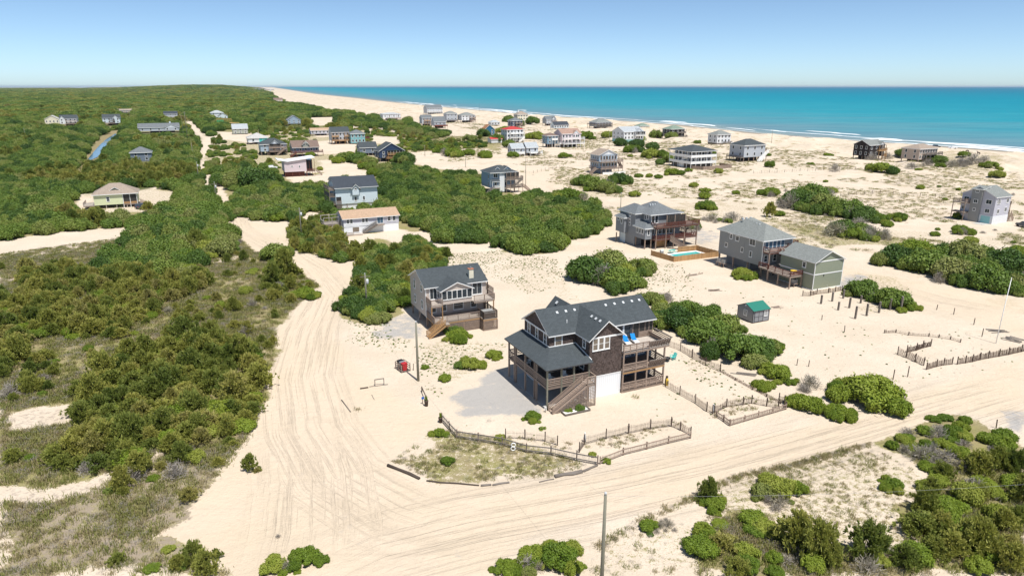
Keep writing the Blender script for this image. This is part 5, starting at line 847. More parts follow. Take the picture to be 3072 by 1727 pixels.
# ---------------------------------------------------------------- white and pale blue house in the thicket
WH = (-56.128, 216.52)
def white_house():
    t = Thing('white_house', 'pale blue and white house with slate roof and narrow gabled bay in oak thicket', 'house', (*WH, 0))
    t.box('wall', 0, 13.5, 0, 10.5, 1.9, 7.3, 'side_paleblue'); t.gable(0, 13.5, 0, 10.5, 7.3, 9.9, 'x', ox=.35, oy=.7, mat='roof_dark', wall='side_paleblue'); t.gable(.0, 5.0, 3.5, 10.0, 8.6, 9.9, 'x', ox=.3, oy=.3, mat='roof_dark', wall='side_paleblue', name='rear_roof')
    t.box('bay', 5.3, 7.4, -.7, 0, 4.6, 7.0, 'side_paleblue'); t.gable(5.3, 7.4, -.7, 2.2, 7.0, 8.0, 'y', ox=.3, oy=.45, mat='roof_dark', wall='side_paleblue', ends=(1, 0), ov=(.35, 0), name='bay_roof')
    t.window('F', 6.35, 6.6, -.7, .7, .4, 1, 1); t.window('F', 6.35, 3.3, 0, .55, 1.2, 1, 1); t.window('F', 9.0, 3.4, 0, .55, 1.2, 1, 1); t.window('F', 7.9, 6.5, 0, .45, .9, 1, 1); t.window('L', 3, 6.2, 0, .7, 1.6, 1, 1)
    t.box('porch_opening', .15, 1.75, -.03, .2, 2.8, 4.2, 'screen'); t.box('storage_wall', 1.8, 13.2, .3, 10, -.2, 1.9, 'side_white'); t.rail((.1, -.05), (1.8, -.05), 1.95, 'boards', 'wood', posts=False)
    for i in range(8): t.bar('skirt_slat', (.1, -.04, .1 + .23 * i), (1.9, -.04, .1 + .23 * i), .03, .15, 'wood_grey')
    for z in (1.95, 4.5, 6.6): t.deck(-1.9, -.02, .2, 9.5, z, 'deck_dark'); t.rail((-1.85, .25), (-1.85, 9.4), z, 'boards', 'wood_grey'); t.rail((-1.85, .25), (-.1, .25), z, 'boards', 'wood_grey')
    for y in (.3, 3.3, 6.4, 9.3): t.post(-1.8, y, -.3, 7.5, 'wood', .16)
    for x in (.2, 3.5, 7, 10, 13.2): t.post(x, .25, -.3, 1.9, 'wood', .2)
    t.stairs((-2.4, 2.5, 1.95), (-5.2, .6, .05), 1.0, 'wood_grey'); t.stairs((14.2, 2, 1.9), (17.2, 2, .05), 1, 'wood_grey'); t.deck(13.52, 14.3, .5, 3.5, 1.95)
    for x in (1.5, 3.0, 7.2, 8.0, 9.6, 12.0): t.bar('roof_vent', (x, 4.3, 9.35), (x, 4.6, 9.5), .35, .14, 'dark')
white_house()
# ---------------------------------------------------------------- garden shed
def shed():
    o = (40.2, 107.854); t = Thing('garden_shed', 'small grey shed with bright teal-green metal roof on open sand', 'shed', (*o, 0))
    t.box('floor_frame', -.02, 3.58, -.02, 3.62, 0, .12, 'wood_dark'); t.box('wall', 0, 3.56, 0, 3.6, .121, 2.2, 'shed_siding'); t.gable(0, 3.56, 0, 3.6, 2.2, 3.05, 'x', ox=.12, oy=.2, mat='roof_teal', trim='darktrim', wall='shed_siding', t=.1)
    for x, y in ((-.03, -.03), (3.5, -.03), (-.03, 3.53)): t.box('corner_board', x, x + .1, y, y + .1, .12, 2.2, 'darktrim')
    for x in (.35, 1.25): d = t.box('door', x, x + .85, -.045, -.002, .2, 1.95, 'shed_siding')
    for a in ((.28, 2.18, .14, .22), (.28, 2.18, 1.95, 2.03), (.28, 2.18, 1.02, 1.08)): t.box('door_trim', a[0], a[1], -.07, -.046, a[2], a[3], 'darktrim')
    for x in (.28, 1.2, 2.1): t.box('door_trim', x, x + .08, -.071, -.046, .22, 1.95, 'darktrim')
    t.window('F', 2.78, 1.5, 0, .55, .85, 2, 4, 'glass', trim=.08); t.window('L', 1.75, 1.45, 0, .6, .85, 2, 4, 'glass', trim=.09)
    v, f = tube([(-.02, 1.8, 2.72), (-.06, 1.8, 2.72)], [.16, .16], 12); t.add('gable_vent', v, f, 'white')
shed()
# ---------------------------------------------------------------- lavender tower house at the right
def lav_house():
    o = (137.79, 193.47); t = Thing('tower_house', 'tall lavender-grey house with projecting centre tower and white windows', 'house', (*o, 0))
    t.box('wall', 0, 7.0, 0, 9.6, -.2, 7.8, 'side_lilac'); t.box('tower', -.6, 1.2, 3.7, 6.6, -.2, 9.5, 'side_grey2'); t.box('lower_panel', -.06, 7.05, -.06, 3.7, -.2, 2.3, 'side_white')
    t.gable(0, 7.0, 0, 9.6, 7.8, 10.2, 'x', ox=.3, oy=.3, mat='roof_greengrey', wall='side_lilac'); t.slope('tower_roof', ((-.9, 3.4, 9.5), (2.6, 3.4, 10.3), (2.6, 6.9, 10.3), (-.9, 6.9, 9.5)), .15, 'roof_greengrey')
    for y, z, w, h in ((8.2, 6.3, 1.4, 1.1), (1.8, 6.2, 1.5, 1.1), (8.6, 3.6, .9, 1.0), (1.8, 3.6, 1.2, 1.0)): t.window('L', y, z, 0, w, h, 2, 1)
    for z, w, h in ((8.9, .8, .6), (6.0, 1.0, .9), (3.6, .6, .7)): t.window('L', 5.15, z, -.6, w, h, 2, 1)
    for x, z in ((1.4, 6.4), (1.8, 6.4), (5.6, 6.5), (2.0, 3.6), (5.4, 3.9)): t.window('F', x, z, 0, .9, 1.1, 2, 1)
    t.box('garage_door', -.09, -.061, .6, 3.2, 0, 2.1, 'side_aqua'); t.box('garage_slab', -3.5, -.1, .3, 3.5, -.1, .05, 'concrete')
    t.deck(-2.2, -.02, 7.0, 10.8, 5.4, 'deck', 'wood'); t.rail((-2.15, 7.05), (-2.15, 10.7), 5.4, 'boards', 'wood'); t.rail((-2.15, 7.05), (-.1, 7.05), 5.4, 'boards', 'wood'); t.deck(-2.2, -.02, 7.0, 10.8, 2.6, 'deck', 'wood')
    for y in (7.1, 10.6): t.post(-2.1, y, -.2, 5.4, 'wood', .16)
    t.deck(7.02, 8.6, .5, 8, 5.0, 'deck_dark'); t.rail((8.55, .5), (8.55, 8), 5.0, 'boards', 'wood'); t.deck(7.02, 8.6, .5, 8, 2.4, 'deck_dark'); t.rail((8.55, .5), (8.55, 8), 2.4, 'boards', 'wood'); t.stairs((9.1, 1, 2.4), (11, 1, .05), 1, 'wood')
    for y in (.6, 4, 7.9): t.post(8.5, y, -.2, 6, 'wood', .16)
lav_house()
# ---------------------------------------------------------------- white double-porch house, three-tier house, blue stair house, ranch, pink house, chalet
def porch_house():
    o = (85.84, 331.13); t = Thing('porch_house', 'white square house with charcoal hip roof and two tiers of white wraparound porches', 'house', (*o, 0))
    W_, D_ = 15.5, 16.8
    t.box('wall', 2.2, W_ - 1.5, 2.2, D_ - 1.5, 2.4, 8.0, 'side_midgrey'); t.box('lower_wall', 5.5, W_ - 1, 1.5, D_ - 2, -.3, 2.3, 'dark'); t.box('garage_door', 1.0, 1.1, 6.5, 10.5, .2, 2.2, 'white'); t.hip(0, W_, 0, D_, 8.1, 10.6, mat='roof_slate', o=.6)
    t.box('lower_wall', 1.1, 5.4, 5, 16, -.3, 2.3, 'wood_grey')
    for z in (2.4, 5.4):
        t.box('porch_floor', 0, W_, 0, 2.2, z - .25, z, 'white'); t.box('porch_floor', 0, 2.2, 2.21, D_, z - .25, z, 'white'); t.rail((0, .05), (W_, .05), z, 'solid', 'white', posts=False); t.rail((.05, .1), (.05, D_), z, 'solid', 'white', posts=False); t.rail((W_ - .05, .1), (W_ - .05, 3), z, 'solid', 'white', posts=False)
        for i in range(6): t.window('F', 3.2 + 1.9 * i, z + 1.4, 2.2, 1.2, 1.5, 1, 1, 'glass', trim=.08)
        for i in range(5): t.window('L', 3.5 + 2.5 * i, z + 1.4, 2.2, 1.1, 1.5, 1, 1, 'glass', trim=.08)
    for i in range(6): x = W_ * i / 5; t.post(x - .1 * (i == 5) + .1 * (i == 0), .1, -.3, 8, 'white', .18, 'porch_post')
    for i in range(1, 6): t.post(.1, D_ * i / 5 - .1, -.3, 8, 'white', .18, 'porch_post')
    t.stairs((1.1, 4.2, 5.3), (1.1, 8.5, 2.5), 1, 'white')
    f = [V2(o, 0, -.6)]; board_fence([(.2, -.5), (2.6, -6.0), (20.5, -5.5), (20.5, 3)], 'weathered brown board fence around the yard of the white porch house', 1.6, 'wood', o, .5)
porch_house()
def tier_house():
    x, y, w, d, h = fit(1770, 1850, 447, 522, .8); t = Thing('tiered_house', 'aqua house with pink-brown roof, white gable and three timber deck tiers', 'house', (x, y, 0)); a, b = w / 2, d / 2
    zt = h - 2.2; t.box('wall', -a, a, -b, b, 2.4, zt, 'side_bluegrey'); t.gable(-a, a, -b, b, zt, h, 'y', ox=.4, oy=.5, mat='roof_tan', wall='side_white'); t.box('lower_wall', -a + .3, a - 2.5, -b + .3, b, -.3, 2.4, 'side_slate')
    fh = (zt - 2.4) / 2
    for k in range(2):
        z = 2.4 + k * fh; t.deck(-a - .1, a + 2, -b - 2.0, -b - .02, z, 'deck', 'wood'); t.deck(-a - 1.6, -a - .02, -b, b * .6, z, 'deck', 'wood'); t.rail((-a, -b - 1.95), (a + 1.95, -b - 1.95), z, 'boards', 'wood'); t.rail((-a - 1.55, -b), (-a - 1.55, b * .6), z, 'boards', 'wood'); t.rail((a + 1.95, -b - 1.9), (a + 1.95, -b), z, 'boards', 'wood')
        for i in range(6): t.window('F', -a + 1 + (w - 2) * i / 5, z + fh * .55, -b, .8, 1.5, 1, 1, 'glass', trim=.08, mat='side_tan' if k else 'trim_white')
        for i in range(4): t.window('L', -b + 1.2 + (d - 2.4) * i / 3, z + fh * .55, -a, .7, 1.4, 1, 1)
    for i in range(6): t.post(-a + (w + 1.9) * i / 5, -b - 1.9, -.3, zt - (.0 if i < 5 else fh), 'wood', .16)
    t.stairs((a + 1.2, -b + 1.5, 2.4 + fh), (a + 1.2, -b - 1.6, 2.5), .9, 'wood_red'); t.stairs((-a - 2, -b - .4, 2.4), (-a - 5, -b - .4, .05), 1, 'wood')
    o = (x, y); board_fence([(-a + .5, -b - 2.6), (a * .3, -b - 3.6), (a + 3.5, -b - 2.0)], 'low white panel fence in front of the three-tiered aqua house', 1.0, 'white', o, .6)
tier_house()
def blue_stair_house():
    x, y, w, d, h = fit(1445, 1546, 493, 580, .8); t = Thing('blue_house', 'light blue house with slate hip roof gables and zigzag timber stairs at the thicket edge', 'house', (x, y, 0)); a, b = w / 2, d / 2; zt = h - 2.4
    t.box('wall', -a, a, -b, b, 2.0, zt, 'side_bluegrey'); t.box('wall_panel', -a + 3.6, -a + 5.6, -b - .6, -b, .4, zt, 'side_white'); t.hip(-a, a, -b - .6, b, zt, h - .2, mat='roof_slate', o=.5)
    t.gable(-a + 2.2, -a + 4.6, -b + 1.2, 0, zt + .7, zt + 1.7, 'y', oy=.3, mat='roof_slate', wall='side_bluegrey', ends=(1, 0), ov=(.3, 0), name='dormer_roof'); t.gable(0, 4.5, -b + .8, 0, zt + .3, zt + 1.9, 'y', oy=.4, mat='roof_slate', wall='side_bluegrey', ends=(1, 0), ov=(.3, 0), name='dormer_roof')
    t.slope('entry_roof', ((-a + .2, -b - 1.6, 4.4), (-a + 3.5, -b - 1.6, 4.4), (-a + 3.5, -b, 5.2), (-a + .2, -b, 5.2)), .14, 'roof_slate')
    t.deck(-a + .2, -a + 3.5, -b - 1.6, -b - .02, 2.0); t.rail((-a + 1.2, -b - 1.55), (-a + 3.4, -b - 1.55), 2.0, 'boards', 'white')
    for xx in (-a + .3, -a + 3.4): t.post(xx, -b - 1.5, -.3, 4.4, 'white', .14)
    for z in (2.0, 5.0): t.deck(-a + 5.7, a + 2.4, -b - 2, -b - .02, z, 'deck', 'wood'); t.rail((-a + 5.8, -b - 1.95), (a + 2.3, -b - 1.95), z, 'boards', 'wood'); t.rail((a + 2.3, -b - 1.9), (a + 2.3, -b), z, 'boards', 'wood_grey')
    for i in range(5): xx = -a + 5.8 + (a * 2 - 3.6) * i / 4; t.post(xx, -b - 1.9, -.3, zt if xx < a else 5, 'wood', .15)
    for i in range(4): xx = -a + 5.9 + 1.3 * i; t.box('screen_panel', xx, xx + 1.2, -b - 1.6, -b - 1.57, 5.1, zt - .1, 'screen')
    t.stairs((a + 1.6, -b - 2.6, 5.0), (a - 2.6, -b - 2.6, 2.0), 1, 'wood_grey', style='balusters'); t.stairs((-a + .8, -b - 2.2, 2.0), (-a - 1.9, -b - 2.2, .05), 1.1, 'wood_pale', style='balusters'); t.stairs((a + 2.9, -b - 1.2, 2.0), (a + 5.3, -b - 1.2, .05), 1, 'wood')
    for xx, z in ((-a + 1.8, 6.4), (-a + 2.6, 6.4), (-a + 2.2, 3.2), (a - 2, 3.2), (a - 4, 3.2)): t.window('F', xx, z, -b, .7, 1.4, 1, 1)
    for k, z in enumerate((5.9, 3.3)): t.window('L', -b + 1.5, z, -a, .6, 1.5, 1, 1)
    for xx in (-a + .4, -a + 4, 0, a - .4): t.post(xx, -b + .3, -.3, 2, 'wood', .2)
blue_stair_house()
def ranch():
    x, y, w, d, h = fit(286, 420, 563, 628, .75); t = Thing('yellow_cottage', 'pale yellow-green cottage with broad tan hip roof, screened porch and side deck', 'house', (x, y, 0)); a, b = w / 2, d / 2; zt = 4.6
    t.box('wall', -a, a - 4.2, -b, b, 1.2, zt, 'side_yellow'); t.box('wall', a - 4.2, a, -b + 2, b, 1.2, zt, 'side_yellow'); t.hip(-a, a, -b, b, zt, zt + 3.0, mat='roof_tan', o=.5); t.gable(-1.6, 1.6, -b + 1.4, b * .4, zt + .9, zt + 1.9, 'y', oy=.3, mat='roof_tan', wall='side_green', ends=(1, 0), ov=(.3, 0), name='dormer_roof')
    t.deck(a - 4.2, a, -b, -b + 2, 1.2); t.window('F', -a + 4, 3.0, -b, .8, 1.3)
    for i in range(3): t.post(a - 4.1 + 2 * i, -b + .1, -.3, zt, 'white', .14, 'porch_post')
    for i in range(2): t.box('screen_panel', a - 3.95 + 2 * i, a - 2.25 + 2 * i, -b + .1, -b + .13, 1.9, zt - .1, 'screen'); t.box('porch_board', a - 4 + 2 * i, a - 2.2 + 2 * i, -b + .05, -b + .1, 1.25, 1.9, 'wood_new')
    t.deck(-a - 3.2, -a - .02, -b, b * .6, 1.2, 'deck_pale'); t.rail((-a - 3.15, -b + .05), (-a - .1, -b + .05), 1.2, 'boards', 'wood_pale'); t.rail((-a - 3.15, -b + .05), (-a - 3.15, b * .6), 1.2, 'boards', 'wood'); t.stairs((a + .5, -b + 3, 1.2), (a + 2.6, -b + 3, .05), 1, 'wood')
    for i in range(5): t.post(-a + .2 + (w - .4) * i / 4, -b + .2, -.3, 1.2, 'wood_pale', .18)
ranch()
def pink_house():
    x, y, w, d, h = fit(848, 944, 470, 532, .7); t = Thing('pink_house', 'pale pink modern house with white butterfly roof and red-brown porch', 'house', (x, y, 0)); a, b = w / 2, d / 2; zt = h - .9
    t.box('wall', -a, a - 3.2, -b, b, 2.2, zt - .7, 'side_pink'); t.slope('roof', ((-a - 2.6, -b - .6, zt + .3), (-a + 1.5, -b - .6, zt - .5), (-a + 1.5, b + .6, zt - .5), (-a - 2.6, b + .6, zt + .3)), .25, 'roof_white'); t.slope('roof', ((-a + 1.5, -b - .6, zt - .49), (a + .6, -b - .6, zt + .9), (a + .6, b + .6, zt + .9), (-a + 1.5, b + .6, zt - .49)), .25, 'roof_white')
    t.add('wall', [(-a + 1.5, -b, zt - .71), (a - 3.2, -b, zt - .71), (a - 3.2, -b, zt + .4), (-a + 1.5, b, zt - .71), (a - 3.2, b, zt - .71), (a - 3.2, b, zt + .4)], [(0, 1, 2), (3, 5, 4), (0, 2, 5, 3), (1, 4, 5, 2), (0, 3, 4, 1)], 'side_pink')
    t.window('F', -a + 3.2, 4.6, -b, .9, .35, 1, 1); t.window('F', -a + 6.4, 4.3, -b, .4, .9, 1, 1); t.deck(a - 3.2, a + .4, -b, b, 2.2, 'deck_dark'); t.rail((a - 3.1, -b + .05), (a + .35, -b + .05), 2.2, 'boards', 'wood_red')
    for i in range(4): t.post(a - 3 + 1.1 * i, -b + .1, -.3, zt, 'wood_red', .14)
    t.box('inner_wall', a - 3.1, a - .4, -b + 1.6, b, 2.2, zt - .3, 'glass'); t.box('lower_wall', -a + .5, a - 4, -b + 1, b, -.3, 2.2, 'wood_red')
    for i in range(4): t.post(-a + .2 + (w - 3.6) * i / 3, -b + .2, -.3, 2.2, 'wood_red', .2)
    t.stairs((a + .9, -b + 1, 2.2), (a + 3.4, -b + 1, .05), 1, 'wood')
pink_house()
def chalet():
    x, y, w, d, h = fit(872, 958, 421, 470, .75); t = Thing('chalet', 'brown-roofed chalet with white fretwork dormer above a red-brown timber deck', 'house', (x, y, 0)); a, b = w / 2, d / 2; zt = 5.2
    t.box('wall', -a, a, -b, b, 2.4, zt, 'side_slate'); t.gable(-a, a, -b, b, zt, h, 'x', ox=.4, oy=.7, mat='roof_brown', wall='side_sage'); t.box('dormer', -1.7, 1.7, -b - .3, b * .2, zt - .3, zt + 1.4, 'side_sage'); t.gable(-1.7, 1.7, -b - .3, b * .2, zt + 1.4, zt + 3.2, 'y', oy=.5, mat='roof_brown', wall='side_sage', ends=(1, 0), ov=(.6, 0), name='dormer_roof')
    for i in (-.7, .7): t.window('F', i, zt + 1.3, -b - .3, .7, .8, 1, 1)
    t.bar('fretwork', (-1.3, -b - .85, zt + 2.1), (1.3, -b - .85, zt + 2.1), .06, .14, 'white'); t.bar('fretwork', (0, -b - .85, zt + 2.1), (0, -b - .85, zt + 3.0), .06, .14, 'white')
    for i in range(5): t.window('F', -a + 1.2 + (w - 2.4) * i / 4, 3.8, -b, .9, 1.5, 1, 1)
    t.deck(-a - 1.5, a + 1.8, -b - 3.2, -b - .02, 2.4, 'deck_dark', 'wood_red'); t.rail((-a - 1.45, -b - 3.15), (a + 1.75, -b - 3.15), 2.4, 'boards', 'wood_red'); t.rail((a + 1.75, -b - 3.1), (a + 1.75, -b), 2.4, 'boards', 'wood_red'); t.rail((-a - 1.45, -b - 3.1), (-a - 1.45, -b), 2.4, 'boards', 'wood_red')
    for i in range(7): t.post(-a - 1.3 + (w + 3) * i / 6, -b - 3, -.3, 2.4, 'wood_red', .2)
    t.stairs((-a + 1.5, -b - 3.8, 2.4), (-a - 2, -b - 3.8, .05), 1.1, 'wood_red')
chalet()
def framing():
    x, y, w, d, h = fit(650, 698, 357, 380, .8); t = Thing('framed_house', 'unfinished house of raw yellow framing with green sheathing on stilts', 'house', (x, y, 0)); a, b = w / 2, d / 2; z0, z1 = h * .45, h
    t.box('subfloor', -a, a + w * .5, -b, b, z0 - .3, z0, 'frame_yellow'); t.box('sheathing', -a, -a + w * .45, -b, -b + .1, z0, z1 - .4, 'green_wrap')
    for i in range(9): t.post(-a + w * i / 8, -b, z0, z1 - .3, 'frame_yellow', .16, 'stud'); t.post(-a + w * i / 8, b, z0, z1 - .3, 'frame_yellow', .16, 'stud')
    t.bar('top_plate', (-a, -b, z1 - .2), (a, -b, z1 - .2), .2, .3, 'frame_yellow'); t.bar('top_plate', (-a, b, z1 - .2), (a, b, z1 - .2), .2, .3, 'frame_yellow'); t.bar('top_plate', (-a, -b, z1 - .19), (-a, b, z1 - .19), .2, .3, 'frame_yellow')
    for i in range(5): t.post(-a + .3 + (w * 1.4) * i / 4, -b + .3, -.3, z0, 'wood', .3)
framing()
# ---------------------------------------------------------------- the other beach houses
def beach_house(spec, f):
    label, box, k, n, st, roof, pitch, wall, rf, kw = spec; x, y, w, d, h = f
    t = Thing('beach_house', label, 'house', (x, y, tz(x, y))); a, b = w / 2, d / 2; far = y > 600; tl = .1 * max(1, y / 350)
    half = {'gx': b, 'gy': a, 'hip': min(a, b)}[roof] + .4; rise = min(pitch * half, h * .42); zt = h - rise; st = min(st, zt * .35); fh = (zt - st) / n
    t.box('wall', -a, a, -b, b, st, zt, wall)
    if kw.get('lowwall'): t.box('lower_wall', -a + .1, a - .1, -b + .1, b - .1, -1, st, kw['lowwall'])
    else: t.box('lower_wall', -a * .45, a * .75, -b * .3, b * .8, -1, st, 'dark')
    trim = 'trim_white'
    if roof == 'gx': t.gable(-a, a, -b, b, zt, h, 'x', ox=.35, oy=.4, mat=rf, wall=wall, t=.25)
    elif roof == 'gy': t.gable(-a, a, -b, b, zt, h, 'y', ox=.4, oy=.4, mat=rf, wall=wall, t=.25)
    else: t.hip(-a, a, -b, b, zt, h, mat=rf, o=.5, t=.28)
    if 'xg' in kw:
        c = -a + w * kw['xg']; q = w * .16; t.gable(c - q, c + q, -b - .5, 0, zt - .05, zt + rise * .7, 'y', oy=.3, mat=rf, wall='side_white', ends=(1, 0), ov=(.3, 0), name='gable_roof')
        t.box('bay', c - q, c + q, -b - .5, -b, st, zt, wall)
    nf, ns, nrr = kw.get('win', (3, 2, 2)); wy = -b; big = kw.get('big')
    for j in range(n):
        z = st + fh * (j + .52); hh = min(1.5, fh * .55); ww = min(1.1, w / max(nf, 1) * .5)
        for i in range(0 if kw.get('blankF') and j < 0 else nf):
            xx = -a + w * (i + .5) / nf; off = -b
            if 'xg' in kw and abs(xx - (-a + w * kw['xg'])) < w * .16 + ww / 2 + .2: off = -b - .5; xx = max(min(xx, -a + w * kw['xg'] + w * .16 - ww / 2 - .15), -a + w * kw['xg'] - w * .16 + ww / 2 + .15)
            t.window('F', xx, z, off, ww, hh, 1, 1, 'glass', trim=tl)
        for i in range(ns): t.window('L', -b + d * (i + .5) / ns, z, -a, min(1.0, d / ns * .4), hh, 1, 1, 'glass', trim=tl)
        for i in range(nrr): t.window('R', -b + d * (i + .5) / nrr, z, a, min(1.0, d / nrr * .4), hh, 1, 1, 'glass', trim=tl)
    for i in range(5):
        xx = -a + .3 + (w - .6) * i / 4; t.post(xx, -b + .2, -1, st, 'wood', .3)
    for yy in (-b * .2, b - .3): t.post(-a + .3, yy, -1, st, 'wood', .3); t.post(a - .3, yy, -1, st, 'wood', .3)
    for (side, lv, dep, f0, f1, style, mat) in kw.get('decks', []):
        z = st + fh * lv; e = .5 if 'xg' in kw and side == 'F' else 0
        hr = 1.0
        if side == 'F':
            x0, x1 = -a + w * f0, -a + w * f1; y0 = -b - dep - e; t.box('deck_floor', x0, x1, y0, -b - .02 - e, z - .25, z, mat if style != 'balusters' or mat != 'white' else 'white')
            t.rail((x0 + .05, y0 + .05), (x1 - .05, y0 + .05), z, style, mat, n=3, posts=False); t.rail((x0 + .05, y0 + .1), (x0 + .05, -b - e), z, style, mat, n=3, posts=False); t.rail((x1 - .05, y0 + .1), (x1 - .05, -b - e), z, style, mat, n=3, posts=False)
            if lv == max(q[1] for q in kw['decks'] if q[0] == 'F'):
                m = max(2, int((x1 - x0) / 2.8))
                for i in range(m + 1): t.post(x0 + .1 + (x1 - x0 - .2) * i / m, y0 + .15, -1, (zt if x1 <= a + .1 and lv == n - 1 else z + 1), mat, .2, 'deck_post')
        else:
            s = -1 if side == 'L' else 1; y0, y1 = -b + d * f0, -b + d * f1; xo = s * (a + dep); xi = s * (a + .02)
            t.box('deck_floor', min(xo, xi), max(xo, xi), y0, y1, z - .25, z, mat); t.rail((xo - s * .05, y0 + .05), (xo - s * .05, y1 - .05), z, style, mat, n=3, posts=False); t.rail((min(xo, xi) + .06, y0 + .05), (max(xo, xi) - .06, y0 + .05), z, style, mat, n=3, posts=False)
            for yy in (y0 + .15, (y0 + y1) / 2, y1 - .15): t.post(xo - s * .15, yy, -1, z + .95, mat, .2, 'deck_post')
    if kw.get('screen'):
        lv, f0, f1 = kw['screen']; z = st + fh * lv; x0, x1 = -a + w * f0, -a + w * f1; m = max(2, int((x1 - x0) / 1.6)); e = 1.6
        for i in range(m): t.box('screen_panel', x0 + (x1 - x0) * i / m + .08, x0 + (x1 - x0) * (i + 1) / m - .08, -b - e, -b - e + .04, z + .9, zt - .1, 'screen')
        for i in range(m + 1): t.post(x0 + (x1 - x0) * i / m, -b - e + .02, z, zt, 'trim_white' if wall in ('side_white', 'side_navy') else 'wood', .14, 'porch_post')
        t.box('porch_ceiling', x0 - .1, x1 + .1, -b - e - .2, -b, zt, zt + .2, rf)
    for i in range(kw.get('stairs', 0)):
        lv = 1 if n > 1 and i == 0 and kw.get('decks') and max(q[1] for q in kw['decks']) >= 1 else 0; zs = st + fh * lv
        if zs > .8: t.stairs((a * .9 - i * 2.5, -b - 3.3, zs), (a * .9 - i * 2.5 - zs * 1.25, -b - 3.3, .1), 1.1, kw.get('stmat', 'wood'), style='boards')
    if 'chim' in kw: m, fx, fy = kw['chim']; t.box('chimney', -a + w * fx - .6, -a + w * fx + .6, fy - .5, fy + .5, zt, h + 1.3, m)
    if 'patch' in kw: t.box('wall_patch', a * .1, a * .9, -b - .04, -b - .005, st + .1, zt - .2, kw['patch'])
for s_, f_ in zip(HS, HF): beach_house(s_, f_)
# distant settlement along the shore
def tiny_house(x, y, w, d, h, wall, rf, label):
    t = Thing('distant_house', label, 'house', (x, y, tz(x, y)), TH, 'houses of the distant settlement'); t.box('wall', -w / 2, w / 2, -d / 2, d / 2, -4, h, wall); t.gable(-w / 2, w / 2, -d / 2, d / 2, h, h + 3.5, 'x', ox=.6, oy=.6, mat=rf, wall=wall, t=.4)
rs = random.Random(5)
for i in range(46):
    u = rs.random(); dx = 560 + 130 * u; dy = 224.5 + 4.5 * rs.random() + (2.5 if dx > 640 else 0) + (dx > 650) * rs.random() * 2; q = W(dx, dy); 
    if q[1] > 9000 or inland(*q) < 60: continue
    tiny_house(q[0], q[1], 18 + 10 * rs.random(), 14, 11 + 5 * rs.random(), *rs.choice([('side_white', 'roof_grey', 'tiny white house with grey roof in the distant settlement'), ('side_cream', 'roof_brown', 'tiny cream house with brown roof in the distant settlement'), ('side_paleblue', 'roof_pale', 'tiny pale blue house with pale roof in the distant settlement'), ('side_midgrey', 'roof_grey', 'tiny grey house with grey roof in the distant settlement')]))
# ---------------------------------------------------------------- fences (survey points in photo pixels)
def gp(pts, x0, y0, s): return [G(x0 + a * s, y0 + b * s) for a, b in pts]
def wtz(p): return (p[0], p[1], tz(p[0], p[1]))
def slat_fence(pts, label, h=1.1, lean=0.0, rails=False, mat='fence_slat', post=True, gap=.13, sink=0.0, every=2.4):
    t = Thing('sand_fence' if not rails else 'rail_fence', label, 'fence', (pts[0][0], pts[0][1], 0), 0); o = Vector((pts[0][0], pts[0][1])); b = MB(); rr = random.Random(len(label) + int(pts[0][0]))
    for p, q in zip(pts[:-1], pts[1:]):
        p = Vector(p) - o; q = Vector(q) - o; L = (q - p).length; n = max(2, int(L / gap)); nn = Vector((-(q - p).y, (q - p).x)).normalized()
        for i in range(n):
            c = p.lerp(q, (i + .5) / n); z = tz(c.x + o.x, c.y + o.y); sag = .12 * math.sin(math.pi * i / n); hh = h * (1 - sink) - sag + rr.uniform(-.05, .05); l = nn * (lean + rr.uniform(-.05, .05)); d = (q - p).normalized() * rr.uniform(-.04, .04)
            b.bar((c.x, c.y, z - .08), (c.x + l.x + d.x, c.y + l.y + d.y, z + hh), .014, .08)
        za = tz(*(p + o)); zb = tz(*(q + o))
        if rails:
            for k in (.3, .85): t.bar('fence_rail', (*(p - nn * .06), za + h * k), (*(q - nn * .06), zb + h * k), .05, .11, 'fence_grey' if mat != 'fence_slat' else 'wood')
        else:
            for k in (.25, .7): b.bar((*p, za + h * k), (*q, zb + h * k), .015, .015)
        m = max(1, round(L / every)) if post else 1
        for i in range(m + 1):
            if not post: break
            c = p.lerp(q, i / m); z = tz(*(c + o)); t.post(c.x + rr.uniform(-.03, .03), c.y, z - .3, z + h * (1.08 if rails else 1.22), 'wood_dark' if not rails else 'wood', .1 if not rails else .12, 'fence_post')
    tag(b.build('slats', mat, t.root), kind='stuff'); return t
c5 = (1140, 1180, .3882); c6 = (1900, 960, .2348); c8 = (2400, 780, .3592)
slat_fence(gp([(480, 215), (595, 345), (760, 370), (945, 400), (1130, 455), (1320, 475), (1520, 520), (1680, 550)], *c5), 'weathered grey rail and picket fence curving along the front of the yard', 1.05, rails=True, mat='fence_grey')
slat_fence(gp([(1700, 545), (1880, 475), (2060, 430), (2230, 385), (2400, 345)], *c5), 'brown rail fence with sagging slats along the sand road', .85, rails=True)
slat_fence(gp([(970, 345), (1120, 352), (1275, 370), (1370, 400)], *c5), 'short slat sand fence standing behind the grey picket fence', 1.0)
slat_fence(gp([(1540, 455), (1580, 395), (1745, 350), (1920, 310), (2090, 275), (2250, 255)], *c5), 'long slat sand fence forming the back of the front dune pen', 1.05)
slat_fence(gp([(2250, 255), (2320, 285), (2400, 325)], *c5), 'leaning slat fence closing the end of the front dune pen', .95, lean=.15)
slat_fence(gp([(410, 850), (590, 955), (790, 1060), (935, 1165), (1010, 1200)], *c6), 'pale slat fence running from the lowest deck towards the road', 1.05)
slat_fence(gp([(1030, 1190), (1190, 1110), (1400, 1085), (1510, 1065), (1700, 1100), (1850, 1120)], *c6), 'wavy slat fence behind the small corner dune pen', .95)
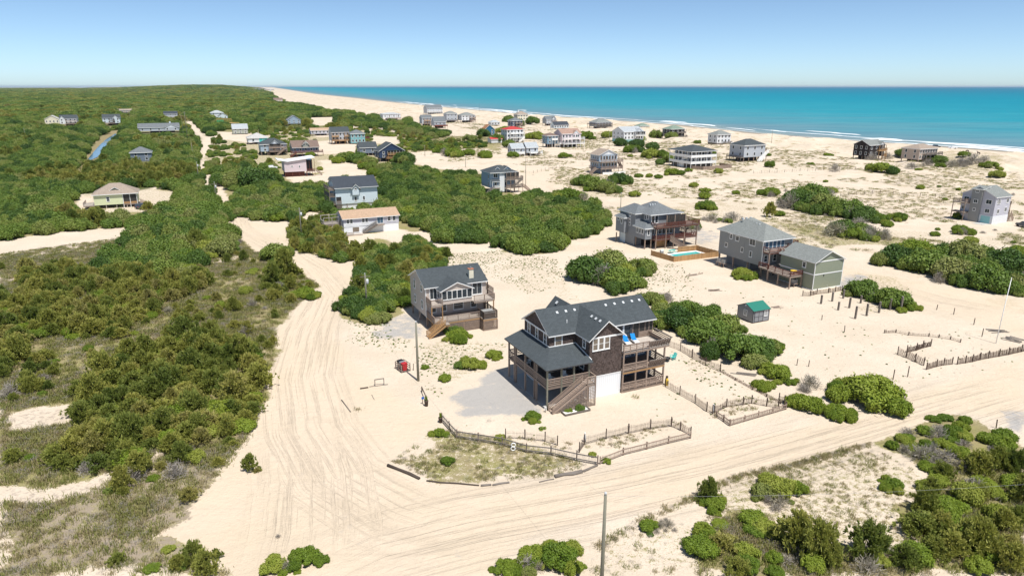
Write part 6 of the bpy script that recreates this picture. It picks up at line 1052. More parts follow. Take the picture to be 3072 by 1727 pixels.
slat_fence(gp([(1060, 1230), (1150, 1290), (1230, 1350), (1950, 1140)], *c6), 'brown rail fence around the small corner dune pen', .8, rails=True)
slat_fence(gp([(1950, 1140), (1930, 1060), (1860, 1030)], *c6), 'broken red-brown slats at the far corner of the small dune pen', .9, lean=.1)
slat_fence(gp([(440, 330), (600, 390), (750, 480), (920, 580), (1110, 660)], *c6), 'reddish slat fence in front of the dark oak thicket', 1.1)
slat_fence(gp([(1110, 662), (1300, 770), (1520, 890), (1700, 980), (1880, 1070)], *c6), 'collapsed half-buried slat fence beyond the yard', .35, lean=.3)
slat_fence(gp([(815, 790), (885, 815), (960, 850), (1030, 880)], *c8), 'torn slat fence leaning at the corner of the open lot', 1.1, lean=.25)
slat_fence(gp([(890, 772), (970, 755), (1025, 735), (1090, 720)], *c8), 'slat fence stub with slanted posts beside the torn corner', 1.0, lean=-.15)
slat_fence(gp([(1055, 915), (1140, 890), (1200, 878), (1270, 870)], *c8), 'short slat fence section with wide gap beyond it', .95, lean=.1)
slat_fence(gp([(1310, 870), (1380, 860), (1440, 850), (1500, 835), (1570, 820), (1660, 805), (1740, 790), (1850, 765), (1900, 755)], *c8), 'long ragged slat fence ending near the flagpole', 1.0, lean=.1)
slat_fence(gp([(705, 610), (800, 607), (905, 628), (1075, 640), (1160, 650), (1255, 665), (1340, 688)], *c8), 'mostly buried slat fence across the open lot', .5, lean=.2)
slat_fence(gp([(20, 300), (85, 300), (140, 285), (235, 275), (350, 255)], *c8), 'tattered slat fence behind the row of bare piles', .9, lean=.1)
cA = (1480, 340, .12422)
slat_fence(gp([(820, 1180), (960, 1210), (1100, 1220), (1240, 1235), (1360, 1250)], *cA), 'distant post and slat fence across the dune below the grey duplex', 1.2, every=3, gap=.5)
for i, (q, lb) in enumerate([([(1600, 480), (1700, 472), (1800, 474), (1890, 470)], 'faint sand fence line across dunes left of the porch house'), ([(2260, 520), (2400, 514), (2540, 512), (2700, 520)], 'faint line of fence stakes across the open dunes'), ([(2520, 590), (2640, 580), (2760, 590), (2850, 596)], 'faint sand fence beside the lavender house'), ([(1690, 500), (1600, 520), (1480, 512)], 'faint line of stakes in the sand behind the blue stair house')]):
    slat_fence([G(*p) for p in q], lb, 1.1, every=4, gap=1.3)
# bare piles of a house never built
for k, ((bx, by), ty) in enumerate(zip([(175, 365), (268, 345), (360, 320), (318, 418), (410, 400), (505, 360), (610, 330), (460, 490), (555, 465), (658, 440), (750, 415), (840, 425)], [290, 265, 245, 345, 310, 295, 270, 380, 360, 345, 320, 300])):
    p = G(2400 + bx * .3592, 780 + by * .3592); t = Thing('bare_pile', 'weathered square timber pile standing in rows on rough sand', 'post', wtz(p), TH + random.uniform(-.05, .05), 'bare timber piles in rows'); h = (by - ty) * .3592 / FPX * p[1] * 1.07
    b = MB(); b.bar((0, 0, -.5), (random.uniform(-.03, .03), random.uniform(-.03, .03), h), .26); b.build('shaft', 'wood_grey', t.root); t.box('top_cut', -.11, .11, -.11, .11, h - .005, h + .02, 'wood_pale')
for bx, by, h in [(182, 500, .9), (372, 600, 1.1), (1140, 415, 1.0), (1282, 455, 1.2), (1450, 540, 1.2), (1518, 640, 1.4), (775, 1000, 1.5), (898, 975, 1.6), (1640, 1400, 1.1)]:
    p = G(2400 + bx * .3592, 780 + by * .3592); b = MB(); b.bar((0, 0, -.4), (random.uniform(-.1, .1), 0, h), .09); o = b.build('fence_stake', 'wood_dark', None, wtz(p)); tag(o, 'lone dark fence stake stuck in the sand of the open lot', 'stake', 'lone stakes on the open lot')
for q in [(2250, 935), (1402, 905), (1240, 1110), (2390, 1096), (2425, 1100)]: 
    p = G(*q); b = MB(); b.bar((0, 0, -.3), (.05, 0, 1.0), .08); tag(b.build('fence_stake', 'wood_dark', None, wtz(p)), 'thin wooden stake standing alone in the yards', 'stake', 'lone stakes in the yards')
p = G(1517 / 1, 955); 
# flagpole
p = G(2400 + 1635 * .3592, 780 + 695 * .3592); t = Thing('flagpole', 'slim white flagpole with no flag standing on the open lot', 'flagpole', wtz(p), 0); v, f = tube([(0, 0, -.3), (.12, 0, 5), (.28, 0, 10.4)], [.075, .06, .04], 8); t.add('pole', v, f, 'white', smooth_=True)
v, f = tube([(.28, 0, 10.4), (.28, 0, 10.48), (.28, 0, 10.55)], [.03, .08, .02], 8); t.add('finial', v, f, 'white'); t.box('cleat', .06, .12, -.02, .02, 1.3, 1.45, 'dark')
# boards and debris
def planks(p, rz, n, L, label, mat='wood_grey'):
    t = Thing('plank_pile', label, 'planks', wtz(p), rz); rr = random.Random(int(p[0] * 7))
    for i in range(n): a = rr.uniform(-.25, .25); c = Vector((rr.uniform(-.4, .4), (i - n / 2) * .32, .05 + .03 * (i % 3))); d = Vector((math.cos(a), math.sin(a), 0)) * L / 2 * rr.uniform(.7, 1); t.bar('plank', c - d, c + d, .16, .035, mat)
planks(G(2400 + 1640 * .3592, 780 + 590 * .3592), 0, 5, 3.2, 'scattered grey planks on the sand beside the flagpole'); planks(G(2400 + 1780 * .3592, 780 + 660 * .3592), -.9, 8, 2.6, 'fallen boardwalk slats spread across the sand'); planks(G(2235, 1121), -.45, 3, 3.6, 'three long weathered boards by the thicket'); planks(G(2075, 825), .3, 3, 2.6, 'small heap of broken fence on the sand', 'wood'); planks(G(2145, 870), .2, 4, 3, 'tan fence panel lying flat on the sand', 'fence_slat'); planks(G(2100, 820), 1.2, 3, 1.8, 'upright scrap of fence near the tan panel', 'fence_slat'); planks(G(2330, 921), .3, 3, 2.2, 'broken frame lying beyond the shed', 'wood')
# logs along the sand road
def log(pts, r, label, mat='bark'):
    P = [G(1140 + a * .3882, 1180 + b * .3882) for a, b in pts]; v, f = tube([(x, y, tz(x, y) + r * .55 + random.uniform(-.02, .04)) for x, y in P], [r * random.uniform(.8, 1.1) for _ in P], 8); tag(link('log', mesh('log', v, f, [mat], smooth_=True)), label, 'log')
log([(60, 560), (140, 590), (230, 625), (305, 662)], .17, 'thick dark driftwood log at the edge of the grass patch'); log([(360, 675), (470, 690), (600, 697), (765, 712)], .09, 'thin long log lying along the sand road edge'); log([(780, 715), (820, 712), (860, 708)], .12, 'short cut log between two thin logs', 'wood_grey'); log([(870, 710), (930, 698), (1000, 690)], .12, 'pale weathered log beside the short cut log', 'wood_grey'); log([(1230, 685), (1300, 668), (1345, 662)], .07, 'thin broken branch along the road edge', 'wood_grey'); log([(1352, 648), (1420, 632), (1490, 626), (1560, 608)], .2, 'large split grey log by the fence corner', 'wood_grey'); log([(1570, 605), (1630, 578), (1680, 558)], .13, 'grey log reaching the fence corner post', 'wood_grey')
c4 = (980, 1020, .1934)
def lg2(pts, r, label, mat='wood_dark'):
    P = gp(pts, *c4); v, f = tube([(x, y, tz(x, y) + r * .6) for x, y in P], [r] * len(P), 8); tag(link('log', mesh('log', v, f, [mat], smooth_=True)), label, 'log')
lg2([(520, 757), (580, 748), (645, 738)], .11, 'short dark log on bare sand near the wooden frame'); lg2([(660, 725), (800, 708), (950, 688)], .06, 'thin pole lying under the small wooden frame', 'wood_grey'); lg2([(232, 930), (300, 1020), (372, 1115)], .07, 'straight timber edging a tuft of dry grass', 'wood_grey'); lg2([(700, 850), (740, 925)], .04, 'short thin stick on the sand beside the dry grass', 'wood_grey')
P = gp([(750, 702), (890, 692)], *c4); t = Thing('wooden_frame', 'small square wooden frame standing upright on the sand', 'frame', (*P[0], tz(*P[0])), math.atan2(P[1][1] - P[0][1], P[1][0] - P[0][0])); L = math.dist(P[0], P[1]); t.post(0, 0, -.2, .85, 'wood_grey', .1, 'upright'); t.post(L, 0, -.2, .95, 'wood_grey', .1, 'upright'); t.bar('top_bar', (0, 0, .83), (L, 0, .93), .1, .09, 'wood_grey')
# trash can corral
P = gp([(1070, 440), (1165, 510), (1250, 495)], *c4); o = P[1]; rz = math.atan2(P[1][1] - P[0][1], P[1][0] - P[0][0]); t = Thing('bin_corral', 'wooden bin corral on the sand beside the utility pole', 'bin rack', wtz(o), rz); L = math.dist(P[0], P[1]); D_ = 1.3
t.box('floor', -L, 0, 0, D_, .1, .16, 'wood_grey')
for x in (-L, -L / 2, 0):
    for y in (0, D_): t.post(x, y, -.1, 1.1, 'wood', .09, 'corner_post')
for z in (.4, .7, 1.05):
    for y in (0, D_): t.bar('side_rail', (-L, y - .06 if y == 0 else y + .06, z), (0, y - .06 if y == 0 else y + .06, z), .03, .1, 'wood')
    t.bar('end_rail', (-L - .06, 0, z), (-L - .06, D_, z), .03, .1, 'wood')
def bin_(lx, ly, mat, label):
    c, s = math.cos(rz), math.sin(rz); p = (o[0] + c * lx - s * ly, o[1] + s * lx + c * ly); t2 = Thing('wheelie_bin', label, 'bin', (*p, tz(*o) + .16), rz)
    v = [(-.26, -.28, 0), (.26, -.28, 0), (.26, .28, 0), (-.26, .28, 0), (-.32, -.36, .95), (.32, -.36, .95), (.32, .36, .95), (-.32, .36, .95)]; t2.add('body', v, [(3, 2, 1, 0), (0, 1, 5, 4), (1, 2, 6, 5), (2, 3, 7, 6), (3, 0, 4, 7), (4, 5, 6, 7)], mat); t2.bar('lid', (0, -.36, 1.0), (0, .38, 1.04), .68, .08, mat)
    for sx in (-1, 1): t2.cyl('wheel', (sx * .22, .34, .1), (sx * .3, .34, .1), .1, 'tyre')
bin_(-.4, .6, 'red', 'red wheelie bin in the wooden corral'); bin_(-1.2, .6, 'metal_grey', 'grey wheelie bin in the wooden corral'); bin_(-2.0 if L > 2 else -L + .3, .6, 'black', 'black wheelie bin at the back of the wooden corral')
# post with blue flag and pots at the driveway
p = gp([(1490, 990)], *c4)[0]; t = Thing('driveway_post', 'thin timber post with a small blue sign at the driveway mouth', 'post', wtz(p), TH); t.post(0, 0, -.3, 1.0, 'wood', .09, 'shaft'); t.box('sign_panel', -.15, .15, -.08, -.05, .72, 1.0, 'blue_sign')
P = gp([(1478, 800), (1560, 1005)], *c4); lg = Thing('driveway_rail', 'sloping timber rail between the driveway post and the tall pot', 'rail', wtz(P[1]), 0); q = Vector((P[0][0] - P[1][0], P[0][1] - P[1][1], .0)); lg.bar('rail_beam', (0, .1, .75), (q.x, q.y, .65), .1, .12, 'wood_dark'); lg.post(0, .1, -.2, .8, 'wood_dark', .12, 'end_post'); lg.post(q.x, q.y, -.2, .75, 'wood_dark', .12, 'end_post')
def pot(p, label, h=.7):
    t = Thing('tall_pot', label, 'planter', wtz(p), 0); v, f = tube([(0, 0, 0), (0, 0, h), (0, 0, h + .05)], [.2, .26, .28], 10); t.add('pot', v, f, 'wood_dark', smooth_=True); b = MB()
    for i in range(46): a = random.uniform(0, 6.28); r = random.uniform(0, .2); z = h + random.uniform(0, .5); b.bar((r * .4 * math.cos(a), r * .4 * math.sin(a), h), (r * math.cos(a), r * math.sin(a), z + .15), .06, .02)
    b.build('foliage', 'leaf_shrub', t.root)
pot(gp([(1548, 1020)], *c4)[0], 'tall dark pot with green plant at the end of the driveway rail'); pot(gp([(1768, 1275)], *c4)[0], 'tall dark pot with cypress-like plant at the start of the grey picket fence', .6)
p = G(1140 + 1028 * .3882, 1180 + 440 * .3882); t = Thing('rope_rings', 'pair of white life rings hung on the grey picket fence', 'life rings', wtz(p), 0)
for dx, z in ((0, .3), (.05, .75)):
    v = []; f = []
    for i in range(16):
        for k in range(8): a = 2 * math.pi * i / 16; bb = 2 * math.pi * k / 8; r = .22 + .06 * math.cos(bb); v.append((dx + r * math.cos(a), -.1 + .06 * math.sin(bb), z + r * math.sin(a)))
    for i in range(16):
        for k in range(8): f.append((i * 8 + k, ((i + 1) % 16) * 8 + k, ((i + 1) % 16) * 8 + (k + 1) % 8, i * 8 + (k + 1) % 8))
    t.add('ring', v, f, 'white', smooth_=True)
for q, lb in (((2139, 1238), 'small white cloaked post ornament at the fence corner'), ((1754, 1325), 'small white post ornament at the opening of the front dune pen')):
    t = Thing('post_ornament', lb, 'ornament', wtz(G(*q)), 0); v, f = tube([(0, 0, 0), (0, 0, .5), (0, 0, .9), (0, 0, 1.0)], [.14, .15, .1, .03], 8); t.add('body', v, f, 'vent', smooth_=True); v, f = tube([(0, 0, 1.0), (0, 0, 1.1), (0, 0, 1.2)], [.05, .1, .03], 8); t.add('head', v, f, 'white', smooth_=True)
# ---------------------------------------------------------------- utility poles and wires
TOPS = {}
def pole(px, pb, pt, label, key, can=True, arm=False, rad=.18):
    p = G(px, pb); x, y = p; z0 = tz(x, y); lo, hi = 1, 25
    for _ in range(30):
        h = (lo + hi) / 2
        if project(x, y, h)[1] * SD > pt: lo = h
        else: hi = h
    h = lo; t = Thing('utility_pole', label, 'utility pole', (x, y, z0), TH); v, f = tube([(0, 0, -1), (0, 0, h * .5), (0, 0, h)], [rad, rad * .85, rad * .68], 10); t.add('pole_shaft', v, f, 'wood_green', smooth_=True)
    if can: v, f = tube([(.34, 0, h - 1.75), (.34, 0, h - 1.7), (.34, 0, h - .95), (.34, 0, h - .85)], [.2, .24, .24, .1], 10); t.add('transformer', v, f, 'vent', smooth_=True); t.box('bracket', 0, .2, -.04, .04, h - 1.4, h - 1.3, 'metal_grey')
    v, f = tube([(0, 0, h), (0, 0, h + .12), (0, 0, h + .2), (0, 0, h + .28)], [.05, .1, .1, .03], 8); t.add('insulator', v, f, 'vent')
    if arm: t.bar('crossarm', (-.9, 0, h - .4), (.9, 0, h - .4), .1, .12, 'wood_grey')
    TOPS[key] = (x, y, z0 + h)
pole(1255, 1142, 968, 'grey utility pole with a small top box standing beside the bin corral', 'a', False); pole(1101, 925, 823, 'utility pole with grey transformer behind the roadside thicket', 'b', arm=True); pole(906, 720, 627, 'utility pole with transformer between the road and the orange roof', 'c', arm=True); pole(1803, 1790, 1483, 'tall weathered utility pole with insulator rising from the foreground scrub', 'd', False, rad=.17); pole(650, 610, 548, 'utility pole with transformer where the sand lane meets the road', 'e', arm=True); pole(597, 545, 487, 'utility pole on the sand lane edge above the oaks', 'f'); pole(580, 477, 430, 'utility pole halfway along the wooded sand lane', 'g', False); pole(565, 432, 337, 'tall utility pole at the head of the sand lane', 'h', False, arm=True)
for q in [(553, 420, 345, 'second tall pole clustered at the head of the sand lane', 'i'), (393, 371, 343, 'thin pole beyond the twin white houses', 'j'), (78, 420, 385, 'thin pole among trees by the sandy clearing', 'k'), (1577, 560, 477, 'plain grey pole beside the light blue stair house', 'l'), (1861, 640, 580, 'plain grey pole on the sand road beside the pool house', 'm'), (1275, 470, 438, 'lamp-topped pole on the sand lane near the oaks', 'n'), (1397, 502, 468, 'thin grey pole standing in the open dunes', 'o'), (1827, 445, 400, 'thin pole beside the big white house', 'p'), (1438, 345, 318, 'thin dark pole against the surf line', 'q'), (2313, 440, 398, 'thin pole above the dunes right of the grey house', 'r'), (2134, 445, 412, 'thin pole behind the charcoal hip roof', 's'), (1085, 390, 370, 'thin pole behind the teal house', 't'), (1563, 345, 316, 'tall thin mast behind the beige house', 'u'), (918, 372, 345, 'thin pole beside the blue gabled house', 'v')]: pole(q[0], q[1], q[2], q[3], q[4], False, rad=.12)
def wire(a, b, label, sag=1.0, off=0):
    P = [Vector(a).lerp(Vector(b), i / 14) - Vector((0, 0, sag * 4 * (i / 14) * (1 - i / 14) + off)) for i in range(15)]; v, f = tube(P, [.007] * 15, 4); tag(link('power_line', mesh('power_line', v, f, ['wire'])), label, 'cable', 'overhead cables')
for a, b in (('a', 'b'), ('b', 'c'), ('c', 'e'), ('e', 'f'), ('f', 'g'), ('g', 'h')): wire(TOPS[a], TOPS[b], 'thin overhead cable sagging between roadside poles', .9, .1)
wire(TOPS['a'], TOPS['d'], 'thin overhead cable crossing the road fork', 1.2, .2); wire(TOPS['d'], (75, 52, 9), 'thin overhead cable above the lower right scrub', 1.5, .1); wire(TOPS['a'], (-13.9, 106, 6.5), 'service cable to the beige house corner', .4, .3)
# ---------------------------------------------------------------- vehicles and horses
def car(p, rz, mat, label, truck=False):
    t = Thing('parked_car', label, 'car', wtz(p), rz); prof = [(-2.2, .45), (-2.25, .85), (-2.1, 1.0), (-1.9, 1.55), (-1.5, 1.72), (.3, 1.72), (1.0, 1.12), (2.1, 1.0), (2.25, .7), (2.2, .42)] if not truck else [(-2.6, .5), (-2.6, 1.1), (-.6, 1.1), (-.5, 1.75), (.7, 1.78), (1.25, 1.15), (2.5, 1.05), (2.6, .75), (2.55, .45)]
    n = len(prof); v = [(x, y * (.82 if z > 1.3 else 1), z) for y in (-.88, .88) for x, z in prof]; f = [tuple(range(n))[::-1], tuple(range(n, 2 * n))] + [(i, (i + 1) % n, n + (i + 1) % n, n + i) for i in range(n)]; t.add('body', v, f, mat)
    for s in (-1, 1):
        t.add('side_window', [(-1.75, s * .8, 1.12), (.75, s * .8, 1.12), (.25, s * .755, 1.6), (-1.5, s * .755, 1.6)], [(0, 1, 2, 3) if s < 0 else (3, 2, 1, 0)], 'glass') if not truck else t.add('side_window', [(-.42, s * .82, 1.15), (1.0, s * .82, 1.15), (.6, s * .76, 1.65), (-.4, s * .76, 1.65)], [(0, 1, 2, 3)], 'glass')
        for x in (-1.4, 1.4): t.cyl('wheel', (x, s * .72, .36), (x, s * .93, .36), .36, 'tyre', 14)
        t.box('headlight', 2.15 if not truck else 2.5, 2.27 if not truck else 2.62, s * .62 - .16, s * .62 + .16, .72, .88, 'white'); t.box('tail_light', -2.3 if not truck else -2.64, -2.18 if not truck else -2.58, s * .7 - .1, s * .7 + .1, .8, 1.0, 'red')
    w = .72; t.add('windscreen', [(.96, -w, 1.18), (.96, w, 1.18), (.42, w * .92, 1.68), (.42, -w * .92, 1.68)], [(0, 1, 2, 3)], 'glass')
    return t
car(G(818, 507), R(15), 'carwhite', 'white car parked in the oaks left of the pink house'); car(G(1535, 467), TH + R(90), 'carwhite', 'white car parked under the stilted grey duplex'); car(G(1553, 468), TH + R(90), 'cardark', 'dark car under the stilted duplex beside a white car'); car(G(2856, 451), R(-10), 'carwhite', 'white pickup truck parked on the beach above the surf', True); car(G(2808, 447), R(-20), 'cardark', 'dark blue vehicle on the beach behind the tan house'); car(G(3072, 682), R(95), 'cardark', 'dark car parked beside the lavender tower house'); car(G(427, 625), R(70), 'cardark', 'dark green car beside the pale yellow cottage')
car(G(1650, 1806), R(30), 'carwhite', 'white car mostly hidden behind the bush beside the foreground utility pole')
def horse(p, rz, label, graze):
    me = bpy.data.meshes.new('horse'); V = [(-.75, 0, 1.25), (-.2, 0, 1.2), (.35, 0, 1.22), (.7, 0, 1.3)]; E = [(0, 1), (1, 2), (2, 3)]; r = [.3, .3, .29, .26]
    hd = [(.98, 0, 1.1), (1.15, 0, .6), (1.25, 0, .25)] if graze else [(.95, 0, 1.65), (1.1, 0, 1.9), (1.45, 0, 1.75)]
    for q, rr in zip(hd, (.17, .13, .09)): V.append(q); r.append(rr); E.append((len(V) - 2, len(V) - 1))
    for bx, root, s in ((-.75, 0, -1), (-.75, 0, 1), (.6, 3, -1), (.6, 3, 1)):
        last = root
        for q, rr in (((bx + (-.05 if root == 0 else 0), s * .17, .95), .15), ((bx + (.12 if root == 0 else .02), s * .17, .62), .085), ((bx - (.1 if root == 0 else 0), s * .17, .38), .06), ((bx, s * .17, .04), .06)): V.append(q); r.append(rr); E.append((last, len(V) - 1)); last = len(V) - 1
    V += [(-1.05, 0, 1.15), (-1.15, 0, .6)]; r += [.07, .05]; E += [(0, len(V) - 2), (len(V) - 2, len(V) - 1)]
    me.from_pydata(V, E, []); me.materials.append(M['horse']); o = link('horse', me, None, wtz(p), (0, 0, rz)); o.modifiers.new('skin', 'SKIN'); sub = o.modifiers.new('sub', 'SUBSURF'); sub.levels = 1; sub.render_levels = 1
    for sv, rr in zip(me.skin_vertices[0].data, r): sv.radius = (rr, rr)
    me.skin_vertices[0].data[0].use_root = True; tag(o, label, 'horse')
horse(G(2932, 480), R(100), 'dark wild horse standing on the dune with raised head', False); horse(G(2898, 473), R(20), 'dark wild horse grazing on the dune near another horse', True)
# ---------------------------------------------------------------- plants: prototypes
def quads_mesh(name, Cn, U, Vv, mat, extra=None):
    n = len(Cn); v = np.stack([Cn - U - Vv, Cn + U - Vv * .6, Cn + U * .9 + Vv, Cn - U * .7 + Vv], 1).reshape(-1, 3); F = np.arange(n * 4).reshape(n, 4)
    if extra is not None: ev, ef = extra; F = np.concatenate([F, ef + len(v)]); v = np.concatenate([v, ev])
    me = bpy.data.meshes.new(name); me.vertices.add(len(v)); me.vertices.foreach_set('co', v.astype(np.float32).ravel()); me.loops.add(F.size); me.loops.foreach_set('vertex_index', F.astype(np.int32).ravel()); me.polygons.add(len(F)); me.polygons.foreach_set('loop_start', (np.arange(len(F)) * 4).astype(np.int32)); me.materials.append(M[mat]); me.update(calc_edges=True); return me
def frame(N, r):
    N = N / np.linalg.norm(N, axis=1, keepdims=True); a = r.normal(size=N.shape); U = np.cross(N, a); U /= np.linalg.norm(U, axis=1, keepdims=True); return N, U, np.cross(N, U)
def dome(seed, nl, nleaf, size, mat, flat=.75, spread=.62, lob=(.28, .48), name='crown', core=True):
    r = np.random.default_rng(seed); a = r.uniform(0, 2 * np.pi, nl); d = np.sqrt(r.uniform(0, 1, nl)) * spread; rad = r.uniform(*lob, nl)
    L = np.stack([d * np.cos(a), d * np.sin(a), (flat - rad) * np.sqrt(np.clip(1 - (d / (spread * 1.15)) ** 2, 0, 1)) * r.uniform(.75, 1.1, nl) + rad * .25], 1)
    P = []; N = []; per = int(nleaf * 2.2 / nl)
    for i in range(nl):
        q = r.normal(size=(per, 3)); q /= np.linalg.norm(q, axis=1, keepdims=True); rr = rad[i] * (1 - .3 * r.random(per) ** 2 + .26 * r.exponential(.55, per) * (r.random(per) < .4)) * (1 + .22 * np.sin(q[:, 0] * 7 + i) * np.sin(q[:, 1] * 6 + 2 * i)); p = L[i] + q * rr[:, None] * [1, 1, .85]
        k = p[:, 2] > .02
        for j in range(nl):
            if j != i: k &= np.linalg.norm((p - L[j]) / [1, 1, .85], axis=1) > rad[j] * .88
        P.append(p[k]); N.append(q[k])
    P = np.concatenate(P); N = np.concatenate(N)
    if len(P) > nleaf: s = r.permutation(len(P))[:nleaf]; P = P[s]; N = N[s]
    N = N + r.normal(size=N.shape) * .7 + [0, 0, .75]; N, U, V = frame(N, r); s = size * r.uniform(.6, 1.3, (len(P), 1))
    ex = None
    if core:                                                   # inner twig mass keeps the crown opaque
        ev = []; ef = []; b = 0
        for i in range(nl):
            for z in range(5):
                for k in range(8): ph = math.pi * (z + .5) / 5; t = 2 * math.pi * k / 8; ev.append(L[i] + rad[i] * .66 * np.array([math.sin(ph) * math.cos(t), math.sin(ph) * math.sin(t), .85 * math.cos(ph)]))
            for z in range(4):
                for k in range(8): ef.append((b + z * 8 + k, b + (z + 1) * 8 + k, b + (z + 1) * 8 + (k + 1) % 8, b + z * 8 + (k + 1) % 8))
            b += 40
        ev = np.array(ev); ev[:, 2] = np.maximum(ev[:, 2], .01); ex = (ev, np.array(ef))
    return quads_mesh(name, P, U * s, V * s * .8, mat, ex)
def pine_crown(seed, ntuft=330, mat='leaf_pine', blades=12, ln=.17, wid=.021):
    r = np.random.default_rng(seed); Cn = []; D = []
    nb = 26
    for i in range(nb):
        h = .12 + .84 * (i + r.random() * .6) / nb; reach = (1.0 - h) ** .7 * r.uniform(.65, 1.15) * .95 + .08; a = i * 2.4 + r.uniform(-.5, .5); up = .15 + .35 * r.random()
        m = max(4, int(ntuft / nb * (.5 + reach)))
        t = .3 + .75 * r.random(m); side = r.normal(size=(m, 3)) * [.10, .10, .07] * (.4 + reach)
        base = np.stack([np.cos(a) * reach * t, np.sin(a) * reach * t, h + up * reach * t * .6], 1) + side; Cn.append(base); dd = np.stack([np.cos(a) * np.ones(m), np.sin(a) * np.ones(m), .75 * np.ones(m)], 1); D.append(dd)
    Cn = np.concatenate(Cn); D = np.concatenate(D); n = len(Cn); Cn = np.repeat(Cn, blades, 0); D = np.repeat(D, blades, 0)
    d = D * .75 + r.normal(size=D.shape) * .5; d /= np.linalg.norm(d, axis=1, keepdims=True); _, U, V = frame(d, r); L = ln * r.uniform(.6, 1.2, (len(d), 1))
    return quads_mesh('crown', Cn + d * L * .5, U * wid, d * L * .5, mat)
def dead_crown(seed, n=420, mat='leaf_dead'):
    r = np.random.default_rng(seed); a = r.uniform(0, 6.28, n); e = r.uniform(.05, 1.45, n); d = np.stack([np.cos(a) * np.cos(e), np.sin(a) * np.cos(e), np.sin(e) * .8], 1); t = r.uniform(.2, 1, (n, 1)) ** .6
    c = d * t * r.uniform(.75, 1, (n, 1)); dd = d + r.normal(size=d.shape) * .5; dd /= np.linalg.norm(dd, axis=1, keepdims=True); _, U, V = frame(dd, r)
    return quads_mesh('twigs', c, U * .012, dd * r.uniform(.08, .2, (n, 1)), mat)
def tuft(seed, mat, n=26, h=1.0, lean=.45, wid=.035):
    r = np.random.default_rng(seed); a = r.uniform(0, 6.28, n); l = r.uniform(.1, lean, n); d = np.stack([np.cos(a) * l, np.sin(a) * l, np.ones(n) * r.uniform(.5, 1, n)], 1) * h; b = r.normal(size=(n, 3)) * [.45, .45, 0]; u = np.stack([-np.sin(a), np.cos(a), np.zeros(n)], 1)
    return quads_mesh('tuft', b + d * .5, u * wid, d * .5, mat)
def trunk_mesh(seed, h, r0, spread, nb, mat='bark', low=.25):
    r = random.Random(seed); v, f = tube([(0, 0, -.15), (r.uniform(-.03, .03), 0, h * .4), (r.uniform(-.05, .05), r.uniform(-.05, .05), h)], [r0, r0 * .75, r0 * .25], 6)
    for i in range(nb):
        z = h * (low + .6 * i / nb); a = i * 2.4 + r.random(); e = Vector((math.cos(a), math.sin(a), .55)) * spread * r.uniform(.6, 1); bv, bf = tube([(0, 0, z), (e.x * .5, e.y * .5, z + e.z * .35), (e.x, e.y, z + e.z * .8)], [r0 * .55, r0 * .38, r0 * .12], 5); o = len(v); v += bv; f += [tuple(k + o for k in q) for q in bf]
    return mesh('trunk', v, f, [mat])
PROTO = dict(
 oak=[(dome(11 + i, 26 + 3 * i, 7500, .036, 'leaf_oak', .68, .74, (.13, .3)), trunk_mesh(i, .45, .05, .45, 5)) for i in range(6)],
 shrub=[(dome(41 + i, 30 + 2 * i, 8500, .031, 'leaf_shrub', .62, .74, (.11, .26)), trunk_mesh(20 + i, .4, .04, .4, 5)) for i in range(5)],
 pine=[(pine_crown(71 + i), trunk_mesh(40 + i, .98, .035, .55, 9)) for i in range(6)],
 dead=[(dead_crown(91 + i), trunk_mesh(60 + i, .5, .03, .5, 6, 'wood_grey')) for i in range(3)])
LAB = dict(oak=('oak_shrub', 'rounded dense dark green oak in the windswept thickets', 'tree', 'oaks of the thickets'), shrub=('leafy_shrub', 'rounded leafy yellow-green shrub in the sandy scrub', 'shrub', 'leafy shrubs of the sand'), pine=('pine_tree', 'bushy young olive green pine in the sandy scrub', 'pine tree', 'young pines of the scrub'), dead=('bare_bush', 'grey leafless twiggy bush in the sandy scrub', 'bush', 'bare grey bushes'))
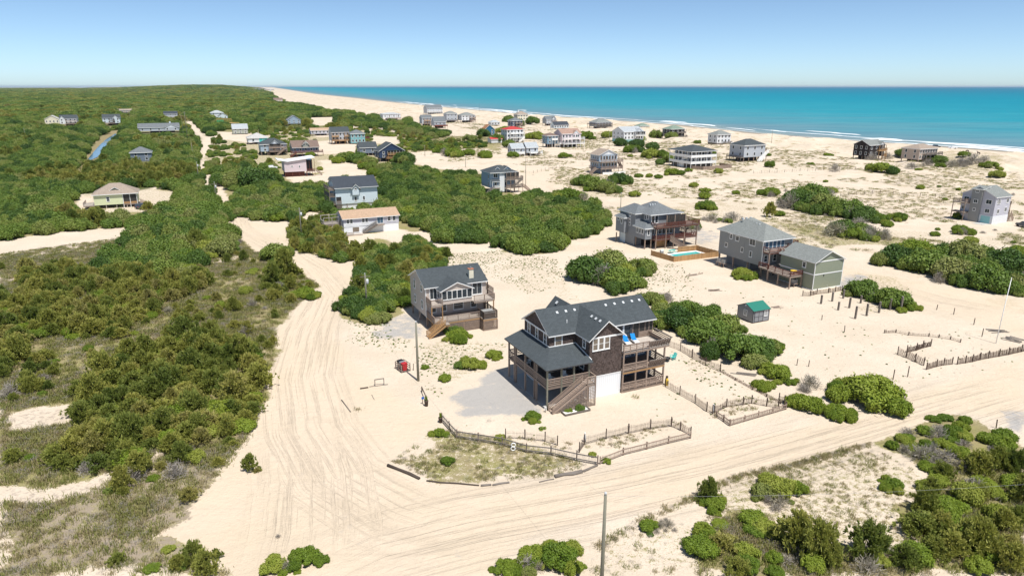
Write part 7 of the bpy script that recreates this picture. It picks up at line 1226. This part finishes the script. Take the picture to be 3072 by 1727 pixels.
MARKS = [('the beige house', (-9, 109)), ('the dark shingled house', (5, 84)), ('the garden shed', (41, 110)), ('the fenced pool', (40, 152)), ('the grey-green stilt house', (53, 142)), ('the sage green garage', (62, 131)), ('the white flagpole', W(2506, 858)), ('the small corner dune pen', W(1900, 1030)), ('the grey picket fence', W(1300, 1110)), ('the front dune pen', W(1650, 1090)), ('the orange-roofed house', (-38, 184)), ('the pale blue house in the thicket', (-50, 224)), ('the yellow-green cottage', W(300, 520)), ('the foreground utility pole', W(1510, 1440)), ('the lavender tower house', (139, 198)), ('the light blue stair house', W(1255, 480)), ('the three-tiered aqua house', W(1510, 435)), ('the white porch house', (92, 340)), ('the black shingled house', W(2190, 400)), ('the tan beach house', W(2310, 410)), ('the rows of bare piles', W(2200, 780)), ('the blue canal', W(250, 385)), ('the pink house', W(750, 440)), ('the navy house', W(980, 405)), ('the driftwood logs', W(1100, 1205)), ('the pale clearing in the pines', W(110, 1050)), ('the bend of the sand road', W(640, 1050)), ('the grassy meadow by the sand road', W(560, 760)), ('the bare sand patch in the oaks', W(150, 620)), ('the litter-strewn track through the scrub', W(250, 1210)), ('the mouth of the sand lane', W(560, 540)), ('the wide sandy fork', W(520, 1400)), ('the dune across from the corner pen', W(2380, 1100)), ('the thicket behind the pool house', W(1400, 580)), ('the scrub below the sandy bank', W(2200, 1400)), ('the dune hollow behind the shingled house', W(1540, 700)), ('the sandy track past the garage', W(2420, 690)), ('the scrub hollow behind the stilt house', W(2080, 550)), ('the slate blue house in the woods', W(360, 400)), ('the terracotta-roofed house', W(1410, 368)), ('the brown-roofed chalet', W(765, 395)), ('the grove behind the pine belt', W(400, 640)), ('the cobalt house', W(1230, 345)), ('the grey duplex', W(1310, 390)), ('the white house with turquoise fence', W(1580, 360)), ('the pine stand at the road edge', W(480, 1000)), ('the western pine belt', W(150, 780)), ('the scrub by the foreground bank', W(2000, 1420))]
def nearest_mark(x, y): return min(MARKS, key=lambda m: (m[1][0] - x) ** 2 + (m[1][1] - y) ** 2)[0]
LOOK = dict(oak='dense dark green oak', shrub='leafy yellow-green shrub', pine='bushy olive green pine', dead='grey leafless twiggy bush')
PART = dict(oak='crown', shrub='crown', pine='crown', dead='twigs')
plants = []                                                  # (kind, x, y, radius, height, label or None)
def bush(kind, dx, dy, dw, label=None, hr=None, rr=None):
    g = W(dx, dy); r = dw / 2 * SD / FPX * math.hypot(g[1], CAM_H); k = 1 + r * .75 / math.hypot(*g); x, y = g[0] * k, g[1] * k
    h = r * (hr or dict(oak=.98, shrub=.88, pine=2.1, dead=.9)[kind]); plants.append((kind, x, y, r * (rr or 1.0) * (.9 if dw > 44 else 1), h * (.9 if dw > 44 else 1), label))
    if dw > 44:
        for _ in range(5):
            a = random.uniform(0, 6.28); q = r * random.uniform(.26, .55); kk = kind if random.random() < .7 else random.choice(['shrub', 'dead', 'oak']); plants.append((kk, x + (r * 1.1 - q * .6) * math.cos(a), y + (r * 1.1 - q * .6) * math.sin(a), q, q * random.uniform(.8, 1.6), None))
ISO = '''shrub 2185 1036 180; shrub 2030 1042 95; shrub 2105 1056 80; dead 2035 985 80; shrub 1958 962 90; shrub 1925 985 60; oak 1700 838 120; oak 1770 872 135; oak 1850 922 150; oak 1900 905 110; oak 1780 815 90; oak 1725 805 90; oak 1665 800 70; oak 1815 850 110; shrub 1938 880 60; oak 1640 770 70; dead 1668 768 60; oak 1480 718 140; oak 1560 738 120; oak 1530 695 130; oak 1615 692 85; shrub 1590 716 50;
shrub 1867 703 66; oak 2170 752 95; oak 2245 780 110; shrub 2285 780 55; dead 2190 755 60; oak 2250 672 110; oak 2330 692 130; oak 2400 716 135; oak 2480 738 140; oak 2560 742 100; shrub 2300 655 120; oak 2420 675 140; oak 2520 690 130; shrub 2560 642 60; oak 2370 665 90; oak 2010 528 105; oak 2070 540 105; oak 2130 548 95; oak 2170 558 80; oak 2040 512 100; oak 1990 520 70; oak 2120 592 80; dead 2100 600 90; shrub 2150 604 70; dead 2190 605 80; shrub 2195 600 50; oak 2165 590 60; dead 2160 575 60; shrub 2262 557 55; shrub 2212 562 60; shrub 2232 572 36; shrub 1937 495 58; shrub 1770 503 42; shrub 1776 488 34; shrub 1597 497 38; shrub 1775 530 50; shrub 1850 490 26; shrub 1432 510 88; oak 1500 482 75; oak 1470 470 62; oak 1556 464 62; oak 1530 487 62; shrub 1745 472 30; shrub 1655 450 28; shrub 1690 442 46; shrub 1712 442 30;
shrub 2215 440 68; dead 2192 408 44; dead 2232 402 34; oak 2268 402 40; dead 2292 434 38; dead 2330 430 38; oak 2320 412 44; oak 2360 414 44; dead 2412 428 56; dead 2392 434 42; dead 2442 424 64; shrub 2420 411 34; shrub 2490 432 46; shrub 2505 452 42; shrub 2413 590 58; shrub 2350 595 30; shrub 2440 612 40; shrub 2425 552 48; shrub 2090 485 36; shrub 2315 478 26; shrub 1880 585 30; dead 1840 560 60; dead 1790 560 50; oak 1780 528 50; shrub 1700 560 40; dead 1730 580 60; oak 1740 575 50; shrub 1960 545 34; pine 1935 548 34;
shrub 1340 1062 52; shrub 1430 1039 27; oak 1457 1036 32; shrub 1152 862 70; oak 1140 845 50; shrub 1160 868 40; shrub 1105 1102 46; shrub 1127 1173 42; shrub 1185 935 70; shrub 1240 905 50; shrub 1120 962 40; shrub 1070 930 26; shrub 1525 1168 30; shrub 1490 1150 26; shrub 1258 1110 34;
shrub 775 1432 88; shrub 690 1450 80; pine 490 1428 58; pine 547 1412 28; pine 310 1244 66; pine 630 1192 46; pine 690 722 60; oak 690 660 90; pine 720 700 70; shrub 770 755 70; shrub 1630 1342 58; dead 1680 1335 50; shrub 1402 1446 120; shrub 1340 1425 80; shrub 1272 1454 70; dead 1325 1446 76; shrub 1960 1262 110; oak 1920 1262 70; dead 1960 1285 70; shrub 2242 1236 66; shrub 1800 1290 70; pine 1780 1270 60; dead 2310 1170 90; dead 2370 1180 90; oak 545 560 90; pine 500 640 60; dead 700 1355 20; oak 520 560 110; oak 475 560 90; oak 640 480 120; oak 590 470 90;
oak 1680 410 40; oak 1640 380 40; oak 1600 375 44; oak 1560 370 40; oak 1690 355 36; oak 1650 350 40; oak 1600 352 40; oak 1660 415 30; shrub 1595 385 50; shrub 1640 398 60; shrub 1350 352 50; oak 1300 320 40; oak 1340 318 40; oak 1280 312 36; oak 1215 345 40; oak 1250 360 44; shrub 1470 352 50; shrub 1530 350 40; oak 1020 412 62; oak 1005 408 50; oak 870 408 56; oak 900 412 60; oak 930 416 50; oak 965 385 36; shrub 850 412 40; shrub 780 395 30; shrub 880 392 26; oak 1280 372 40; oak 1180 360 40; shrub 1220 398 50; shrub 1180 392 40; shrub 1290 398 36; shrub 1140 395 60; shrub 1110 385 50'''
for it in ISO.replace('\n', ' ').split(';'):
    k, a, b, c = it.split(); bush(k, float(a), float(b), float(c))
# scattered plants by zone
def candidates():
    y = 42.0; out = []
    while y < 9000:
        s = max(1.9, min(.0105 * y, 70)); n = int((y * .86 + 12) * 2 / s); x = -(y * .86 + 12) + s * (np.arange(n) + rng.uniform(-.42, .42, n)); out.append(np.stack([x, y + s * rng.uniform(-.42, .42, n), np.full(n, s)], 1)); y += s * .92
    return np.concatenate(out)
cand = candidates(); cdx, cdy = project(cand[:, 0], cand[:, 1], np.zeros(len(cand)))
ok = inland(cand[:, 0], cand[:, 1]) > 45
for poly in [ROAD, LANE, CANAL, BANK] + SANDS + BUILDLOT[:1]: ok &= ~inpoly(cdx, cdy, poly)
for (fx, fy, fr) in FLAT: ok &= np.hypot(cand[:, 0] - fx, cand[:, 1] - fy) > (fr * (.74 if fr < 16 else .8))
# views towards houses that stand clear of the woods
for (x, y, w, d, h) in HF: ok &= ~((np.abs(cdx * SD - (1536 + FPX * x / (y * cP))) < w * .42 * FPX / y) & (cand[:, 1] < y) & (cand[:, 1] > y - 16 - y * .02))
tdx, tdy = project(cand[:, 0], cand[:, 1], np.full(len(cand), 2.6))
for poly in [LANE, CANAL, BANK] + SANDS: ok &= ~inpoly(tdx, tdy, poly)
ok &= ~((cand[:, 1] < 330) & inpoly(tdx, tdy, ROAD) & (cdx < 600) & (cdy < 700))
VIEW = [(h[1], f[1]) for h, f in zip(HS, HF)] + [((833, 953, 468, 533), 330), ((866, 985, 420, 473), 400), ((286, 420, 560, 628), 226), ((1445, 1560, 493, 570), 290), ((1000, 1140, 525, 610), 224), ((1025, 1150, 618, 710), 186), ((650, 698, 357, 380), 560)]
hx, hy = tdx * SD, tdy * SD
for (xl, xr, yt, yb), hyw in VIEW: ok &= ~((hx > xl - 4) & (hx < xr + 4) & (hy > yt - 2) & (hy < yb - .22 * (yb - yt)) & (cand[:, 1] < hyw + 2))
ux, uy = project(cand[:, 0], cand[:, 1], np.full(len(cand), 4.6)); hx, hy = ux * SD, uy * SD
for poly in [CANAL, BANK, LANE]: ok &= ~(inpoly(ux, uy, poly))
for (xl, xr, yt, yb), hyw in VIEW: ok &= ~((hx > xl - 4) & (hx < xr + 4) & (hy > yt - 2) & (hy < yb - .1 * (yb - yt)) & (cand[:, 1] < hyw + 2))
zone = np.full(len(cand), -1)
for i in range(len(ZONES) - 1, -1, -1): zone[inpoly(cdx, cdy, ZONES[i][1])] = i
clump = fbm(cand[:, 0] / 14, cand[:, 1] / 14, 3)
gapn = fbm(cand[:, 0] / 45, cand[:, 1] / 70, 3); rv = rng.random(len(cand)); rk = rng.random(len(cand)); r1 = rng.random(len(cand)); far_pts = []
for i in np.nonzero(ok & (zone >= 0))[0]:
    nm, poly, p, mix, (ra, rb) = ZONES[zone[i]]; s = cand[i, 2]
    if nm in ('scrub', 'village'): p = p * (2.4 if clump[i] > .47 else .5)
    if nm in ('far', 'midleft') and gapn[i] < .36: p *= .3
    if nm == 'lowright' and clump[i] < .36: p *= .5
    if rv[i] > p: continue
    acc = 0
    for k, w in mix.items():
        acc += w
        if rk[i] <= acc: break
    if nm == 'far' or nm == 'midleft': k = 'pine' if fbm(cand[i, 0] / 60, cand[i, 1] / 60, 2) > .38 + .2 * rk[i] else 'oak'
    r = max(ra + (rb - ra) * r1[i] ** 1.3, s * (.78 * (.6 + .75 * rk[i]) if s > 3 and nm != 'village' else .4)); h = r * dict(oak=1.1, shrub=.95, pine=1.5, dead=.9)[k] * (.6 + .7 * rng.random())
    h = min(h, (3.2 if nm == 'village' else 4.2) + 1.6 * r1[i] + .0016 * cand[i, 1])
    if y_ := cand[i, 1] > 900: r *= 1.15
    plants.append((k, cand[i, 0], cand[i, 1], r, h, None))
zs = terrain(np.array([p[1] for p in plants]), np.array([p[2] for p in plants]))
order = sorted(range(len(plants)), key=lambda i: -plants[i][3] / math.hypot(plants[i][1], plants[i][2]))
count = dict(oak=0, shrub=0, pine=0, dead=0); rest = dict(oak=[], shrub=[], pine=[], dead=[]); first = {}
for i in order:
    k, x, y, r, h, lb = plants[i]
    if count[k] >= 295 or not (-1.05 < x / y < 1.05) or y > 1500: rest[k].append(i); continue
    j = count[k] % len(PROTO[k]); count[k] += 1; cm, tm = PROTO[k][j]; nme, l, c, g = LAB[k]
    o = link(nme, None, None, (x, y, float(zs[i]) - .05), (0, 0, random.uniform(0, 6.28)), (r, r * random.uniform(.88, 1.12), h / (1 if k == 'pine' else .72))); o.empty_display_size = .2; mk = nearest_mark(x, y); sz = 'large' if h > dict(oak=3.0, shrub=1.7, pine=2.9, dead=1.2)[k] else 'small'; tag(o, lb or '%s %s near %s' % (sz, LOOK[k], mk), c, '%s near %s' % (LOOK[k], mk))
    cr = link(PART[k], cm, o); link('trunk', tm, o)
    first.setdefault((k, j), cr)
def scatter(name, label, cat, P, S, Rz, pick, protos):
    me = bpy.data.meshes.new(name); n = len(P); me.vertices.add(n); me.vertices.foreach_set('co', np.asarray(P, np.float32).ravel())
    a = me.attributes.new('scl', 'FLOAT_VECTOR', 'POINT'); a.data.foreach_set('vector', np.asarray(S, np.float32).ravel()); a = me.attributes.new('rot', 'FLOAT_VECTOR', 'POINT'); a.data.foreach_set('vector', np.stack([np.zeros(n), np.zeros(n), Rz], 1).astype(np.float32).ravel()); a = me.attributes.new('pick', 'INT', 'POINT'); a.data.foreach_set('value', np.asarray(pick, np.int32)); me.update()
    o = link(name, me); tag(o, label, cat, kind='stuff'); ng = bpy.data.node_groups.new(name, 'GeometryNodeTree'); ng.interface.new_socket('Geometry', in_out='INPUT', socket_type='NodeSocketGeometry'); ng.interface.new_socket('Geometry', in_out='OUTPUT', socket_type='NodeSocketGeometry'); N = ng.nodes; L = ng.links
    gi = N.new('NodeGroupInput'); go = N.new('NodeGroupOutput'); ip = N.new('GeometryNodeInstanceOnPoints'); jn = N.new('GeometryNodeJoinGeometry')
    for q in protos: oi = N.new('GeometryNodeObjectInfo'); oi.inputs['Object'].default_value = q; oi.inputs['As Instance'].default_value = True; L.new(oi.outputs['Geometry'], jn.inputs[0])
    def na(nm, ty): x = N.new('GeometryNodeInputNamedAttribute'); x.data_type = ty; x.inputs['Name'].default_value = nm; return x.outputs['Attribute']
    L.new(gi.outputs[0], ip.inputs['Points']); L.new(jn.outputs[0], ip.inputs['Instance']); ip.inputs['Pick Instance'].default_value = True; L.new(na('pick', 'INT'), ip.inputs['Instance Index']); L.new(na('rot', 'FLOAT_VECTOR'), ip.inputs['Rotation']); L.new(na('scl', 'FLOAT_VECTOR'), ip.inputs['Scale']); L.new(ip.outputs[0], go.inputs[0]); md = o.modifiers.new('scatter', 'NODES'); md.node_group = ng; return o
for k, lbl, nm in (('oak', 'dark green mass of oak woodland stretching to the horizon', 'oak_woodland'), ('pine', 'olive green mass of pine woodland stretching to the horizon', 'pine_woodland'), ('shrub', 'low bright scrub filling the distant lots', 'shrub_cover'), ('dead', 'grey leafless brush scattered through the distant scrub', 'brush_cover')):
    ids = rest[k]
    if not ids: continue
    P = [(plants[i][1], plants[i][2], float(zs[i]) - .1) for i in ids]; S = [(plants[i][3], plants[i][3], plants[i][4] / (1 if k == 'pine' else .72)) for i in ids]
    pr = [first[(k, j)] for j in range(len(PROTO[k])) if (k, j) in first]; scatter(nm, lbl, 'woodland' if k in ('oak', 'pine') else 'scrub', P, S, rng.uniform(0, 6.28, len(ids)), rng.integers(0, len(pr), len(ids)), pr)
print('plants', count, {k: len(v) for k, v in rest.items()})
# ---------------------------------------------------------------- grass, sand plants and debris
def zone_points(polys, step, prob, ymax, clumpy=0.0, cs=5.0, co=0.0):
    out = []
    for poly in polys:
        ws = [W(*p) for p in poly]; xs = [p[0] for p in ws]; ys = [p[1] for p in ws]; nx = int((max(xs) - min(xs)) / step) + 1; ny = int((min(max(ys), ymax) - min(ys)) / step) + 1
        gx, gy = np.meshgrid(np.arange(nx), np.arange(ny)); x = min(xs) + (gx.ravel() + rng.random(nx * ny)) * step; y = min(ys) + (gy.ravel() + rng.random(nx * ny)) * step; dx, dy = project(x, y, np.zeros_like(x)); k = inpoly(dx, dy, poly) & ~inpoly(dx, dy, ROAD) & ~inpoly(dx, dy, SANDS[2]) & ~inpoly(dx, dy, SANDS[3]); c = fbm(x / cs + co, y / cs, 4); k &= rng.random(len(x)) < prob * np.where(c > .45, 1 + clumpy, 1 - clumpy)
        out.append(np.stack([x[k], y[k]], 1))
    return np.concatenate(out)
ZP = {z[0]: z[1] for z in ZONES}
def stuff(name, label, cat, polys, step, prob, ymax, srange, protos, clumpy=.6, sq=1.0, cs=5.0, co=0.0):
    p = zone_points(polys, step, prob, ymax, clumpy, cs, co); p = p[np.all([np.hypot(p[:, 0] - a, p[:, 1] - b) > c * .72 for a, b, c in [f for f in FLAT if f[1] < 260]], axis=0)]; z = terrain(p[:, 0], p[:, 1]); s = rng.uniform(*srange, len(p)); print(name, len(p))
    scatter(name, label, cat, np.column_stack([p, z]), np.column_stack([s, s, s * sq]), rng.uniform(0, 6.28, len(p)), rng.integers(0, len(protos), len(p)), protos)
def proto_tuft(nm, me, q, label, cat):
    o = link(nm, me, None, wtz(W(*q)), (0, 0, 0), (.6, .6, .6)); tag(o, label, cat, kind='stuff'); return o
gA = proto_tuft('grass_tuft', tuft(1, 'leaf_grass', 60, .55, .7, .03), (900, 1030), 'dry tan grass tuft beside the straight timber on bare sand', 'grass'); gB = proto_tuft('grass_tuft', tuft(2, 'leaf_greengrass', 60, .6, .6, .03), (1600, 1000), 'green beach grass tuft beside the small corner dune pen', 'grass')
gC = proto_tuft('sand_plant', dome(201, 5, 60, .22, 'leaf_oak', .4, .55, (.2, .4), 'sand_plant', False), (1365, 1078), 'tiny dark leafy plant on the sand below the front planter', 'plant'); gE = proto_tuft('dry_sprig', dead_crown(301, 70), (1230, 1060), 'tiny withered grey sprig on the sand by the driveway', 'plant')
stuff('dry_grass', 'dry tan and green grass covering the scrubland floor', 'grass', [ZP['scrub'], ZP['lowright']], .46, .85, 175, (.35, .9), [gA, gB, gB, gE])
stuff('sparse_grass', 'thin dry grass scattered over open sandy patches', 'grass', [[(980, 1160), (1110, 1080), (1300, 1110), (1480, 1170), (1390, 1200), (1200, 1210), (1090, 1205)], [(980, 1160), (1110, 1080), (1300, 1110), (1480, 1170), (1390, 1200), (1200, 1210), (1090, 1205)], [(1760, 1330), (1850, 1200), (2000, 1160), (2200, 1130), (2300, 1180), (2290, 1360), (2100, 1390), (1960, 1330)], [(1480, 1448), (1560, 1340), (1700, 1310), (1760, 1340), (1750, 1448)], [(1230, 1090), (1480, 1150), (1740, 1060), (1700, 1060), (1490, 1110), (1380, 1110)], [(1770, 1060), (1960, 1020), (1980, 1000), (1900, 990), (1800, 1030)]], .6, .5, 170, (.2, .5), [gA, gE, gB])
stuff('sand_plants', 'tiny dark plants dotted over the open sand', 'plants', [[(1040, 870), (1150, 840), (1270, 870), (1290, 930), (1240, 940), (1100, 1000), (1050, 960)], [(860, 770), (1000, 800), (1060, 830), (1000, 900), (870, 860)], [(1100, 640), (1260, 630), (1400, 650), (1430, 720), (1330, 740), (1250, 700), (1150, 690)], [(1680, 880), (1800, 920), (1900, 960), (1960, 1010), (1880, 1010), (1760, 960)], [(1490, 680), (1700, 640), (1760, 740), (1700, 780), (1600, 760)]], .5, .42, 190, (.09, .26), [gC, gC, gB, gE])
stuff('sand_specks', 'sparse withered sprigs dotted over the sand', 'plants', [[(1700, 640), (1960, 640), (2100, 760), (2576, 860), (2576, 920), (2100, 1000), (1900, 880), (1700, 780)], [(560, 1150), (640, 1090), (840, 900), (1000, 1000), (900, 1180), (700, 1300), (480, 1360)], [(1130, 1060), (1370, 1060), (1500, 1090), (1300, 1100)], [(1500, 1060), (1700, 980), (1900, 1010), (1780, 1060), (1560, 1110)]], 1.3, .33, 190, (.08, .24), [gC, gE, gE])
stuff('bank_grass', 'ragged fringe of dry grass along the sandy road bank', 'grass', [[(1500, 1370), (1620, 1300), (1720, 1252), (1850, 1192), (2000, 1162), (2190, 1112), (2195, 1122), (2005, 1174), (1860, 1206), (1730, 1266), (1630, 1316), (1510, 1384)], [(360, 1365), (440, 1305), (530, 1215), (600, 1130), (612, 1140), (545, 1230), (455, 1320), (380, 1375)]], .34, .8, 170, (.25, .6), [gA, gA, gE, gB], .3)
stuff('dune_grass', 'patches of beach grass on the dunes', 'grass', [ZP['dunes'], [(1500, 520), (2576, 560), (2576, 640), (2000, 640), (1600, 560)], [(1010, 345), (1270, 340), (1260, 390), (1130, 410), (1000, 370)]], 1.9, .42, 900, (.5, 1.4), [gA, gB, gE], .97, .6, 13.0, 7.0)
# haze over the whole coast
m = bpy.data.materials.new('haze_air'); m.use_nodes = True; nt = m.node_tree; nt.nodes.remove(nt.nodes['Principled BSDF']); pv = nt.nodes.new('ShaderNodeVolumePrincipled'); pv.inputs['Color'].default_value = (.72, .85, 1.0, 1); pv.inputs['Density'].default_value = HAZE; pv.inputs['Anisotropy'].default_value = .2; nt.links.new(pv.outputs[0], nt.nodes['Material Output'].inputs['Volume']); M['haze_air'] = m
if HAZE > 0:
    b = MB(); b.box(-50000, 110000, -400, 63000, -7, 62); tag(b.build('haze', 'haze_air'), 'thin pale sea haze over the coast', 'haze', kind='stuff')
